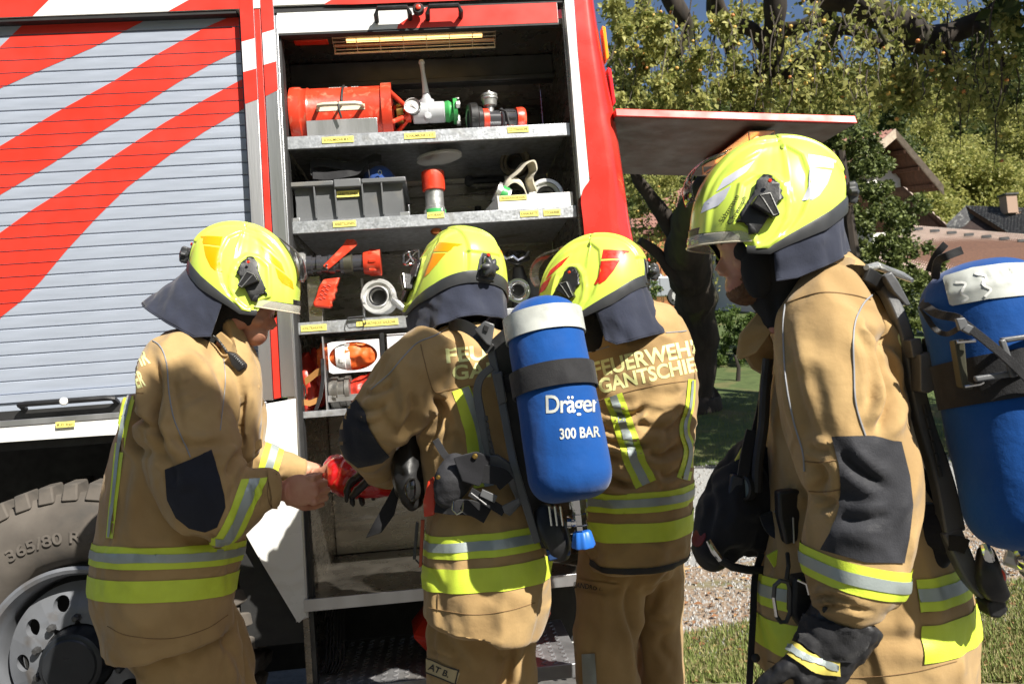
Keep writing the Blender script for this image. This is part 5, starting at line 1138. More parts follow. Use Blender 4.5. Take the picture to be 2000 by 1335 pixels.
for pts in ([(520, 918), (537, 924), (541, 990), (530, 990)],):
    patch(B1, pts, 'cuff_tab', M_tan, J1, g=6, off=.005)
# open front flap and collar
def flap(pts, d, th, name, mm, par, ext=None, bev=.004):
    m = MB(); m.prism([D(*p[:2], p[2] if len(p) > 2 else d) for p in pts], (ext if ext is not None else FW*th)); return m.build(name, mm, par, bevel=bev, seg=3)
flap([(470, 742), (488, 722), (507, 756), (490, 825), (494, 850), (486, 860), (478, 800)], 2.12, .012, 'front_flap', M_tan, J1)
flap([(486, 868), (508, 856), (510, 874), (498, 884), (484, 884)], 2.1, .015, 'front_flap', M_tan, J1)
flap([(420, 655), (432, 646), (455, 668), (470, 706), (462, 712), (440, 690)], 2.1, .02, 'collar', M_tan, J1)
RD = thing('radio_microphone', 'black radio hand microphone with coiled cable clipped at the chest of the leftmost firefighter', 'radio', D(465, 715, 2.08))
m = MB(); m.prism([D(a, b, 2.06) for a, b in ((441, 685), (457, 690), (478, 712), (476, 721), (464, 728), (450, 712))], FW*.03); m.build('microphone_body', M_black, RD, bevel=.006, seg=3)
m = MB(); Q = catm([(415, 656), (425, 664), (436, 678), (444, 690)], 14); m.tube([D(q[0]+2.2*math.cos(i*1.5), q[1]+2.2*math.sin(i*1.5), 2.09) for i, q in enumerate(Q)], .0026, 6); m.build('coiled_cable', M_black, RD, smooth=True)
for k in range(7):
    m = MB(); a = D(457+k*3, 692+k*3.2, 2.0585); m.tube([a-UP*.003-RT*.004, a+UP*.004+RT*.004], .0009, 4); m.build('speaker_slot', M_grey, RD)
# red pouch between the hands
RP2 = thing('red_pouch', 'glossy red pouch held between the bare hand and the black gloved hand', 'pouch', D(690, 930, 2.42))
mb = MB(); chain(mb, [(645, 912, 2.40, 26, .03), (668, 924, 2.38, 40, .05), (700, 936, 2.36, 38, .055), (735, 948, 2.34, 24, .05), (768, 954, 2.34, 12, .03)], 20, 4)
organic(mb, 'pouch_body', mat('glossy_red_vinyl', (.5, .01, .012), .22, coat=.5, var=.2, vs=10), RP2, voxel=.004, smooth=3, disp=folds(22, .005, (1, 1, 1), 7, .001))
m = MB(); m.box(D(655, 955, 2.38), (.03, .01, .02)); m.tube([D(646, 957, 2.37), D(664, 952, 2.37)], .003, 6); m.build('pouch_buckle', M_black, RP2, bevel=.002)
# ---------------- person 2: seen from behind left, bending into the compartment
p2 = thing('person', 'second firefighter from the left, back turned, orange striped helmet, leaning into the compartment', 'person', V(D(930, 1200, 2.0).x, D(930, 1200, 2.0).y, 0))
H2_, M2 = helmet(p2, 893, 536, 2.12, 57, -2, 4, False, M_orange, (-.25, -.97), (.085, .095), .02, visor=M_clear2, vis_off=.03, seed=5)
mb = MB(); head_blobs(mb, M2); chain(mb, [(890, 640, 2.12, 32, .05), (905, 720, 2.11, 50, .07), (925, 900, 2.1, 50, .07), (945, 1150, 2.05, 60, .07)], 16)
chain(mb, [(840, 710, 1.97, 30, .04), (760, 800, 1.97, 28, .04), (722, 868, 2.04, 24, .03), (750, 915, 2.2, 18, .025)], 12)
organic(mb, 'body', M_skin, p2, voxel=.006, smooth=3); hood(p2, M2)
mb = MB()
chain(mb, [(893, 652, 2.10, 50, .10), (902, 690, 2.09, 100, .14), (912, 760, 2.09, 108, .15), (918, 850, 2.09, 100, .15), (930, 940, 2.07, 99, .15), (946, 1010, 2.04, 112, .175), (954, 1080, 2.02, 122, .19), (956, 1130, 2.02, 123, .20), (948, 1190, 2.02, 117, .20), (946, 1203, 2.02, 115, .198)], 40, 4, 2.3, dome=.12)
chain(mb, [(850, 690, 1.99, 62, .09), (808, 735, 1.95, 70, .09), (765, 795, 1.95, 68, .088), (724, 850, 1.99, 58, .075), (722, 890, 2.08, 42, .065), (748, 914, 2.18, 36, .05), (772, 922, 2.26, 30, .04)], 26, 5, dome=.3)
chain(mb, [(985, 700, 2.05, 62, .09), (1030, 780, 2.15, 55, .08), (1010, 860, 2.3, 50, .07), (960, 900, 2.4, 40, .05)], 20, 5, dome=.3)
cr = [([(845, 770), (862, 800), (850, 850), (830, 880)], 8, .014), ([(800, 760), (805, 810), (790, 850)], 9, .008), ([(735, 790), (760, 830), (800, 850)], 10, .008), ([(870, 780), (878, 830), (866, 870)], 6, .007), ([(700, 800), (730, 800), (760, 785)], 6, .006), ([(706, 770), (735, 765), (770, 745)], 6, .005), ([(845, 700), (900, 690), (950, 700)], 9, .003),
      ([(840, 1110), (848, 1125), (855, 1150)], 6, .004), ([(870, 870), (890, 850), (905, 880)], 7, .006), ([(690, 818), (720, 826), (750, 822)], 6, .005)]
J2 = organic(mb, 'jacket', M_tan, p2, voxel=.006, smooth=4, disp=folds(10, .009, (1, 1, .5), 11, .0025), creases=cr, amp=1.5); B2 = bvh(J2)
mb = MB(); fs = [legchain(mb, (912, 1170, 2.04), (905, 1335, 2.02), 905, 2.0, 70, 72, 62, .10, .09), legchain(mb, (992, 1170, 2.08), (1008, 1335, 2.09), 1020, 2.08, 46, 40, 44, .10)]
chain(mb, [(942, 1100, 2.05, 88, .12), (950, 1185, 2.05, 90, .12)], 24, 1)
T2 = organic(mb, 'trousers', M_tan2, p2, voxel=.008, smooth=6, disp=folds(9, .007, (1, 1, .6), 13, .002), creases=[([(850, 1210), (880, 1260), (930, 1320)], 9, .009), ([(985, 1225), (1000, 1260), (985, 1335)], 8, .014), ([(1040, 1230), (1020, 1270), (1030, 1335)], 7, .007), ([(848, 1200), (848, 1240), (850, 1290)], 5, .006), ([(838, 1265), (870, 1280), (905, 1290)], 4, .006)])
boots(p2, [(*f, -.2, 1) for f in fs])
n2 = (UP*1+RT*-.10+FW*.10).normalized()
mkband(J2, 952, 1047, 2.0, n2, .051, J2); mkband(J2, 954, 1106, 2.0, n2, .053, J2, (M_hivis, None))
patch(B2, [(697, 780), (712, 800), (722, 835), (745, 872), (760, 890), (745, 902), (700, 912), (675, 893), (664, 868), (662, 838), (674, 800)], 'elbow_patch', MATS['black_elbow_fabric'], J2, g=7, off=.003)
rib(B2, [(900, 758), (915, 800), (930, 850), (937, 900), (948, 950)], (36, 46), 'reflective_band', M_hivis, J2, g=8, off=.0025); rib(B2, [(909, 756), (925, 800), (940, 850), (947, 900), (956, 950)], (14, 18), 'silver_stripe', M_silver, J2, g=8, off=.0042)
piping(B2, [(875, 640), (850, 655), (815, 670), (785, 700), (760, 730), (725, 760)], 'grey_piping', M_pipe, J2)
piping(B2, [(822, 672), (828, 700), (838, 740), (850, 765), (880, 760), (940, 752)], 'yoke_seam', M_thread, J2, .0012)
textstick(B2, 'FEUERWEHR', (872, 708), (1150, 684), 27, 'lettering', M_letter, J2, bold=.028, off=.001, g=.05); textstick(B2, 'GANTSCHIER', (884, 741), (1170, 716), 27, 'lettering', M_letter, J2, bold=.028, off=.001, g=.05)
piping(B2, [(838, 1186), (880, 1194), (930, 1199), (990, 1192), (1045, 1176)], 'hem_stitch', M_thread, J2, .001); piping(B2, [(856, 1150), (855, 1192)], 'hem_stitch', M_thread, J2, .001)
BT2 = bvh(T2)
patch(BT2, [(830, 1283), (893, 1308), (898, 1313), (893, 1331), (888, 1334), (828, 1310)], 'name_patch', mat('pale_name_patch', (.5, .4, .22), .8), T2, g=6, off=.003)
for poly in ([(829, 1281), (895, 1307)], [(895, 1307), (890, 1334)], [(828, 1309), (890, 1334)], [(829, 1281), (828, 1309)]): rib(BT2, poly, 2.4, 'patch_edge', M_black, T2, g=6, off=.0045)
textstick(BT2, 'AT B.', (838, 1305), (877, 1321), 12, 'name_print', M_black, T2, bold=.02, g=.15, off=.0045)
# glove of person 2, part of what he wears
mb = MB(); w2_ = D(772, 924, 2.27); hand(mb, w2_, -RT*.85-UP*.1+FW*.5, -UP*.3-RT*.6+FW*.3, (.6, .7, .75, .8), 1.12, (.6, .7), .04, 1)
G2 = organic(mb, 'glove', M_black, p2, voxel=.005, smooth=3, disp=folds(30, .002, (1, 1, 1), 3)); m = MB(); m.tube([D(752, 918, 2.19), D(785, 934, 2.3)], [.043, .038], 20); m.build('glove_cuff', mat('yellow_glove_cuff', (.6, .5, .1), .7), p2, smooth=True)
# ---------------- person 3: back to the viewer, red stickers
p3 = thing('person', 'third firefighter from the left, back turned, red striped helmet, lettering across the tan coat', 'person', V(D(1240, 1200, 2.25).x, D(1240, 1200, 2.25).y, 0))
H3_, M3 = helmet(p3, 1160, 547, 2.18, 20, 2, 0, False, M_redst, (-.32, -1), (.095, .135), .03, visor=M_clear2, vis_off=.20, seed=9, phi0=.55)
mb = MB(); head_blobs(mb, M3); chain(mb, [(1200, 640, 2.25, 36, .06), (1235, 720, 2.27, 50, .07), (1243, 900, 2.27, 50, .07), (1240, 1000, 2.27, 50, .07)], 16); organic(mb, 'body', M_skin, p3, voxel=.006, smooth=3); hood(p3, M3, False)
mb = MB()
chain(mb, [(1212, 640, 2.27, 68, .12), (1226, 664, 2.25, 110, .165), (1237, 720, 2.25, 120, .175), (1246, 800, 2.25, 109, .175), (1243, 900, 2.25, 106, .175), (1241, 1000, 2.25, 107, .185), (1243, 1070, 2.25, 100, .185), (1244, 1082, 2.25, 98, .18)], 40, 4, 2.4, dome=.12)
chain(mb, [(1172, 690, 2.24, 50, .10), (1150, 780, 2.36, 46, .08), (1130, 850, 2.5, 42, .07), (1090, 870, 2.6, 36, .05)], 20, 5, dome=.3); chain(mb, [(1300, 690, 2.3, 48, .09), (1300, 790, 2.42, 44, .08), (1270, 860, 2.55, 40, .07), (1200, 870, 2.6, 36, .05)], 20, 5, dome=.3)
cr = [([(1180, 800), (1230, 812), (1260, 795)], 6, .012), ([(1150, 850), (1220, 868), (1275, 870)], 7, .012), ([(1155, 890), (1190, 930), (1230, 952)], 7, .013), ([(1160, 925), (1200, 945), (1240, 950)], 6, .009), ([(1265, 880), (1290, 890), (1330, 870)], 7, .010), ([(1350, 800), (1320, 830), (1290, 845)], 8, .007), ([(1150, 820), (1180, 840), (1210, 850)], 6, .009), ([(1290, 915), (1300, 930), (1330, 915)], 6, .007), ([(1160, 870), (1185, 890), (1215, 895)], 6, .008), ([(1240, 820), (1270, 835), (1300, 830)], 7, .005)]
J3 = organic(mb, 'jacket', M_tan, p3, voxel=.006, smooth=4, disp=folds(9, .010, (.8, .8, 1.3), 21, .0025), creases=cr, amp=1.5); B3 = bvh(J3)
mb = MB(); fs = [legchain(mb, (1192, 1080, 2.27), (1185, 1230, 2.25), 1200, 2.24, 66, 64, 56, .10, .09), legchain(mb, (1285, 1080, 2.34), (1285, 1230, 2.35), 1305, 2.36, 50, 46, 44, .10)]
chain(mb, [(1238, 1010, 2.28, 84, .12), (1240, 1100, 2.28, 86, .12)], 24, 1)
T3 = organic(mb, 'trousers', M_tan2, p3, voxel=.008, smooth=6, disp=folds(9, .008, (1, 1, .8), 23, .002), creases=[([(1240, 1120), (1225, 1180), (1245, 1260), (1250, 1335)], 8, .016), ([(1330, 1100), (1290, 1150), (1265, 1200)], 8, .010), ([(1320, 1200), (1290, 1215), (1265, 1205)], 7, .007), ([(1300, 1230), (1290, 1260), (1310, 1290)], 7, .006), ([(1120, 1120), (1170, 1150), (1220, 1140)], 9, .007), ([(1130, 1200), (1160, 1230), (1150, 1300)], 9, .006)])
boots(p3, [(*f, -.3, 1) for f in fs])
n3 = (UP*1+RT*-.075+FW*.02).normalized()
mkband(J3, 1240, 958, 2.25, n3, .050, J3); mkband(J3, 1242, 1012, 2.25, n3, .048, J3, (M_hivis, None))
slab(J3, [(D(1243, 1084, 2.25), n3), (D(1243, 1073, 2.25), -n3)], 'black_hem', mat('black_hem_tape', (.02, .02, .022), .7), J3, .003)
rib(B3, [(1198, 772), (1215, 820), (1228, 860), (1240, 900), (1262, 945)], (36, 44), 'reflective_band', M_hivis, J3, g=8, off=.0025); rib(B3, [(1198, 772), (1215, 820), (1228, 860), (1240, 900), (1262, 945)], (14, 17), 'silver_stripe', M_silver, J3, g=8, off=.0042)
rib(B3, [(1350, 740), (1346, 790), (1336, 840), (1346, 880), (1334, 935)], (14, 26), 'reflective_band', M_hivis, J3, g=8, off=.0025); rib(B3, [(1351, 742), (1347, 790), (1337, 840), (1347, 880), (1336, 935)], (4, 9), 'silver_stripe', M_silver, J3, g=8, off=.0042)
piping(B3, [(1148, 688), (1170, 682), (1190, 676)], 'grey_piping', M_pipe, J3); piping(B3, [(1300, 650), (1325, 648), (1340, 646)], 'grey_piping', M_pipe, J3)
piping(B3, [(1150, 790), (1200, 772), (1280, 752), (1355, 742)], 'yoke_seam', M_thread, J3, .0012); piping(B3, [(1352, 660), (1357, 740)], 'yoke_seam', M_thread, J3, .0012)
textstick(B3, 'FEUERWEHR', (1162, 737), (1376, 689), 29, 'lettering', M_letter, J3, bold=.028, off=.001, arc=2, g=.05); textstick(B3, 'GANTSCHIER', (1173, 768), (1384, 720), 27, 'lettering', M_letter, J3, bold=.028, off=.001, arc=2, g=.05)
BT3 = bvh(T3); patch(BT3, [(1120, 1128), (1212, 1140), (1190, 1162), (1120, 1148)], 'name_flap', M_tan2, T3, g=6, off=.004); textstick(BT3, 'LEANDRO L.', (1118, 1146), (1178, 1155), 10, 'name_print', M_black, T3, bold=.01, g=.15, off=.0055)
rib(BT3, [(1150, 1275), (1153, 1335)], 26, 'reflective_band', M_silver, T3, g=6, off=.003)
# ---------------- person 4: right foreground, profile to the left
p4 = thing('person', 'rightmost firefighter in profile facing left, white striped helmet, black glove and blue air cylinder', 'person', V(D(1680, 1200, 1.68).x, D(1680, 1200, 1.68).y, 0))
H4_, M4 = helmet(p4, 1500, 390, 1.6, 0, 0, 0, False, M_silst, (-.05, -1), (.062, .09), .035, visor=M_tint, vis_off=.13, seed=14, phi0=.46)
m = MB(); BVt = None
def helm_cast(u, v): return M4@side_cast(1, .0012)(u, v) if side_cast(1, .0012)(u, v) else None
for s_, a, b in (('Salzmann', (1391, 448), (1418, 401)), ('Christoph', (1403, 453), (1431, 403))):
    bm = textbm(s_, .0); gridcut(bm, .12); a_, b_ = hq([a, b]); a_ = np.array(a_); b_ = np.array(b_); e = b_-a_; n_ = np.array([e[1], -e[0]]); n_ = n_/np.hypot(*n_)
    stick(bm, None, 'helmet_name', M_black, H4_, fmap=lambda x, y: tuple(a_+e*x+n_*(y/.69*.0085)), caster=helm_cast, smooth=False)
mb = MB(); head_blobs(mb, M4); chain(mb, [(1570, 570, 1.62, 50, .07), (1620, 660, 1.7, 80, .12), (1645, 850, 1.72, 90, .14), (1670, 1200, 1.7, 100, .14)], 16)
chain(mb, [(1630, 650, 1.5, 45, .045), (1680, 930, 1.46, 40, .04), (1668, 1090, 1.44, 34, .032), (1662, 1190, 1.43, 31, .027), (1668, 1225, 1.43, 29, .025), (1650, 1262, 1.43, 34, .02)], 14)
organic(mb, 'body', M_skin, p4, voxel=.0036, smooth=3, disp=lambda co, nr: np.array([noise.noise(Vector(c)*60)*.0006 for c in co])); eyes(p4, M4)
m = MB(); q = M4.to_3x3(); blob(m, M4@V(.044, 0, -.180), .036, .042, .026, rot=q); blob(m, M4@V(.036, .03, -.158), .026, .022, .03, rot=q); blob(m, M4@V(.036, -.03, -.158), .026, .022, .03, rot=q); blob(m, M4@V(.064, 0, -.155), .013, .03, .005, rot=q, n=8)
organic(m, 'beard', M_beard, p4, voxel=.003, smooth=2, disp=lambda co, nr: np.array([noise.noise(Vector(c)*260)*.003 for c in co]))
for s_ in (1, -1):
    m = MB(); m.tube([M4@V(.093, .012*s_, -.088), M4@V(.091, .03*s_, -.083), M4@V(.08, .046*s_, -.086)], [.004, .005, .003], 8); m.build('eyebrow', M_beard, p4, smooth=True)
hood(p4, M4)
for s_ in (1, -1):
    m = MB(); q = M4.to_3x3(); blob(m, M4@V(.034, .050*s_, -.122), .034, .030, .075, rot=q, n=12); blob(m, M4@V(.048, .040*s_, -.105), .03, .03, .03, rot=q, n=12); m.build('hood_side', MATS['black_knit'], p4, smooth=True)
mb = MB()
chain(mb, [(1590, 548, 1.66, 60, .12), (1618, 600, 1.70, 106, .2), (1642, 690, 1.72, 128, .235), (1648, 800, 1.72, 132, .235), (1652, 900, 1.72, 143, .225), (1665, 1000, 1.71, 165, .225), (1674, 1100, 1.7, 185, .23), (1680, 1200, 1.69, 198, .235), (1684, 1298, 1.69, 196, .235), (1684, 1310, 1.69, 194, .23)], 44, 4, 2.3, dome=.1)
chain(mb, [(1622, 580, 1.58, 72, .09), (1618, 650, 1.52, 98, .10), (1628, 750, 1.485, 106, .10), (1660, 870, 1.46, 112, .10), (1690, 950, 1.45, 100, .092), (1676, 1060, 1.44, 98, .085), (1664, 1130, 1.435, 92, .08), (1655, 1170, 1.43, 76, .068), (1660, 1200, 1.43, 62, .052)], 30, 5, dome=.15)
chain(mb, [(1580, 620, 1.85, 70, .09), (1560, 760, 1.9, 66, .09), (1540, 880, 1.88, 60, .08), (1500, 960, 1.8, 46, .06), (1470, 1000, 1.76, 40, .05)], 20, 5)
cr = [([(1535, 640), (1560, 760), (1585, 860)], 10, .005), ([(1700, 640), (1725, 720), (1735, 800), (1710, 850)], 11, .014), ([(1675, 640), (1700, 730), (1695, 800)], 9, .008), ([(1680, 620), (1755, 700), (1765, 780)], 9, .008), ([(1590, 900), (1610, 930), (1600, 960)], 10, .010), ([(1600, 965), (1630, 980), (1600, 1000)], 8, .008), ([(1640, 880), (1680, 920), (1730, 950)], 10, .009), ([(1640, 1010), (1690, 1015), (1740, 1000)], 10, .006), ([(1570, 1170), (1620, 1165), (1680, 1178)], 5, .007), ([(1590, 1190), (1640, 1183), (1700, 1190)], 5, .006), ([(1625, 880), (1600, 880), (1580, 870)], 7, .006), ([(1700, 1240), (1760, 1250), (1850, 1235)], 14, .004), ([(1520, 700), (1530, 800), (1545, 880)], 8, .006), ([(1780, 1100), (1800, 1180), (1790, 1260)], 14, .005), ([(1560, 940), (1580, 970), (1570, 1010)], 7, .006)]
J4 = organic(mb, 'jacket', M_tan, p4, voxel=.006, smooth=5, disp=folds(9, .009, (1, 1, .5), 31, .002), creases=cr, amp=1.5); B4 = bvh(J4)
mb = MB(); fs = [legchain(mb, (1660, 1290, 1.62), (1665, 1400, 1.62), 1650, 1.62, 120, 110, 80, .12), legchain(mb, (1740, 1290, 1.82), (1740, 1400, 1.82), 1730, 1.82, 110, 95, 75, .12)]
chain(mb, [(1690, 1230, 1.7, 150, .17), (1690, 1310, 1.7, 150, .17)], 24, 1); T4 = organic(mb, 'trousers', M_tan2, p4, voxel=.010, smooth=6, disp=folds(8, .007, (1, 1, .6), 33)); boots(p4, [(*f, -1, .1) for f in fs])
n4 = (UP*1+RT*-.10+FW*.10).normalized()
SR = [(D(1777, 1100, 1.5), RT)]; SL = [(D(1590, 1130, 1.6), -RT)]; nar = lambda c, n: (c-CAM).dot(FW) > 1.53
for sd_, kp in ((SR, None), (SL, nar)): mkband(J4, 1680, 1118, 1.7, n4, .056, J4, keep=kp, side=sd_)
for sd_, kp in ((SR, None), ([(D(1790, 1130, 1.6), -RT)], nar)): mkband(J4, 1682, 1196, 1.7, n4, .064, J4, (M_hivis, None), keep=kp, side=sd_)
ns = (-UP+RT*-.19).normalized(); band3(J4, D(1668, 1112, 1.437), ns, .050, J4, YB, keep=lambda c, n: (c-CAM).dot(FW) < 1.505, side=[(D(1773, 1100, 1.437), -RT)])
patch(B4, [(1625, 852), (1700, 850), (1758, 862), (1775, 930), (1781, 985), (1774, 1050), (1764, 1098), (1690, 1097), (1604, 1072), (1622, 1040), (1640, 985), (1641, 930), (1632, 880)], 'elbow_patch', M_patch, J4, g=8, off=.003)
piping(B4, [(1710, 570), (1685, 595), (1668, 640), (1668, 720), (1672, 790), (1690, 850)], 'grey_piping', M_pipe, J4); piping(B4, [(1534, 595), (1530, 640), (1535, 740), (1550, 820), (1568, 880), (1572, 920)], 'grey_piping', M_pipe, J4); piping(B4, [(1570, 900), (1600, 902), (1635, 898)], 'seam', M_thread, J4, .0012); piping(B4, [(1580, 958), (1610, 960), (1642, 955)], 'seam', M_thread, J4, .0012)
piping(B4, [(1535, 592), (1600, 572), (1660, 575), (1700, 585)], 'yoke_seam', M_thread, J4, .0012)
textstick(B4, 'F', (1757, 640), (1772, 632), 34, 'lettering', M_letter, J4, bold=.028, off=.001, g=.2); textstick(B4, 'G', (1764, 686), (1776, 680), 34, 'lettering', M_letter, J4, bold=.028, off=.001, g=.2)
piping(B4, [(1500, 1290), (1590, 1318), (1680, 1322), (1780, 1312), (1868, 1290)], 'hem_stitch', M_thread, J4, .001)
# wavy band on the back edge and collar
m = MB(); Q = catm([(1770, 735, 1.70), (1774, 790, 1.70), (1764, 830, 1.69), (1778, 880, 1.69), (1786, 920, 1.69)], 8); m.strip([D(*q) for q in Q], FW*.075, RT*.004); m.build('reflective_band', M_hivis, J4, smooth=True, auto=40)
m = MB(); m.strip([D(q[0]+1, q[1], q[2]) for q in Q], FW*.028-RT*0, RT*.006); m.build('silver_stripe', M_silver, J4, smooth=True, auto=40)
flap([(1446, 652, 1.6), (1490, 600, 1.6), (1528, 566, 1.58), (1552, 572, 1.58), (1520, 630, 1.57), (1478, 690, 1.58), (1444, 704, 1.6), (1440, 690, 1.6)], 1.6, .012, 'collar_flap', M_tan, J4, bev=.005)
flap([(1452, 690, 1.64), (1500, 640, 1.62), (1516, 680, 1.64), (1505, 740, 1.66), (1470, 720, 1.66)], 1.64, .014, 'collar', M_tan, J4, bev=.005)
cb_ = MB(); Q = catm([(1530, 585, 1.56), (1560, 560, 1.54), (1605, 535, 1.54), (1650, 525, 1.58), (1668, 528, 1.66)], 8); cb_.strip([D(*q) for q in Q], (UP*.05+RT*.006), FW*.012); cb_.build('collar', M_tan, J4, bevel=.004)
# glove: black with yellow and grey knuckle guard
mb = MB(); w4 = D(1615, 1248, 1.43); hand(mb, w4, -UP*.93-RT*.36-FW*.1, -RT*.5+UP*.1+FW*.6, (.55, .6, .65, .7), 1.30, (.35, .5), .03, -1)
chain(mb, [(1662, 1196, 1.43, 68, .052), (1640, 1230, 1.43, 66, .05), (1612, 1270, 1.43, 62, .04), (1590, 1310, 1.43, 56, .034)], 24, 4, dome=.1)
GL = organic(mb, 'glove', mat('black_glove_leather', (.016, .016, .018), .55, var=.3, vs=30, bump=.4, bs=120), p4, voxel=.0042, smooth=3, disp=folds(30, .0025, (1, 1, 1), 8)); BG = bvh(GL)
patch(BG, [(1572, 1198), (1590, 1210), (1640, 1240), (1700, 1240), (1690, 1262), (1662, 1292), (1610, 1288), (1562, 1255), (1560, 1235)], 'glove_strap', M_web, GL, g=6, off=.005, solid=.003)
patch(BG, [(1530, 1250), (1545, 1248), (1585, 1275), (1640, 1290), (1640, 1318), (1590, 1312), (1535, 1275)], 'knuckle_guard', mat('yellow_glove_cuff', (.6, .5, .1), .7), GL, g=6, off=.004, solid=.002)
rib(BG, [(1532, 1258), (1570, 1280), (1636, 1302)], 12, 'knuckle_stripe', M_silver, GL, g=5, off=.0075)
m = MB(); c_ = D(1660, 1203, 1.43); 
m.tube([D(1612, 1190, 1.40), D(1650, 1210, 1.385), D(1695, 1222, 1.40), D(1712, 1232, 1.43), D(1690, 1228, 1.47), D(1640, 1205, 1.48), D(1608, 1188, 1.45)], .006, 8, closed=True); m.build('glove_cuff_edge', M_black, GL, smooth=True)
# ================================================================ breathing apparatus worn by two of them
M_frame = mat('grey_black_composite', (.11, .113, .118), .38, var=.25, vs=9, bump=.15, bs=200)
def flatbar(pts, wd, th, name, mm, par, bev=.002, sub=5):
    """flat bar: (px,py,d) points, width in pixels across, thickness along the view"""
    Q = catm(pts, sub) if len(pts) > 2 else [np.array(p, float) for p in pts]; L, Rr = [], []
    for i, q in enumerate(Q):
        t = Q[min(i+1, len(Q)-1)]-Q[max(i-1, 0)]; t = t[:2]/(np.hypot(*t[:2])+1e-9); n = np.array([-t[1], t[0]])*(wd if not isinstance(wd, tuple) else np.interp(i/(len(Q)-1), [0, 1], wd))/2
        L.append(D(q[0]+n[0], q[1]+n[1], q[2])); Rr.append(D(q[0]-n[0], q[1]-n[1], q[2]))
    m = MB(); n = len(L); vs = []
    for i in range(n): vs += [L[i], Rr[i], Rr[i]+FW*th, L[i]+FW*th]
    m.add(vs, [(i*4+a, i*4+(a+1) % 4, i*4+4+(a+1) % 4, i*4+4+a) for i in range(n-1) for a in range(4)]+[(3, 2, 1, 0), tuple(4*n-4+a for a in range(4))])
    return m.build(name, mm, par, bevel=bev, seg=2)
def fp(pts, d, th, name, mm, par, bev=.003): return flap(pts, d, th, name, mm, par, bev=bev)
def webmesh(pts, wd, th, name, par, mm=None): return flatbar(pts, wd, th, name, mm or M_web, par, .0008)
def cylinder(parent, a, b, r0, r1, seed=0, n=64, rng=(.0, 1)):
    """covered air cylinder between two points, rounded ends, seams and small puckers"""
    a = Vector(a); b = Vector(b); ax = (b-a).normalized(); L = (b-a).length; A = ax.cross(FW).normalized(); B = ax.cross(A); vs = []; prof = []
    for i in range(15): t = i/14*math.pi/2; prof.append((-r0*.72*math.cos(t), r0*math.sin(t)**.8 if i else .004))
    K = 46
    for i in range(1, K): s = i/K; prof.append((L*s, r0+(r1-r0)*s))
    for i in range(12): t = math.pi/2*(1-i/11); prof.append((L+r1*.62*math.cos(t), r1*(.30+.70*math.sin(t)**.75)))
    m = MB(); k = len(prof)
    for h, r in prof:
        for j in range(n):
            t = 2*math.pi*j/n; s = h/L; q = V(math.cos(t)*1.7, math.sin(t)*1.7, h*9+seed)
            w = noise.noise(q*1.2)*.0022+noise.noise(q*3)*.0008
            pk = .0045*abs(math.sin(t*17))**3*math.exp(-((h+r0*.30)/.011)**2)-.002*math.exp(-((h+r0*.16)/.003)**2)
            rr = r+(w-pk if r > .03 else 0); vs.append(a+ax*h+(A*math.cos(t)+B*math.sin(t))*rr)
    m.add(vs, [(i*n+j, i*n+(j+1) % n, (i+1)*n+(j+1) % n, (i+1)*n+j) for i in range(k-1) for j in range(n)]+[tuple(range(n))[::-1], tuple((k-1)*n+j for j in range(n))])
    c = m.build('cylinder_cover', M_blue, parent, smooth=True, auto=0); return c, ax
# ---------------- set on person 2
A2 = thing('breathing_apparatus', 'compressed air set on the back of the second firefighter, blue cylinder marked 300 BAR', 'air set', D(1090, 800, 1.85), 'air sets on two backs')
ca_, cb2 = D(1062, 634, 1.80), D(1113, 925, 1.72)
cy, cax = cylinder(A2, ca_, cb2, .083, .089, 3); BC = bvh(cy)
r = .0885
def ringaround(c, ax, r, wd, nm, mm, par, th=.003, a0=0, a1=360, n=60, ref=None):
    ax = Vector(ax).normalized(); A = ax.cross(FW).normalized(); B = ax.cross(A); m = MB(); c = Vector(c); k = n; vs = []
    for j in range(k+1):
        t = R(a0+(a1-a0)*j/k); u = A*math.cos(t)+B*math.sin(t); vs += [c+u*r-ax*wd/2, c+u*(r+th)-ax*wd/2, c+u*(r+th)+ax*wd/2, c+u*r+ax*wd/2]
    m.add(vs, [(j*4+q, j*4+(q+1) % 4, j*4+4+(q+1) % 4, j*4+4+q) for j in range(k) for q in range(4)]+[(3, 2, 1, 0), tuple(4*k+q for q in range(4))])
    return m.build(nm, mm, par, smooth=True, auto=40)
ringaround(ca_+cax*.005, cax, .0855, .052, 'reflective_ring', M_refl, A2)
ringaround(ca_+cax*.128, cax, .0895, .052, 'cylinder_strap', M_web, A2, .004)
textstick(BC, 'Dräger', (1067, 806), (1171, 803), 34, 'brand_print', M_refl, cy, bold=.014, g=.1, space=.9, off=.0015)
textstick(BC, '300 BAR', (1094, 857), (1172, 852), 20, 'pressure_print', M_refl, cy, bold=.022, g=.1, off=.0015)
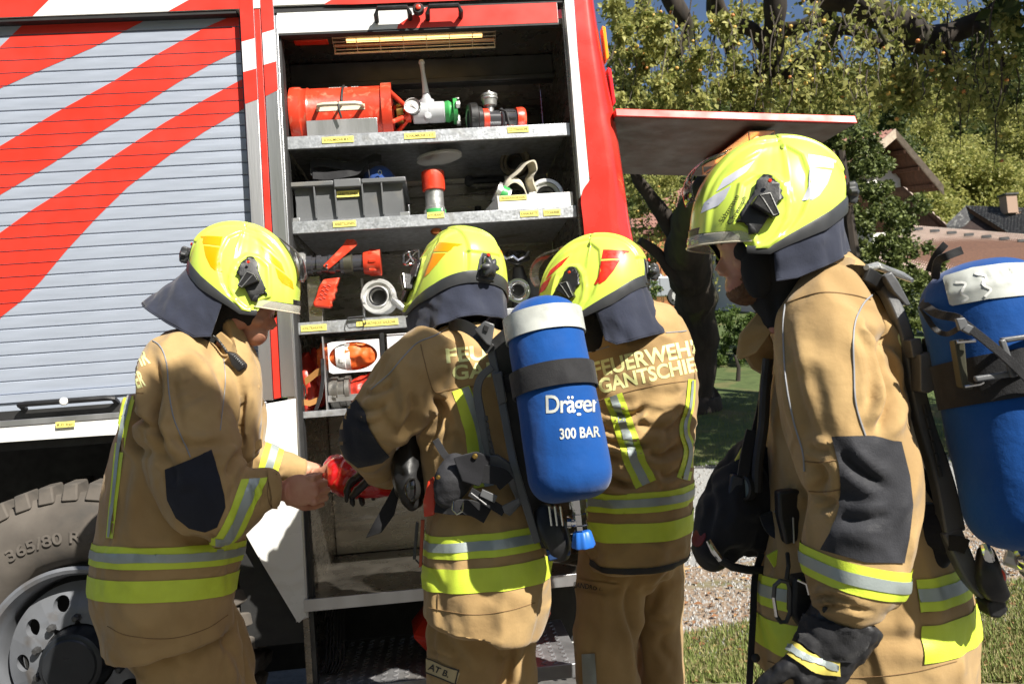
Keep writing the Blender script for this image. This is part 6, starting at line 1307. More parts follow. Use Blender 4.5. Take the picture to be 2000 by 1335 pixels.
# rails of the back plate
flatbar([(956, 672, 1.88), (968, 730, 1.87), (983, 800, 1.85), (996, 870, 1.83), (1010, 930, 1.81), (1050, 1060, 1.80)], 15, .02, 'back_rail', M_frame, A2)
flatbar([(962, 716, 1.87), (940, 736, 1.87), (932, 765, 1.87), (938, 805, 1.86), (948, 850, 1.85), (958, 893, 1.84)], (14, 20), .018, 'carry_handle_rail', M_frame, A2)
for k in range(6): fp([(946+k*2.0, 812+k*13, ), (952+k*2.0, 811+k*13), (954+k*2.0, 821+k*13), (948+k*2.0, 822+k*13)], 1.846-k*.002, .004, 'rail_slot', M_rim, A2, .001)
fp([(952, 890), (972, 888), (1008, 912), (1006, 938), (1025, 978), (996, 1008), (985, 1002), (1008, 975), (988, 935), (950, 912)], 1.83, .02, 'hip_frame', M_frame, A2)
fp([(962, 730), (980, 724), (990, 785), (974, 792)], 1.85, .03, 'strap_clamp', M_frame, A2)
webmesh([(985, 752, 1.86), (1010, 742, 1.85), (1035, 736, 1.83)], 34, .006, 'cylinder_strap_tail', A2); 
webmesh([(876, 634, 1.99), (905, 636, 1.93), (935, 655, 1.88), (958, 685, 1.87)], (24, 22), .02, 'shoulder_pad', A2, M_rubber)
fp([(926, 644), (947, 626), (966, 633), (962, 660), (958, 676), (950, 672)], 1.86, .014, 'harness_plate', M_frame, A2)
fp([(946, 634), (955, 638), (952, 648), (944, 644)], 1.855, .004, 'plate_slot', M_rubber, A2, .0005)
fp([(1020, 640), (985, 640), (958, 665), (962, 720), (978, 790), (1000, 900), (1012, 960), (1050, 1070), (1110, 1075), (1075, 960), (1040, 800)], 1.895, .025, 'back_plate', M_black, A2)
# waist belt, pouch, pull strap, buckles
webmesh([(850, 985, 1.86), (880, 990, 1.83), (920, 992, 1.82), (952, 1008, 1.82)], 30, .012, 'waist_belt', A2)
mb = MB(); chain(mb, [(900, 905, 1.86, 28, .03), (888, 930, 1.85, 36, .04), (874, 960, 1.85, 28, .035), (868, 978, 1.86, 20, .025)], 18, 4)
organic(mb, 'belt_pouch', mat('black_canvas', (.03, .03, .035), .85, var=.4, vs=20, bump=.5, bs=300), A2, voxel=.005, smooth=2, disp=folds(24, .006, (1, 1, 1), 4, .001))
fp([(885, 893), (930, 882), (958, 892), (955, 925), (935, 950), (902, 940)], 1.80, .012, 'pouch_flap', weave('black_nylon', (.02, .02, .023), s=500, st=.6), A2, .003)
m = MB(); m.lathe(D(928, 890, 1.797), -FW, [(0, .006), (.003, .006), (.004, .003)], 12); m.build('press_stud', M_brass, A2); m = MB(); m.lathe(D(856, 931, 1.80), -FW, [(0, .005), (.003, .005), (.004, .002)], 12); m.build('press_stud', M_brass, A2)
webmesh([(850, 858, 1.90), (870, 890, 1.86), (890, 905, 1.84)], 14, .004, 'pull_strap', A2); webmesh([(943, 925, 1.80), (975, 930, 1.79), (990, 945, 1.79)], 36, .006, 'hip_pad', A2)
webmesh([(918, 960, 1.80), (950, 978, 1.79), (985, 1000, 1.785)], 18, .004, 'pull_strap', A2)
for q in ([(942, 955), (972, 968), (966, 982), (937, 968)], [(980, 988), (1012, 972), (1016, 980), (986, 1003)]): fp(q, 1.782, .006, 'strap_buckle', M_frame, A2, .001)
m = MB(); m.tube([D(885, 978, 1.80), D(884, 995, 1.795), D(892, 1004, 1.795), D(903, 998, 1.795), D(905, 980, 1.80)], .0022, 8); m.build('steel_ring', M_chrome, A2, smooth=True)
m = MB(); m.tube([D(920, 962, 1.79), D(950, 985, 1.785)], .0015, 6); m.build('wire_clip', M_chrome, A2)
# pressure reducer and valve
mb = MB(); chain(mb, [(1062, 1000, 1.84, 20, .035), (1078, 1030, 1.82, 30, .04), (1090, 1060, 1.81, 26, .04), (1092, 1082, 1.81, 22, .03)], 16, 4, 3); organic(mb, 'pressure_reducer', M_black, A2, voxel=.004, smooth=1)
for k in range(3):
    m = MB(); x = 1072+k*11; m.tube([D(x, 988, 1.78), D(x+5, 1026, 1.775)], .0028, 6); m.build('reducer_bolt', M_chrome, A2, smooth=True)
fp([(1066, 1074), (1112, 1068), (1116, 1084), (1072, 1097)], 1.78, .04, 'rail_foot', mat('dark_blue_plastic', (.02, .05, .14), .4), A2, .004)
va = D(1132, 1000, 1.76); vx = (D(1138, 1050, 1.76)-va).normalized()
m = MB(); m.lathe(va-vx*.03, vx, [(0, .02), (.02, .02), (.022, .015), (.03, .015), (.032, .017), (.045, .017), (.046, .014), (.055, .014), (.057, .016), (.066, .016), (.07, .011)], 8, cap=True); m.build('cylinder_valve', M_chrome, A2, smooth=True, auto=20)
m = MB(); m.lathe(va+vx*.022, -RT, [(0, .009), (.02, .009), (.022, .013), (.03, .013)], 12); m.build('valve_port', M_chrome, A2, smooth=True, auto=30)
m = MB(); n = 40; vs = []
for hh, r_ in ((.04, .016), (.043, .019), (.07, .025), (.074, .024), (.075, .01)):
    for j in range(n): a = 2*math.pi*j/n; A_ = vx.orthogonal().normalized(); B_ = vx.cross(A_); rr = r_*(1+.06*math.cos(8*a)); vs.append(va+vx*hh+(A_*math.cos(a)+B_*math.sin(a))*rr)
m.add(vs, [(i*n+j, i*n+(j+1) % n, (i+1)*n+(j+1) % n, (i+1)*n+j) for i in range(4) for j in range(n)]+[tuple(range(n))[::-1], tuple(range(4*n, 5*n))]); m.build('valve_handwheel', mat('blue_plastic', (.02, .13, .5), .4), A2, smooth=True, auto=40)
# mask and hanging things in front of person 2
MK = thing('breathing_mask', 'black breathing mask with glossy lens hanging at the hip of the second firefighter', 'mask', D(805, 920, 2.05))
mb = MB(); chain(mb, [(800, 850, 2.06, 16, .03), (796, 900, 2.05, 28, .05), (800, 950, 2.04, 28, .055), (812, 985, 2.04, 16, .03)], 20, 4); organic(mb, 'mask_body', M_black, MK, voxel=.005, smooth=2, disp=folds(20, .008, (1, 1, 1), 6))
m = MB(); blob(m, D(806, 955, 1.985), .02, .018, .03, n=10); m.build('mask_lens', mat('dark_gloss_lens', (.02, .02, .02), .06, coat=1), MK, smooth=True)
fp([(768, 950), (782, 955), (770, 1005), (745, 1040), (713, 1051), (735, 1010), (755, 975)], 2.06, .008, 'mask_strap', M_web, MK); fp([(812, 1018), (818, 1020), (812, 1092), (806, 1092)], 1.98, .006, 'strap_end', M_rim, MK, .001)
RH = thing('red_tool_handle', 'red plastic handle hanging on the belt in front of the second firefighter', 'handle', D(838, 970, 1.93))
fp([(835, 940), (846, 932), (850, 960), (849, 1006), (828, 1010), (826, 980)], 1.90, .02, 'handle_grip', M_itemred, RH, .004); fp([(822, 1015), (829, 1015), (824, 1105), (818, 1108)], 1.93, .008, 'handle_rod', mat('rust_red_rod', (.35, .06, .02), .5), RH, .001)
# ---------------- set on person 4
A4 = thing('breathing_apparatus', 'compressed air set on the rightmost firefighter, blue cylinder cut by the right picture edge', 'air set', D(1850, 800, 1.5), 'air sets on two backs')
ca4, cb4 = D(1922, 592, 1.460), D(2022, 985, 1.400)
cy4, cax4 = cylinder(A4, ca4, cb4, .105, .112, 11); BC4 = bvh(cy4)
patch(BC4, [(1843, 545), (1846, 540), (1900, 524), (1960, 516), (2060, 512), (2080, 560), (2070, 575), (2000, 577), (1930, 584), (1862, 597), (1856, 594)], 'reflective_label', M_refl, cy4, g=5, off=.0026)
for dx in (0, 42):
    rib(BC4, [(1868+dx, 553-dx*.12), (1888+dx, 556-dx*.1), (1880+dx, 572-dx*.1), (1892+dx, 582-dx*.1), (1880+dx, 590-dx*.15)] if dx == 0 else [(1905, 536), (1926, 543), (1920, 556), (1935, 566), (1924, 580)], 4.5, 'wave_print', mat('pearl_print', (.8, .8, .76), .35), cy4, g=5, off=.0042)
webmesh([(1828, 545, 1.450), (1832, 512, 1.420), (1850, 500, 1.400), (1880, 488, 1.400)], 16, .004, 'cover_loop', A4); webmesh([(1815, 530, 1.450), (1828, 500, 1.430), (1848, 476, 1.420)], 14, .003, 'cover_loop', A4)
ringaround(ca4+cax4*.135, cax4, .1075, .078, 'cylinder_strap', M_web, A4, .004)
# bracket with long plate, buckles, diagonal strap
fp([(1865, 665), (1885, 662), (1892, 745), (1905, 750), (1900, 762), (1880, 758)], 1.350, .02, 'strap_bracket', mat('olive_black_bracket', (.05, .048, .03), .45, metal=.3), A4)
m = MB(); m.tube([D(1868, 668, 1.340), D(1905, 665, 1.335)], .003, 6); m.tube([D(1885, 755, 1.340), D(1915, 750, 1.330), D(1922, 746, 1.330)], .0022, 6); m.build('wire_latch', M_chrome, A4, smooth=True)
fp([(1905, 735), (1998, 720), (2060, 712), (2060, 722), (1998, 733), (1908, 746)], 1.325, .01, 'lower_bar', M_frame, A4); fp([(1955, 660), (2060, 645), (2060, 655), (1968, 669)], 1.325, .01, 'upper_bar', M_frame, A4)
fp([(1953, 664), (1965, 661), (1990, 735), (1976, 738)], 1.320, .008, 'cross_bar', M_frame, A4)
webmesh([(1800, 590, 1.470), (1830, 612, 1.400), (1868, 620, 1.360), (1882, 630, 1.340), (1930, 668, 1.315), (1970, 702, 1.310), (2040, 770, 1.310)], 17, .004, 'diagonal_strap', A4)
webmesh([(1800, 600, 1.480), (1825, 640, 1.420), (1850, 652, 1.380), (1875, 640, 1.350)], 10, .003, 'slack_strap', A4)
for q in ([(1868, 622), (1885, 620), (1892, 634), (1876, 646)], [(1890, 632), (1908, 640), (1898, 655), (1880, 645)]): fp(q, 1.330, .008, 'strap_buckle', M_frame, A4, .0015)
fp([(1815, 660, ), (1860, 655), (1862, 735), (1820, 742)], 1.480, .03, 'mounting_block', mat('olive_black_bracket', (.05, .048, .03), .45), A4)
# rail, clamp and hip arm
flatbar([(1715, 545, 1.570), (1740, 575, 1.540), (1762, 620, 1.520), (1780, 680, 1.510), (1795, 760, 1.510), (1815, 840, 1.500), (1835, 900, 1.490), (1852, 960, 1.480), (1868, 1040, 1.470)], (18, 42), .03, 'back_rail', M_frame, A4, .004)
for k in range(6): fp([(1803+k*5.6, 790+k*24), (1809+k*5.6, 789+k*24), (1815+k*5.6, 810+k*24), (1808+k*5.6, 811+k*24)], 1.495-k*.003, .004, 'rail_slot', M_rim, A4, .001)
fp([(1777, 664), (1800, 659), (1805, 690), (1783, 700)], 1.485, .03, 'rail_clamp', M_frame, A4); fp([(1797, 692), (1825, 686), (1838, 756), (1814, 768), (1798, 765)], 1.470, .035, 'rail_clamp', M_frame, A4)
flatbar([(1662, 530, 1.56), (1695, 535, 1.50), (1730, 560, 1.560), (1760, 600, 1.530)], (30, 22), .05, 'shoulder_pad', M_rubber, A4, .006)
fp([(1726, 538), (1742, 530), (1755, 548), (1780, 595), (1770, 598), (1745, 570)], 1.530, .02, 'harness_plate', M_frame, A4)
m = MB(); m.tube([D(1692, 522, 1.5), D(1712, 519, 1.580), D(1730, 526, 1.570), D(1762, 538, 1.540), D(1782, 548, 1.520)], [.005, .008, .007, .007, .004], 10); m.build('quick_connector', M_cast, A4, smooth=True)
flatbar([(1860, 1035, 1.470), (1885, 1090, 1.450), (1905, 1130, 1.440), (1935, 1165, 1.440), (1962, 1198, 1.440)], (40, 26), .03, 'hip_arm', M_frame, A4, .004)
fp([(1945, 1165), (1965, 1170), (1970, 1195), (1955, 1208), (1935, 1206), (1928, 1180)], 1.420, .04, 'rail_foot', M_black, A4, .005)
fp([(1783, 900), (1800, 905), (1870, 990), (1872, 1100), (1850, 1050), (1775, 985)], 1.540, .02, 'back_plate', M_black, A4)
# belt pocket
fp([(1768, 988), (1822, 984), (1870, 990), (1868, 1025), (1820, 1026), (1772, 1020)], 1.500, .03, 'pouch_flap', MATS['black_nylon'], A4, .004)
mb = MB(); chain(mb, [(1818, 1015, 1.520, 50, .03), (1818, 1050, 1.520, 52, .036), (1812, 1085, 1.520, 44, .03), (1808, 1098, 1.520, 34, .02)], 18, 4, 3); organic(mb, 'belt_pouch', MATS['black_nylon'], A4, voxel=.005, smooth=2, disp=folds(20, .004, (1, 1, 1), 8, .001))
m = MB(); m.lathe(D(1844, 1010, 1.495), -FW, [(0, .009), (.003, .009), (.005, .005)], 16); m.build('press_stud', M_rim, A4, smooth=True)
webmesh([(1855, 1060, 1.460), (1875, 1062, 1.450), (1890, 1068, 1.440)], 30, .006, 'hip_strap', A4)
# valve group with red button
mb = MB(); chain(mb, [(1925, 1075, 1.440, 16, .02), (1930, 1110, 1.430, 24, .03), (1938, 1145, 1.430, 26, .028), (1955, 1160, 1.430, 16, .02)], 16, 4, 3); organic(mb, 'pressure_reducer', M_black, A4, voxel=.004, smooth=1)
m = MB(); m.lathe(D(1938, 1124, 1.418), -FW, [(0, .018), (.01, .018), (.013, .014)], 24); m.build('red_button', M_itemred, A4, smooth=True, auto=40); m = MB(); m.lathe(D(1938, 1124, 1.425), -FW, [(0, .021), (.008, .021), (.009, .0185)], 24); m.build('button_collar', M_cast, A4, smooth=True)
m = MB(); m.tube([D(1922, 1062, 1.420), D(1930, 1085, 1.415), D(1935, 1098, 1.415)], [.008, .01, .008], 10); m.build('hose_fitting', M_chrome, A4, smooth=True)
m = MB(); m.lathe(D(1978, 1088, 1.400), RT*.8+UP*.3, [(0, .014), (.004, .022), (.018, .022), (.02, .016), (.04, .014)], 12); m.build('cylinder_valve', M_chrome, A4, smooth=True, auto=25)
m = MB(); m.tube([D(1965, 1080, 1.420), D(2020, 1100, 1.400)], .02, 10); m.lathe(D(2005, 1098, 1.400), RT, [(0, .03), (.03, .034), (.04, .03)], 8); m.build('valve_handwheel', M_cast, A4, smooth=True, auto=30)
# ---------------- black mask bag, gauge, hoses and strap in front of person 4
BG4 = thing('mask_bag', 'black mask bag with yellow strap hanging in front of the rightmost firefighter', 'bag', D(1430, 980, 1.72))
mb = MB(); chain(mb, [(1465, 880, 1.74, 34, .05), (1448, 930, 1.73, 48, .07), (1435, 985, 1.72, 60, .08), (1410, 1040, 1.71, 58, .075), (1385, 1080, 1.70, 34, .05)], 22, 4); chain(mb, [(1480, 900, 1.72, 30, .05), (1490, 1000, 1.72, 42, .06), (1480, 1065, 1.72, 36, .05)], 18, 4)
organic(mb, 'bag_body', MATS['black_nylon'], BG4, voxel=.006, smooth=3, disp=folds(14, .012, (1, 1, 1), 9, .002))
m = MB(); blob(m, D(1392, 1070, 1.69), .042, .03, .048, n=12); m.build('lung_valve', M_rubber, BG4, smooth=True); m = MB(); m.lathe(D(1368, 1050, 1.68), -RT*.7+UP*.4-FW*.3, [(0, .02), (.006, .02), (.009, .012)], 16); m.build('red_cap', mat('dark_red_rubber', (.16, .02, .015), .5), BG4, smooth=True)
fp([(1452, 872), (1460, 880), (1420, 985), (1398, 980), (1418, 940), (1436, 900)], 1.68, .012, 'yellow_strap', mat('dull_yellow_strap', (.5, .48, .08), .7), BG4, .003)
m = MB(); m.tube([D(1384, 1055, 1.64), D(1395, 1075, 1.63), D(1408, 1092, 1.63)], [.006, .008, .007], 10); m.build('chrome_connector', M_chrome, BG4, smooth=True)
m = MB(); m.tube([D(1408, 1092, 1.63), D(1430, 1106, 1.63), D(1460, 1112, 1.64), D(1492, 1112, 1.66), D(1520, 1100, 1.68)], .0085, 10); m.build('air_hose', M_rubber, BG4, smooth=True)
GA = thing('pressure_gauge', 'round pressure gauge in black rubber on a hose at the chest of the rightmost firefighter', 'gauge', D(1470, 930, 1.64))
m = MB(); m.lathe(D(1467, 950, 1.66), -FW*.4-RT*.9, [(0, .022), (.006, .026), (.022, .026), (.025, .022), (.022, .02)], 24, cap=False); m.build('gauge_case', M_rubber, GA, smooth=True); m = MB(); m.lathe(D(1456, 951, 1.652), -FW*.4-RT*.9, [(0, .021), (.001, .021)], 24); m.build('gauge_dial', mat('pale_dial', (.2, .24, .24), .2), GA, smooth=True)
m = MB(); Q = catm([(1500, 700, 1.62), (1494, 760, 1.62), (1490, 830, 1.63), (1480, 900, 1.64), (1478, 960, 1.64)], 6); m.tube([D(*q) for q in Q], .011, 10); m.build('gauge_hose', M_rubber, GA, smooth=True)
RD2 = thing('radio_pack', 'slim black radio with coiled lead hanging beside the mask bag', 'radio', D(1440, 960, 1.64))
fp([(1430, 926), (1456, 930), (1445, 1030), (1412, 1020)], 1.65, .03, 'radio_body', mat('blue_black_plastic', (.02, .024, .035), .4), RD2, .005); webmesh([(1470, 840, 1.65), (1460, 880, 1.65), (1452, 930, 1.645)], 22, .008, 'radio_strap', RD2)
webmesh([(1500, 730, 1.66), (1488, 800, 1.66), (1470, 880, 1.66), (1462, 930, 1.66)], 20, .006, 'shoulder_strap', A4)
webmesh([(1505, 1000, 1.64), (1520, 1030, 1.62), (1560, 1040, 1.58)], 44, .012, 'waist_belt', A4); fp([(1520, 960), (1560, 955), (1590, 985), (1585, 1050), (1535, 1065), (1522, 1010)], 1.56, .03, 'belt_buckle', M_black, A4, .006)
m = MB(); m.tube([D(1512, 998, 1.6), D(1527, 999, 1.6), D(1536, 1062, 1.59)], .002, 6); m.tube([D(1549, 1010, 1.555), D(1551, 1060, 1.555)], .0016, 6); m.build('buckle_edge', M_cast, A4, smooth=True)
fp([(1498, 1085), (1540, 1062), (1555, 1070), (1520, 1100), (1512, 1108)], 1.60, .006, 'reflective_tab', M_hivis, A4, .001)
LS = thing('long_strap', 'long black webbing strap dangling in front of the rightmost firefighter', 'strap', D(1475, 1200, 1.66))
webmesh([(1488, 1080, 1.66), (1475, 1130, 1.66), (1472, 1200, 1.65), (1468, 1270, 1.64), (1464, 1345, 1.64)], 12, .006, 'strap_web', LS); m = MB(); blob(m, D(1476, 1284, 1.635), .009, .007, .009, n=8); m.build('strap_stop', M_rubber, LS, smooth=True)
KB = thing('carabiner', 'dark snap hook with bright gate clipped at the coat of the rightmost firefighter', 'carabiner', D(1525, 1180, 1.52))
m = MB(); Q = [D(1511, 1165, 1.5), D(1513, 1143, 1.5), D(1524, 1133, 1.5), D(1538, 1136, 1.5), D(1543, 1150, 1.5), D(1543, 1195, 1.5), D(1536, 1213, 1.5), D(1525, 1214, 1.5), D(1517, 1203, 1.5)]; m.tube(Q, .0042, 8); m.build('hook_body', M_dsteel, KB, smooth=True)
m = MB(); m.tube([Q[0], Q[-1]], .0036, 8); m.build('gate', M_chrome, KB, smooth=True)
m = MB(); m.tube([D(1536, 1130, 1.5), D(1540, 1105, 1.5), D(1538, 1080, 1.53)], .004, 6); m.build('cord', M_rubber, KB, smooth=True)
GV = thing('glove_pair_clip', 'black tool holster beside the carabiner on the coat of the rightmost firefighter', 'holster', D(1580, 1180, 1.5))
fp([(1550, 1130), (1585, 1125), (1605, 1150), (1600, 1210), (1570, 1235), (1548, 1200)], 1.49, .04, 'holster_body', MATS['black_glove_leather'], GV, .008); m = MB(); m.tube([D(1558, 1132, 1.47), D(1575, 1140, 1.46), D(1580, 1160, 1.46)], .0025, 6); m.build('clip_edge', M_chrome, GV, smooth=True)
# ================================================================ ground and surroundings
def struct(o, lab=None): o['kind'] = 'structure'; return o
rng = random.Random(5)
M_gravel = mat('pale_gravel', (.34, .34, .33), .9, col2=(.2, .2, .19), vs=120, bump=1.2, bs=90, cells=(90, '8f8e8a'))
M_lawn = mat('lawn', (.07, .10, .025), .9, col2=(.045, .07, .015), vs=6, bump=1, bs=40, dirt=(.16, .12, .05), ds=.8)
M_dirt = mat('leaf_litter_dirt', (.20, .135, .085), .95, col2=(.30, .24, .18), vs=30, bump=1, bs=80, dirt=(.08, .11, .03), ds=2.0)
def sheet(name, poly, z, mm, kind='structure'):
    bm = bmesh.new(); bm.faces.new([bm.verts.new((x, y, 0)) for x, y in poly]); bmesh.ops.triangulate(bm, faces=bm.faces); gridcut(bm, .9)
    for v in bm.verts: v.co.z = gz(v.co.x, v.co.y)+z
    me = bpy.data.meshes.new(name); bm.to_mesh(me); bm.free(); me.materials.append(mm); o = bpy.data.objects.new(name, me); COL.objects.link(o); o['kind'] = kind; return o
def gz(x, y):
    r_ = max(0, y-5.5); z = .16*min(r_, 26)*min(1, r_/3+.3); return z
def GP(px, py):
    r_ = ray(px, py); lo, hi, t = .5, 400, 1.0
    while t < 90:
        p = CAM+r_*t
        if p.z < gz(p.x, p.y): return p
        t *= 1.004
    p = CAM+r_*60; p.z = gz(p.x, p.y); return p
def G(px, py): p = GP(px, py); return (p.x, p.y)
# terrain: flat near, rising into a wooded hillside far behind
NX, NY = 140, 260; g = np.zeros((NY, NX, 3))
def hgt(x, y):
    d = max(0, y-52+.10*x); h = 0.44*d*min(1, d/30)
    h += 6*noise.noise(V(x*.02, y*.02, 0))*min(1, d/30)
    if y < -14: return min(60, .5*(-14-y))  # unseen rise added behind the camera to cut skylight
    return (min(h, max(12, 35-.10*x)) if h > 0 else 0)+gz(x, y)-.02
for i in range(NY):
    for j in range(NX):
        y = -170+170*min(1, i/40) + (max(0, i-40)/(NY-41))**1.9*600-(15 if i >= 40 else 0); x = -400+800*j/(NX-1); g[i, j] = (x, y, hgt(x, y))
me = grid_mesh(g, 'ground', False); me.materials.append(mat('asphalt_yard', (.11, .105, .10), .9, var=.3, vs=30, bump=1, bs=120)); me.materials.append(mat('meadow_ground', (.06, .085, .02), .95, var=.4, vs=.05)); 
for p in me.polygons:
    if p.center.y > 14 or p.center.y < -14: p.material_index = 1
o = bpy.data.objects.new('ground', me); COL.objects.link(o); o['kind'] = 'structure'
def wob(pts, amp=.12, k=6):
    out = []
    for i in range(len(pts)):
        a = np.array(pts[i]); b = np.array(pts[(i+1) % len(pts)])
        for s in range(k): p = a+(b-a)*s/k; out.append((p[0]+rng.uniform(-amp, amp)*(1 if s else .3), p[1]+rng.uniform(-amp, amp)*(1 if s else .3)))
    return out
sheet('lawn', wob([G(1250, 912), G(1500, 900), G(1900, 890), G(2300, 880), (40, 34), (-20, 34), (-6, 12)], .15, 8), .006, M_lawn)
sheet('gravel_path', wob([G(1120, 1000), G(1250, 925), G(1500, 905), G(1900, 892), G(2300, 882), G(2600, 1090), G(2200, 1140), G(1480, 1235), G(1150, 1335)], .05, 6), .002, M_gravel)
sheet('dirt_path', wob([G(1330, 1110), G(1450, 1100), G(1700, 1040), G(2200, 1000), G(2600, 1090), G(2300, 1180), G(1800, 1200), G(1480, 1225), G(1320, 1260)], .05, 6), .006, M_dirt)
sheet('grass_verge', wob([G(1310, 1262), G(1480, 1215), G(1800, 1180), G(2300, 1120), G(2800, 1400), G(2500, 1800), G(1600, 1900), G(1250, 1600)], .05, 6), .011, mat('trodden_grass', (.12, .135, .045), .95, col2=(.24, .2, .12), vs=18, bump=1, bs=90, dirt=(.28, .24, .17), ds=3))
# grass blades, pebbles, leaves on the ground
def inpoly(x, y, P_):
    c = False
    for i in range(len(P_)):
        a, b = P_[i-1], P_[i]
        if (a[1] > y) != (b[1] > y) and x < (b[0]-a[0])*(y-a[1])/(b[1]-a[1]+1e-12)+a[0]: c = not c
    return c
def scatter(name, n, region, fn, mats_, kind='stuff'):
    vs, fs, ms = [], [], []; xs = [p[0] for p in region]; ys = [p[1] for p in region]; k = 0; tries = 0
    while k < n and tries < n*30:
        tries += 1; px = rng.uniform(min(xs), max(xs)); py = rng.uniform(min(ys), max(ys))
        if not inpoly(px, py, region): continue
        k += 1; x, y = G(px, py); v, f, mi = fn(x, y); zz_ = gz(x, y); v = [(q[0], q[1], q[2]+zz_) for q in v]; o_ = len(vs); vs += v; fs += [tuple(a+o_ for a in q) for q in f]; ms += [mi]*len(f)
    me = bpy.data.meshes.new(name); me.from_pydata(vs, [], fs)
    for m_ in mats_: me.materials.append(m_)
    me.polygons.foreach_set('material_index', ms); o = bpy.data.objects.new(name, me); COL.objects.link(o); o['kind'] = kind; return o
def blade(x, y):
    h = rng.uniform(.02, .055); a = rng.uniform(0, 6.28); w_ = .0035; l = rng.uniform(0, .03); c, s = math.cos(a), math.sin(a); b = rng.uniform(0, 6.28)
    return [(x-c*w_, y-s*w_, .01), (x+c*w_, y+s*w_, .01), (x+math.cos(b)*l, y+math.sin(b)*l, h)], [(0, 1, 2)], rng.choice((0, 0, 1))
def pebble(x, y):
    r_ = rng.uniform(.006, .017); a = rng.uniform(0, 6.28); v = [(x+r_*math.cos(a+k*1.57)*rng.uniform(.7, 1.2), y+r_*math.sin(a+k*1.57)*rng.uniform(.7, 1.2), .0) for k in range(4)]+[(x, y, r_*rng.uniform(.6, 1)+.01)]
    return v, [(0, 1, 4), (1, 2, 4), (2, 3, 4), (3, 0, 4)], rng.choice((0, 0, 1, 2))
def fallen(x, y):
    r_ = rng.uniform(.014, .03); a = rng.uniform(0, 6.28); c, s = math.cos(a), math.sin(a); z = .014+rng.uniform(0, .01)
    return [(x-c*r_, y-s*r_, z), (x+s*r_*.5, y-c*r_*.5, z+rng.uniform(0, .012)), (x+c*r_, y+s*r_, z), (x-s*r_*.5, y+c*r_*.5, z+rng.uniform(0, .012))], [(0, 1, 2, 3)], rng.choice((0, 1))
Mg1, Mg2 = mat('grass_blade', (.13, .17, .035), .8), mat('dry_grass_blade', (.30, .27, .12), .85)
verge = [(1315, 1250), (1480, 1215), (2040, 1130), (2040, 1340), (1300, 1340)]
scatter('verge_grass', 30000, verge, blade, [Mg1, Mg2]); scatter('lawn_grass', 9000, [(1330, 780), (2000, 740), (2000, 905), (1330, 915)], lambda x, y: ([(v[0]*1, v[1], v[2]*1.6) for v in blade(x, y)[0]], [(0, 1, 2)], 0), [Mg1, Mg2])
pr = [(1040, 1000), (1330, 905), (1480, 900), (2000, 890), (2000, 1220), (1320, 1300), (1040, 1330)]
scatter('loose_pebbles', 16000, pr, pebble, [mat('pebble_light', (.33, .325, .31), .85), mat('pebble_mid', (.24, .235, .22), .85), mat('pebble_dark', (.14, .12, .1), .9)])
scatter('fallen_leaves', 650, [(1330, 1110), (1700, 1040), (2000, 1010), (2000, 1340), (1320, 1340)], fallen, [mat('brown_leaf', (.2, .09, .035), .8), mat('tan_leaf', (.34, .22, .1), .8)])
# ---------------------------------------------------------------- leaf material with light coming through
def leafmat(name, c, c2, tr=.45):
    m = mat(name, c, .55, spec=.35); t = m.node_tree; b = t.nodes['Principled BSDF']; out = t.nodes['Material Output']
    g_ = t.nodes.new('ShaderNodeNewGeometry'); mx = t.nodes.new('ShaderNodeMix'); mx.data_type = 'RGBA'; mx.inputs[6].default_value = (*c, 1); mx.inputs[7].default_value = (*c2, 1)
    t.links.new(g_.outputs['Random Per Island'], mx.inputs[0]); t.links.new(mx.outputs[2], b.inputs['Base Color'])
    tb_ = t.nodes.new('ShaderNodeBsdfTranslucent'); t.links.new(mx.outputs[2], tb_.inputs[0]); ms = t.nodes.new('ShaderNodeMixShader'); ms.inputs[0].default_value = tr
    t.links.new(b.outputs[0], ms.inputs[1]); t.links.new(tb_.outputs[0], ms.inputs[2]); t.links.new(ms.outputs[0], out.inputs[0]); return m
M_leafA = leafmat('apple_leaf', (.12, .15, .03), (.50, .48, .16)); M_leafB = leafmat('hill_leaf', (.17, .20, .045), (.46, .44, .14)); M_leafC = leafmat('hill_leaf_dark', (.035, .06, .018), (.14, .17, .045)); M_leafD = leafmat('hedge_leaf', (.05, .09, .02), (.14, .2, .05))
M_bark = mat('mossy_bark', (.04, .03, .022), .95, col2=(.018, .014, .011), vs=6, stretch=(1, 1, .3), bump=2, bs=18, dirt=(.06, .07, .015), ds=2.2)
M_twig = mat('grey_twig', (.06, .048, .038), .9)
def leaves_obj(name, pts, size, mm, parent, kind='stuff', hang=.5, mesh_only=False):
    """pts: centres (n,3); each leaf a folded diamond of two faces"""
    n = len(pts); P_ = np.asarray(pts); r_ = np.random.RandomState(len(pts) % 9999)
    a = r_.normal(size=(n, 3)); a[:, 2] -= hang*1.3; a /= np.linalg.norm(a, axis=1, keepdims=True); b = np.cross(a, r_.normal(size=(n, 3))); b /= np.linalg.norm(b, axis=1, keepdims=True)+1e-9; c = np.cross(a, b)
    s = size*r_.uniform(.6, 1.25, (n, 1)); w_ = .33
    v = np.stack([P_, P_+a*s*.45+b*s*w_+c*s*.10, P_+a*s, P_+a*s*.45-b*s*w_+c*s*.10], 1).reshape(-1, 3)
    i = np.arange(n)*4; f = np.concatenate([np.stack([i, i+1, i+2], 1), np.stack([i, i+2, i+3], 1)])
    me = bpy.data.meshes.new(name); me.from_pydata(v.tolist(), [], f.tolist()); me.materials.append(mm)
    if mesh_only: return me
    o = bpy.data.objects.new(name, me); COL.objects.link(o); fin(o, parent)
    if kind: o['kind'] = kind
    return o
nr_ = np.random.RandomState(3)
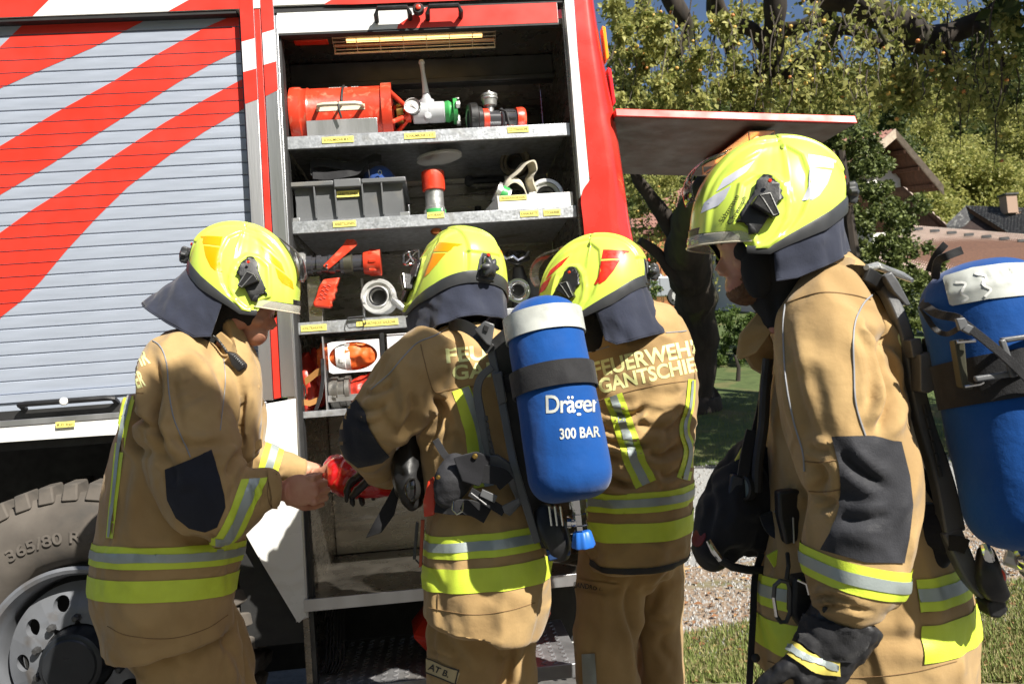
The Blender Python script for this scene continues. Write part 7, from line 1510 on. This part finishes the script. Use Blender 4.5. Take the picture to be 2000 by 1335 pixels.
def cloud(regs):
    """regs: (px, py, rx, ry, depth0, depth1, number, clumps)"""
    out = []
    for px, py, rx, ry, d0, d1, n, k in regs:
        cl_ = [(px+rx*nr_.uniform(-1, 1)*.85, py+ry*nr_.uniform(-1, 1)*.85, nr_.uniform(d0, d1)) for _ in range(k)]
        for c in cl_:
            c0 = D(*c); m_ = max(1, int(n/k)); rad = .5*(rx+ry)/FOC*c[2]/max(1, k**.5)*1.1
            q = nr_.normal(size=(m_, 3))*rad*.42*nr_.uniform(.6, 1.4); q[:, 2] -= np.abs(q[:, 2])*.2
            for z in q: out.append((c0.x+z[0], c0.y+z[1], c0.z+z[2]))
    return out
# ---------------------------------------------------------------- old apple tree behind the flap
tb0 = GP(1345, 800)
AT = thing('apple_tree', 'old fruit tree with thick mossy trunk and drooping branches behind the raised flap', 'tree', tb0)
def limb(pts, w, par, name='limb', n=12):
    Q = catm([(*p, w_) for p, w_ in zip(pts, w)], 5); m = MB(); cs = [D(q[0], q[1], q[2]) for q in Q]
    cs = [c+V(noise.noise(c*3)*.06, noise.noise(c*3+V(9, 0, 0))*.06, noise.noise(c*3+V(0, 9, 0))*.05)*(q[3]/60+.2) for c, q in zip(cs, Q)]
    m.tube(cs, [q[3]*q[2]/FOC/2*(1+.25*noise.noise(c*4)) for q, c in zip(Q, cs)], n); return m.build(name, M_bark, par, smooth=True, auto=0)
dt = (tb0-CAM).dot(FW); print('trunk', dt, tb0)
tr = limb([(1345, 830, dt), (1350, 770, dt), (1355, 700, dt-.2), (1358, 600, dt-.4), (1352, 520, dt-.8), (1350, 450, dt-1.2), (1385, 360, dt-1.6), (1440, 270, 12.4), (1480, 190, 12), (1505, 110, 11.5), (1512, 40, 11), (1518, -40, 10.8)], [120, 96, 86, 82, 84, 80, 64, 58, 52, 46, 44, 40], AT, 'trunk', 16)
for pts, w in (([(1350, 520, dt-1), (1310, 440, dt-1), (1265, 380, dt-1.2), (1235, 330, dt-1.4)], [50, 38, 28, 18]), ([(1340, 560, dt-.9), (1290, 500, dt-.9), (1250, 470, dt-1)], [34, 24, 16]),
               ([(1480, 190, 12), (1540, 150, 11.6), (1590, 105, 11.2), (1640, 60, 11), (1690, 20, 10.6), (1720, -30, 10.5)], [38, 36, 32, 30, 28, 26]),
               ([(1500, 60, 11.4), (1560, 55, 11), (1610, 30, 10.8), (1650, -20, 10.6)], [24, 26, 26, 24]),
               ([(1590, -30, 10), (1690, 10, 10), (1760, 45, 10), (1800, 75, 10), (1840, 80, 10), (1890, 50, 10), (1940, 20, 10), (1990, -20, 10)], [60, 58, 56, 62, 52, 36, 28, 24]),
               ([(1640, 60, 10.6), (1690, 70, 10.5), (1730, 88, 10.4), (1770, 80, 10.2), (1800, 72, 10)], [18, 18, 16, 20, 26]),
               ([(1800, 75, 10), (1830, 95, 10), (1860, 130, 10), (1885, 170, 10), (1890, 220, 10)], [30, 22, 14, 9, 5]), ([(1880, 50, 10), (1925, 60, 9.8), (1955, 110, 9.8), (1962, 180, 9.8)], [22, 14, 9, 5]),
               ([(1505, 110, 11.5), (1470, 60, 11.2), (1420, 40, 11.2), (1390, -20, 11)], [26, 24, 26, 24]), ([(1300, -20, 11.5), (1330, 30, 11.5), (1340, 70, 11.6), (1325, 110, 11.6)], [36, 34, 26, 14]), ([(1395, -20, 12), (1400, 40, 12.4), (1430, 100, 12.6), (1440, 150, 12.8)], [30, 26, 20, 12]),
               ([(1700, 10, 10), (1720, 60, 9.8), (1745, 120, 9.6), (1750, 200, 9.5)], [16, 10, 7, 4])):
    limb(pts, w, AT)
# hanging twigs
m = MB(); tips = []
for k in range(210):
    if k < 80: px, py, d = rng.uniform(1200, 1560), rng.uniform(-30, 120), rng.uniform(10, 12.5)
    elif k < 190: px, py, d = rng.uniform(1540, 1990), rng.uniform(-30, 150), rng.uniform(8.5, 11)
    else: px, py, d = rng.uniform(1200, 1400), rng.uniform(330, 450), rng.uniform(13, 15)
    L_ = rng.uniform(50, 190 if px > 1850 or px < 1550 else 110); dx = rng.uniform(-25, 25); Q = catm([(px, py, d), (px+dx*.6+rng.uniform(-12, 12), py+L_*.35, d), (px+dx, py+L_*.7, d-.1), (px+dx+rng.uniform(-10, 10), py+L_, d-.15)], 3)
    if rng.random() < .8: m.tube([D(*q) for q in Q], [.011*(1-i/len(Q)*.7) for i in range(len(Q))], 4, cap=False)
    tips += [tuple(q) for q in Q[2:]]
tw = m.build('twigs', M_twig, AT); tw['kind'] = 'stuff'
pts = cloud([(1250, 70, 75, 120, 9.5, 12, 3900, 30), (1370, 110, 80, 100, 10, 12.5, 2500, 22), (1290, 180, 100, 35, 9.5, 12, 2400, 26), (1450, 170, 60, 50, 10.5, 12, 1200, 16), (1570, 140, 60, 70, 11, 13, 1300, 20), (1620, 180, 80, 40, 11, 13, 1400, 20), (1700, 150, 110, 50, 9.5, 11.5, 1300, 15), (1680, 60, 110, 40, 11, 12.5, 700, 16), (1800, 160, 100, 50, 9, 11, 800, 10), (1900, 160, 80, 80, 8.5, 10.5, 700, 20), (1970, 60, 40, 80, 9, 11, 500, 12), (1850, 20, 130, 30, 10, 12, 500, 10), (1500, 40, 80, 50, 11.5, 13.5, 800, 12), (1270, 400, 60, 60, 13, 15, 1300, 18), (1240, 500, 40, 50, 13, 15, 500, 8)])
for t_ in tips:
    for _ in range(2):
        c = D(*t_[:3]); pts.append((c.x+nr_.normal()*.06, c.y+nr_.normal()*.06, c.z+nr_.normal()*.07))
leaves_obj('leaves', pts, .085, M_leafA, AT)
m = MB(); ap = nr_.choice(len(pts), 420, replace=False)
for k in ap:
    c = V(*pts[k]); blob(m, c, .026, .026, .025, n=4)
a_ = m.build('apples', mat('yellow_apple', (.62, .5, .1), .4, col2=(.55, .2, .06), vs=2), AT, smooth=True, auto=0); a_['kind'] = 'stuff'
# ---------------------------------------------------------------- dark bushy tree in front of the house
def tree(name, lab, base, regs, size, mm, trunk_h=2, tw_=.12, group=None, kind_leaf='stuff', hang=.3):
    t = thing(name, lab, 'tree' if 'tree' in name else name.split('_')[-1], base, group); base = Vector(base)
    m = MB(); m.tube([base-Z0*.1, base+Z0*trunk_h*.5+V(.05, 0, 0), base+Z0*trunk_h], [tw_, tw_*.8, tw_*.5], 8); m.build('trunk', M_bark, t, smooth=True); leaves_obj('leaves', cloud(regs), size, mm, t, hang=hang); return t
b_ = GP(1690, 790); 
tree('plum_tree', 'dense dark leafed tree just right of the upraised flap, shading the white house wall', b_, [(1690, 360, 70, 60, 16, 18.5, 5200, 30), (1660, 300, 55, 50, 16, 18.5, 3000, 20), (1700, 300, 30, 40, 16, 18, 1500, 12), (1700, 450, 80, 60, 15.5, 18, 5200, 30), (1720, 530, 70, 40, 15.5, 17.5, 3200, 20), (1640, 420, 50, 70, 16, 18, 2600, 18), (1790, 400, 24, 20, 16, 17, 300, 6), (1680, 580, 110, 40, 16, 18, 2600, 18), (1765, 450, 36, 40, 16, 17, 900, 12), (1790, 520, 60, 50, 15.5, 17, 2600, 20), (1730, 600, 90, 40, 15.5, 17, 2400, 18)], .095, leafmat('plum_leaf', (.035, .055, .014), (.20, .24, .07), .3), 4, .14)
tree('hedge', 'clipped green hedge between the thick trunk and the rightmost firefighter', GP(1440, 745), [(1440, 655, 48, 60, 17, 18.5, 5200, 34), (1400, 690, 30, 40, 17.5, 18.5, 1800, 14), (1520, 660, 60, 60, 17, 18.5, 2600, 20)], .07, M_leafD, .5, .05)
tree('hedge', 'low hedge stub left of the thick trunk, in front of the parked car', GP(1290, 740), [(1290, 625, 40, 22, 19, 20, 2200, 16), (1270, 570, 20, 22, 19, 20, 500, 8)], .07, M_leafD, .5, .05)
# ---------------------------------------------------------------- hillside wood: individual trees
protos = []
for k in range(5):
    r2 = np.random.RandomState(40+k); n = 7800; pts2 = []
    kind = k
    for c in range(52):
        a = r2.uniform(0, 6.28); hh = r2.uniform(.1, 1); 
        rr = (1-hh)*.30 if kind == 4 else .36*math.sin(max(.12, min(1, 1.15-hh))*math.pi*.62); cx, cy_, cz_ = rr*math.cos(a), rr*math.sin(a), hh
        q = r2.normal(size=(n//52, 3))*(.05 if kind != 4 else .035)+np.array([cx, cy_, cz_]); pts2.append(q)
    protos.append(leaves_obj('leaves', np.concatenate(pts2), .036 if kind != 4 else .03, M_leafB if kind in (0, 1, 2) else M_leafC, None, mesh_only=True, hang=.2))
trm = MB(); trm.tube([(0, 0, -.05), (0, 0, .4), (0, 0, .8)], [.022, .016, .006], 6); trunk_me = None
kinds = ['rounded pale green tree', 'broad sunlit yellow green tree', 'loose light green tree', 'dark olive tree', 'pointed dark conifer']
cnt = {}
for k in range(210):
    row = k/210; y = 52+row**1.15*130; px = rng.uniform(1150, 2060); x = (D(px, 400, 1)-CAM).x/((D(px, 400, 1)-CAM).y)*(y-CAM.y)+rng.uniform(-2, 2); z = hgt(x, y)
    kd = rng.choice((0, 1, 2, 0, 1, 2, 3, 3, 4)); t = bpy.data.objects.new('hillside_tree', None); COL.objects.link(t); t.empty_display_size = .1; t.location = (x, y, z); s = rng.uniform(6, 11)*(1.0 if kd < 4 else 1.25); t.scale = (s*rng.uniform(.85, 1.15), s*rng.uniform(.85, 1.15), s*(1 if kd < 4 else 1.2)); t.rotation_euler.z = rng.uniform(0, 6.28)
    t['label'] = kinds[kd]+' in the wood on the far hillside'; t['category'] = 'tree'; t['group'] = kinds[kd]+'s on the wooded hillside'
    c = bpy.data.objects.new('crown', protos[kd]); COL.objects.link(c); c.parent = t; c['kind'] = 'stuff'
    if trunk_me is None: tq = trm.build('trunk', M_bark, t); trunk_me = tq.data
    else: tq = bpy.data.objects.new('trunk', trunk_me); COL.objects.link(tq); tq.parent = t
    if tq.parent.type == 'EMPTY': tq.matrix_parent_inverse = Matrix.Identity(4)
# mountain, its distance haze put into the rock colour as a blue tint
NX, NY = 60, 24; g = np.zeros((NY, NX, 3))
for i in range(NY):
    for j in range(NX):
        x = 150+1500*j/(NX-1); y = 900+500*i/(NY-1); s = i/(NY-1); rid = 310+.45*(x-500)+45*noise.noise(V(x*.006, 1, 0)); g[i, j] = (x, y, -10+rid*math.sin(s*math.pi/2)**1.2+26*noise.noise(V(x*.012, y*.012, 3))+12*noise.noise(V(x*.04, y*.04, 3)))
me = grid_mesh(g, 'mountain', False); me.materials.append(mat('haze_tinted_rock', (.20, .22, .29), .9, col2=(.12, .14, .18), vs=.02, bump=1, bs=.1)); o = bpy.data.objects.new('mountain', me); COL.objects.link(o); o['kind'] = 'structure'
# ---------------------------------------------------------------- houses
M_plaster = mat('white_plaster', (.75, .73, .68), .9, var=.08, vs=1); M_wood = mat('brown_timber', (.12, .055, .03), .8, var=.35, vs=3, stretch=(6, 6, .5)); M_rooft = mat('reddish_roof_tile', (.27, .13, .10), .85, var=.35, vs=5, dirt=(.13, .1, .09), ds=1.5)
M_rt2 = mat('faded_roof_tile', (.36, .28, .235), .85, var=.22, vs=4, dirt=(.3, .25, .22), ds=1); M_slate = mat('dark_slate', (.085, .085, .09), .8, var=.3, vs=5, dirt=(.3, .3, .28), ds=7)
def tiles(par, A, B, C, D_, nu, nv, mm, lift=.03, w=.9):
    """tiled roof face between eave A-B and ridge D-C: rows of overlapping tiles; rows are parts"""
    A, B, C, D_ = map(Vector, (A, B, C, D_)); nn = (B-A).cross(D_-A).normalized()
    if nn.z < 0: nn = -nn
    for j in range(nv):
        a, b = A.lerp(D_, j/nv), B.lerp(C, j/nv); a2, b2 = A.lerp(D_, (j+1.15)/nv), B.lerp(C, (j+1.15)/nv); m = MB()
        for i in range(nu):
            p0, p1, q0, q1 = a.lerp(b, i/nu), a.lerp(b, (i+w)/nu), a2.lerp(b2, i/nu), a2.lerp(b2, (i+w)/nu); l = nn*lift; mid = (p0+p1)/2+nn*lift*1.8; mid2 = (q0+q1)/2+nn*lift*.8
            m.add([p0+nn*.01, mid, p1+nn*.01, q1, mid2, q0], [(0, 1, 4, 5), (1, 2, 3, 4), (0, 1, 2)])
        o = m.build('tile_row', mm, par); o['kind'] = 'stuff'
# main house: gable towards the right, roof slope falling to the left
d0 = 30.0
ridge = D(1745, 262, d0); ridgeB = D(1420, 322, d0+9); eaveR = D(1838, 372, d0-1); eaveRb = eaveR+(ridgeB-ridge); eaveL = D(1530, 445, d0-3.0); eaveLb = D(1200, 455, d0+6)
HZ = thing('gabled_house', 'white alpine house with brown timber eaves behind the dark leafed tree', 'house', V(ridge.x-1, ridge.y+4, 0))
m = MB(); th_ = Z0*.14; m.hexa([eaveL, ridge, ridgeB, eaveLb, eaveL+th_, ridge+th_, ridgeB+th_, eaveLb+th_]); m.build('roof_slab', M_wood, HZ)
m = MB(); m.hexa([ridge+X0*.002, eaveR, eaveRb, ridgeB+X0*.002, ridge+th_+X0*.002, eaveR+th_, eaveRb+th_, ridgeB+th_]); m.build('roof_slab', M_wood, HZ)
tiles(HZ, eaveL+th_*1.05, eaveLb+th_*1.05, ridgeB+th_*1.05, ridge+th_*1.05, 44, 20, M_rooft, .05); tiles(HZ, eaveR+th_*1.05, eaveRb+th_*1.05, ridgeB+th_*1.05, ridge+th_*1.05, 30, 10, M_rooft, .05)
bd_ = (eaveR-ridge); m = MB(); off_ = (ridge-ridgeB).normalized()*.06; m.prism([ridge+off_-Z0*.16, ridge+off_+Z0*.18, eaveR+off_+Z0*.18, eaveR+off_-Z0*.16], off_); m.build('barge_board', mat('weathered_board', (.42, .34, .26), .8, var=.3, vs=6), HZ); m = MB(); m.prism([ridge+off_-Z0*.16, ridge+off_+Z0*.18, eaveL+off_+Z0*.18, eaveL+off_-Z0*.16], off_); m.build('barge_board', MATS['weathered_board'], HZ)
inw = (ridgeB-ridge).normalized()*1.2
wr_, wl_ = ridge.lerp(eaveR, .72)+inw, ridge.lerp(eaveL, .85)+inw; tp = ridge+inw-Z0*.02
m = MB(); m.prism([V(wl_.x, wl_.y, 0), V(wr_.x, wr_.y, 0), wr_-Z0*.05, tp, wl_-Z0*.05], (ridgeB-ridge).normalized()*.3); m.build('gable_wall', M_plaster, HZ)
m = MB(); a, b = wl_+(ridgeB-ridge)*.86, wl_.copy(); m.prism([V(a.x, a.y, 0), V(b.x, b.y, 0), b-Z0*.1, a-Z0*.1], (wr_-wl_).normalized()*.3); m.build('side_wall', M_plaster, HZ)
m = MB(); m.prism([tp-Z0*.1-inw*.03, wr_.lerp(tp, .25)-inw*.03, wl_.lerp(tp, .25)-inw*.03], -inw*.04); m.build('gable_boarding', M_wood, HZ)
for f in (.25, .55, .85):
    m = MB(); p = ridge.lerp(eaveR, f)-Z0*.14; m.tube([p, p+inw], .09, 4); m.build('rafter_end', M_wood, HZ)
wc_ = D(1788, 440, d0-.5)
m = MB(); m.box(wc_, (.6, .1, .9)); m.build('window', mat('window_glass', (.05, .06, .07), .1), HZ)
# lower roof edge beneath it
LR = thing('lean_to_roof', 'narrow lower roof edge with brown boards beneath the white gable', 'roof', D(1815, 420, 27))
a, b = D(1765, 372, 28), D(1850, 448, 27); bk = (ridgeB-ridge).normalized()*5; m = MB(); m.hexa([a, b, b+bk, a+bk, a+Z0*.12, b+Z0*.12, b+bk+Z0*.12, a+bk+Z0*.12]); m.build('roof_slab', M_wood, LR); tiles(LR, a+Z0*.13, b+Z0*.13, b+bk+Z0*.13, a+bk+Z0*.13, 8, 8, M_rt2, .04)
m = MB(); m.prism([D(1770, 380, 28), D(1848, 455, 27), D(1820, 520, 27), D(1765, 520, 28)], bk*.1); m.build('end_wall', M_wood, LR)
# long tiled roof
LT = thing('long_tiled_roof', 'long low building with faded pinkish roof tiles behind the blue cylinder', 'building', D(1920, 520, 24))
rA, rB = D(1770, 440, 27), D(2150, 470, 25); eA, eB = D(1690, 500, 21.5), D(2120, 640, 17.5)
tiles(LT, eA, eB, rB, rA, 90, 24, M_rt2, .028); m = MB(); m.hexa([eA-Z0*.2, eB-Z0*.2, rB-Z0*.2, rA-Z0*.2, eA-Z0*.03, eB-Z0*.03, rB-Z0*.03, rA-Z0*.03]); m.build('roof_slab', M_wood, LT)
m = MB(); i0 = (rA-eA).normalized()*.8; m.prism([V((eA+i0).x, (eA+i0).y, 0), V((eB+i0).x, (eB+i0).y, 0), eB+i0-Z0*.1, eA+i0-Z0*.1], V(0, .3, 0)); m.build('front_wall', M_plaster, LT)
for k in range(9):
    m = MB(); p = eA.lerp(eB, .1+k*.09).lerp(rA.lerp(rB, .1+k*.09), .82); m.box(p+Z0*.1, (.3, .04, .08)); m.build('snow_guard', M_dsteel, LT)
# dark slate house
SH2 = thing('slate_roof_house', 'dark slate roofed barn with gable and two small chimneys at the right edge', 'barn', D(1930, 450, 42))
rg, rg2 = D(1886, 402, 42), D(2150, 412, 40); el, er = D(1846, 440, 42), D(1972, 456, 40); er2 = er+(rg2-rg)*1.0
tiles(SH2, er, er2, rg2, rg, 40, 14, M_slate, .04); m = MB(); m.hexa([er-Z0*.25, er2-Z0*.25, rg2-Z0*.25, rg-Z0*.25, er-Z0*.02, er2-Z0*.02, rg2-Z0*.02, rg-Z0*.02]); m.build('roof_slab', M_wood, SH2)
bk2 = (rg2-rg); m = MB(); m.hexa([el-Z0*.25, rg-Z0*.25, rg+bk2-Z0*.25, el+bk2-Z0*.25, el, rg-Z0*.001, rg+bk2-Z0*.001, el+bk2]); m.build('roof_slab', M_slate, SH2)
ii = bk2.normalized()*.5; m = MB(); m.prism([el+ii-Z0*.2, V((el+ii).x, (el+ii).y, 0), V((er+ii).x, (er+ii).y, 0), er+ii-Z0*.2, rg+ii-Z0*.2], bk2.normalized()*.3); m.build('gable_wall', mat('dark_timber', (.05, .03, .025), .8, var=.3, vs=3), SH2)
for px, py, s_ in ((1970, 400, .55), (1986, 432, .3)):
    p = D(px, py, 41); m = MB(); m.box(p, (s_, s_, .9)); ch = m.build('chimney', mat('chimney_render', (.35, .24, .18), .9), SH2); m = MB(); m.box(p+Z0*.5, (s_*1.25, s_*1.25, .08)); m.build('chimney_cap', M_dsteel, ch)
# orange timber shed and parked car, glimpsed left of the trunk
SD = thing('timber_shed', 'orange brown timber shed glimpsed left of the thick tree trunk', 'shed', D(1275, 560, 26)*1)
p = D(1255, 560, 31); SD.location = (p.x, p.y, 3.6); 
for k in range(9):
    m = MB(); m.box((p.x-1.2+k*.3, p.y, 4.9), (.27, .06, 3.4)); m.build('board', mat('orange_timber', (.38, .15, .05), .75, var=.3, vs=4), SD)
m = MB(); m.box((p.x, p.y+1, 6.7), (3.4, 2.6, .12)); m.build('shed_roof', M_rooft, SD); m = MB(); m.box((p.x+.35, p.y-.05, 5.2), (.35, .05, .6)); m.build('window', MATS['window_glass'], SD)
CA = thing('parked_car', 'silver car parked left of the thick tree trunk, half hidden by the hedge', 'car', V(0, 0, 0)); p = D(1235, 600, 28); CA.location = (p.x, p.y, 3.55); bx_, by_ = p.x, p.y
M_carp = mat('silver_car_paint', (.45, .48, .53), .3, metal=.6, coat=.6); zc0 = 3.55
def cprof(pts, w_, name, mm, dy=0):
    m = MB(); m.prism([V(bx_+a, by_-w_/2+dy, z+zc0) for a, z in pts], (0, w_, 0)); return m.build(name, mm, CA, bevel=.04, seg=3)
cprof([(-2.1, .35), (2.1, .35), (2.15, .8), (1.9, .95), (1.0, 1.02), (-1.7, 1.05), (-2.1, .9)], 1.75, 'body', M_carp); cprof([(-1.75, 1.05), (1.0, 1.03), (.45, 1.5), (-.2, 1.6), (-1.2, 1.58), (-1.6, 1.4)], 1.5, 'roof', M_carp)
for q in ([(-1.55, 1.1), (-.3, 1.1), (-.3, 1.5), (-1.2, 1.5), (-1.45, 1.38)], [(-.22, 1.1), (.8, 1.1), (.4, 1.44), (-.22, 1.5)]): cprof(q, .03, 'side_window', MATS['window_glass'], -.765)
for a in (-1.35, 1.35):
    m = MB(); m.lathe(V(bx_+a, by_-.9, .33+zc0), V(0, 1, 0), [(0, .2), (0, .33), (.2, .33)], 24); m.build('wheel', M_rubber, CA, smooth=True)
    m = MB(); m.lathe(V(bx_+a, by_-.905, .33+zc0), V(0, 1, 0), [(0, .05), (0, .2), (.01, .2)], 20); m.build('hubcap', M_cast, CA, smooth=True)
# ---------------------------------------------------------------- added unseen trees around the camera: skylight block, lawn shade, dappled shade on the group
OT = thing('sky_block_tree', 'wide dark crowned tree added out of view left of the viewer to cut skylight', 'tree', V(-6, -7, 0))  # added out of view, serves only to block skylight
m = MB(); m.tube([(-6, -7, -.1), (-5.9, -7, 2), (-5.6, -6.8, 4)], [.3, .25, .18], 12); m.build('trunk', M_bark, OT, smooth=True)
q = nr_.normal(size=(9000, 3)); q /= np.linalg.norm(q, axis=1, keepdims=True); q *= nr_.uniform(.3, 1, (9000, 1)); leaves_obj('leaves', q*np.array([4.2, 3.2, 2.3])+np.array([-5.6, -7.0, 5.2]), .24, M_leafC, OT)
PT = thing('lawn_shade_tree', 'dark crowned tree added out of view right of the picture to shade the lawn', 'tree', V(9.5, 5.5, 0))  # added out of view, crown placed to darken the lawn
m = MB(); m.tube([(9.5, 5.5, -.1), (9.3, 5.3, 2.5), (8.6, 4.8, 5)], [.28, .24, .15], 12); m.build('trunk', M_bark, PT, smooth=True)
q = nr_.normal(size=(9000, 3)); q /= np.linalg.norm(q, axis=1, keepdims=True); q *= nr_.uniform(0, 1, (9000, 1))**.4; leaves_obj('leaves', q*np.array([2.6, 2.8, 1.3])+np.array([8.4, 4.2, 5.6]), .20, M_leafC, PT)
ST = thing('shade_tree', 'leafy tree added out of view behind the viewer, throwing dappled shade on the group', 'tree', V(4.6, -6.5, 0))
LB = D(300, 1560, 2.2)+SUNV*6.4; ST.location = (LB.x+.3, LB.y-.2, 0)
m = MB(); m.tube([(LB.x+.3, LB.y-.2, -.1), (LB.x+.25, LB.y-.2, 1.5), (LB.x+.1, LB.y-.1, 2.6), LB], [.2, .17, .13, .08], 12); m.build('trunk', M_bark, ST, smooth=True)
def shade(target, t, rx, rz, n):  # leaf clump set up the sun line so its shade meets the target
    c = Vector(target)+SUNV*t; u = V(SUNV.y, -SUNV.x, 0).normalized(); v = SUNV.cross(u); q = nr_.normal(size=(n, 3)); q /= np.linalg.norm(q, axis=1, keepdims=True); q *= nr_.uniform(0, 1, (n, 1))**.45
    m = MB(); m.tube([LB, (LB+c)/2, c], [.07, .05, .02], 6); m.build('limb', M_bark, ST, smooth=True)
    return [tuple(c+u*a*rx+v*b*rz+SUNV*e*.35) for a, b, e in q]
pts = []
for tg, t, rx, rz, n in ((D(325, 1150, 2.1), 5.6, .24, .20, 1500), (D(395, 1020, 1.98), 5.3, .14, .10, 800), (D(575, 1000, 2.1), 5.2, .15, .08, 700), (D(300, 1270, 2.1), 5.8, .28, .16, 1200), (D(450, 1290, 2.1), 5.5, .2, .15, 900), (D(240, 1010, 2.1), 5.4, .07, .06, 200)):
    pts += shade(tg, t, rx, rz, n)
leaves_obj('leaves', pts, .10, M_leafA, ST)
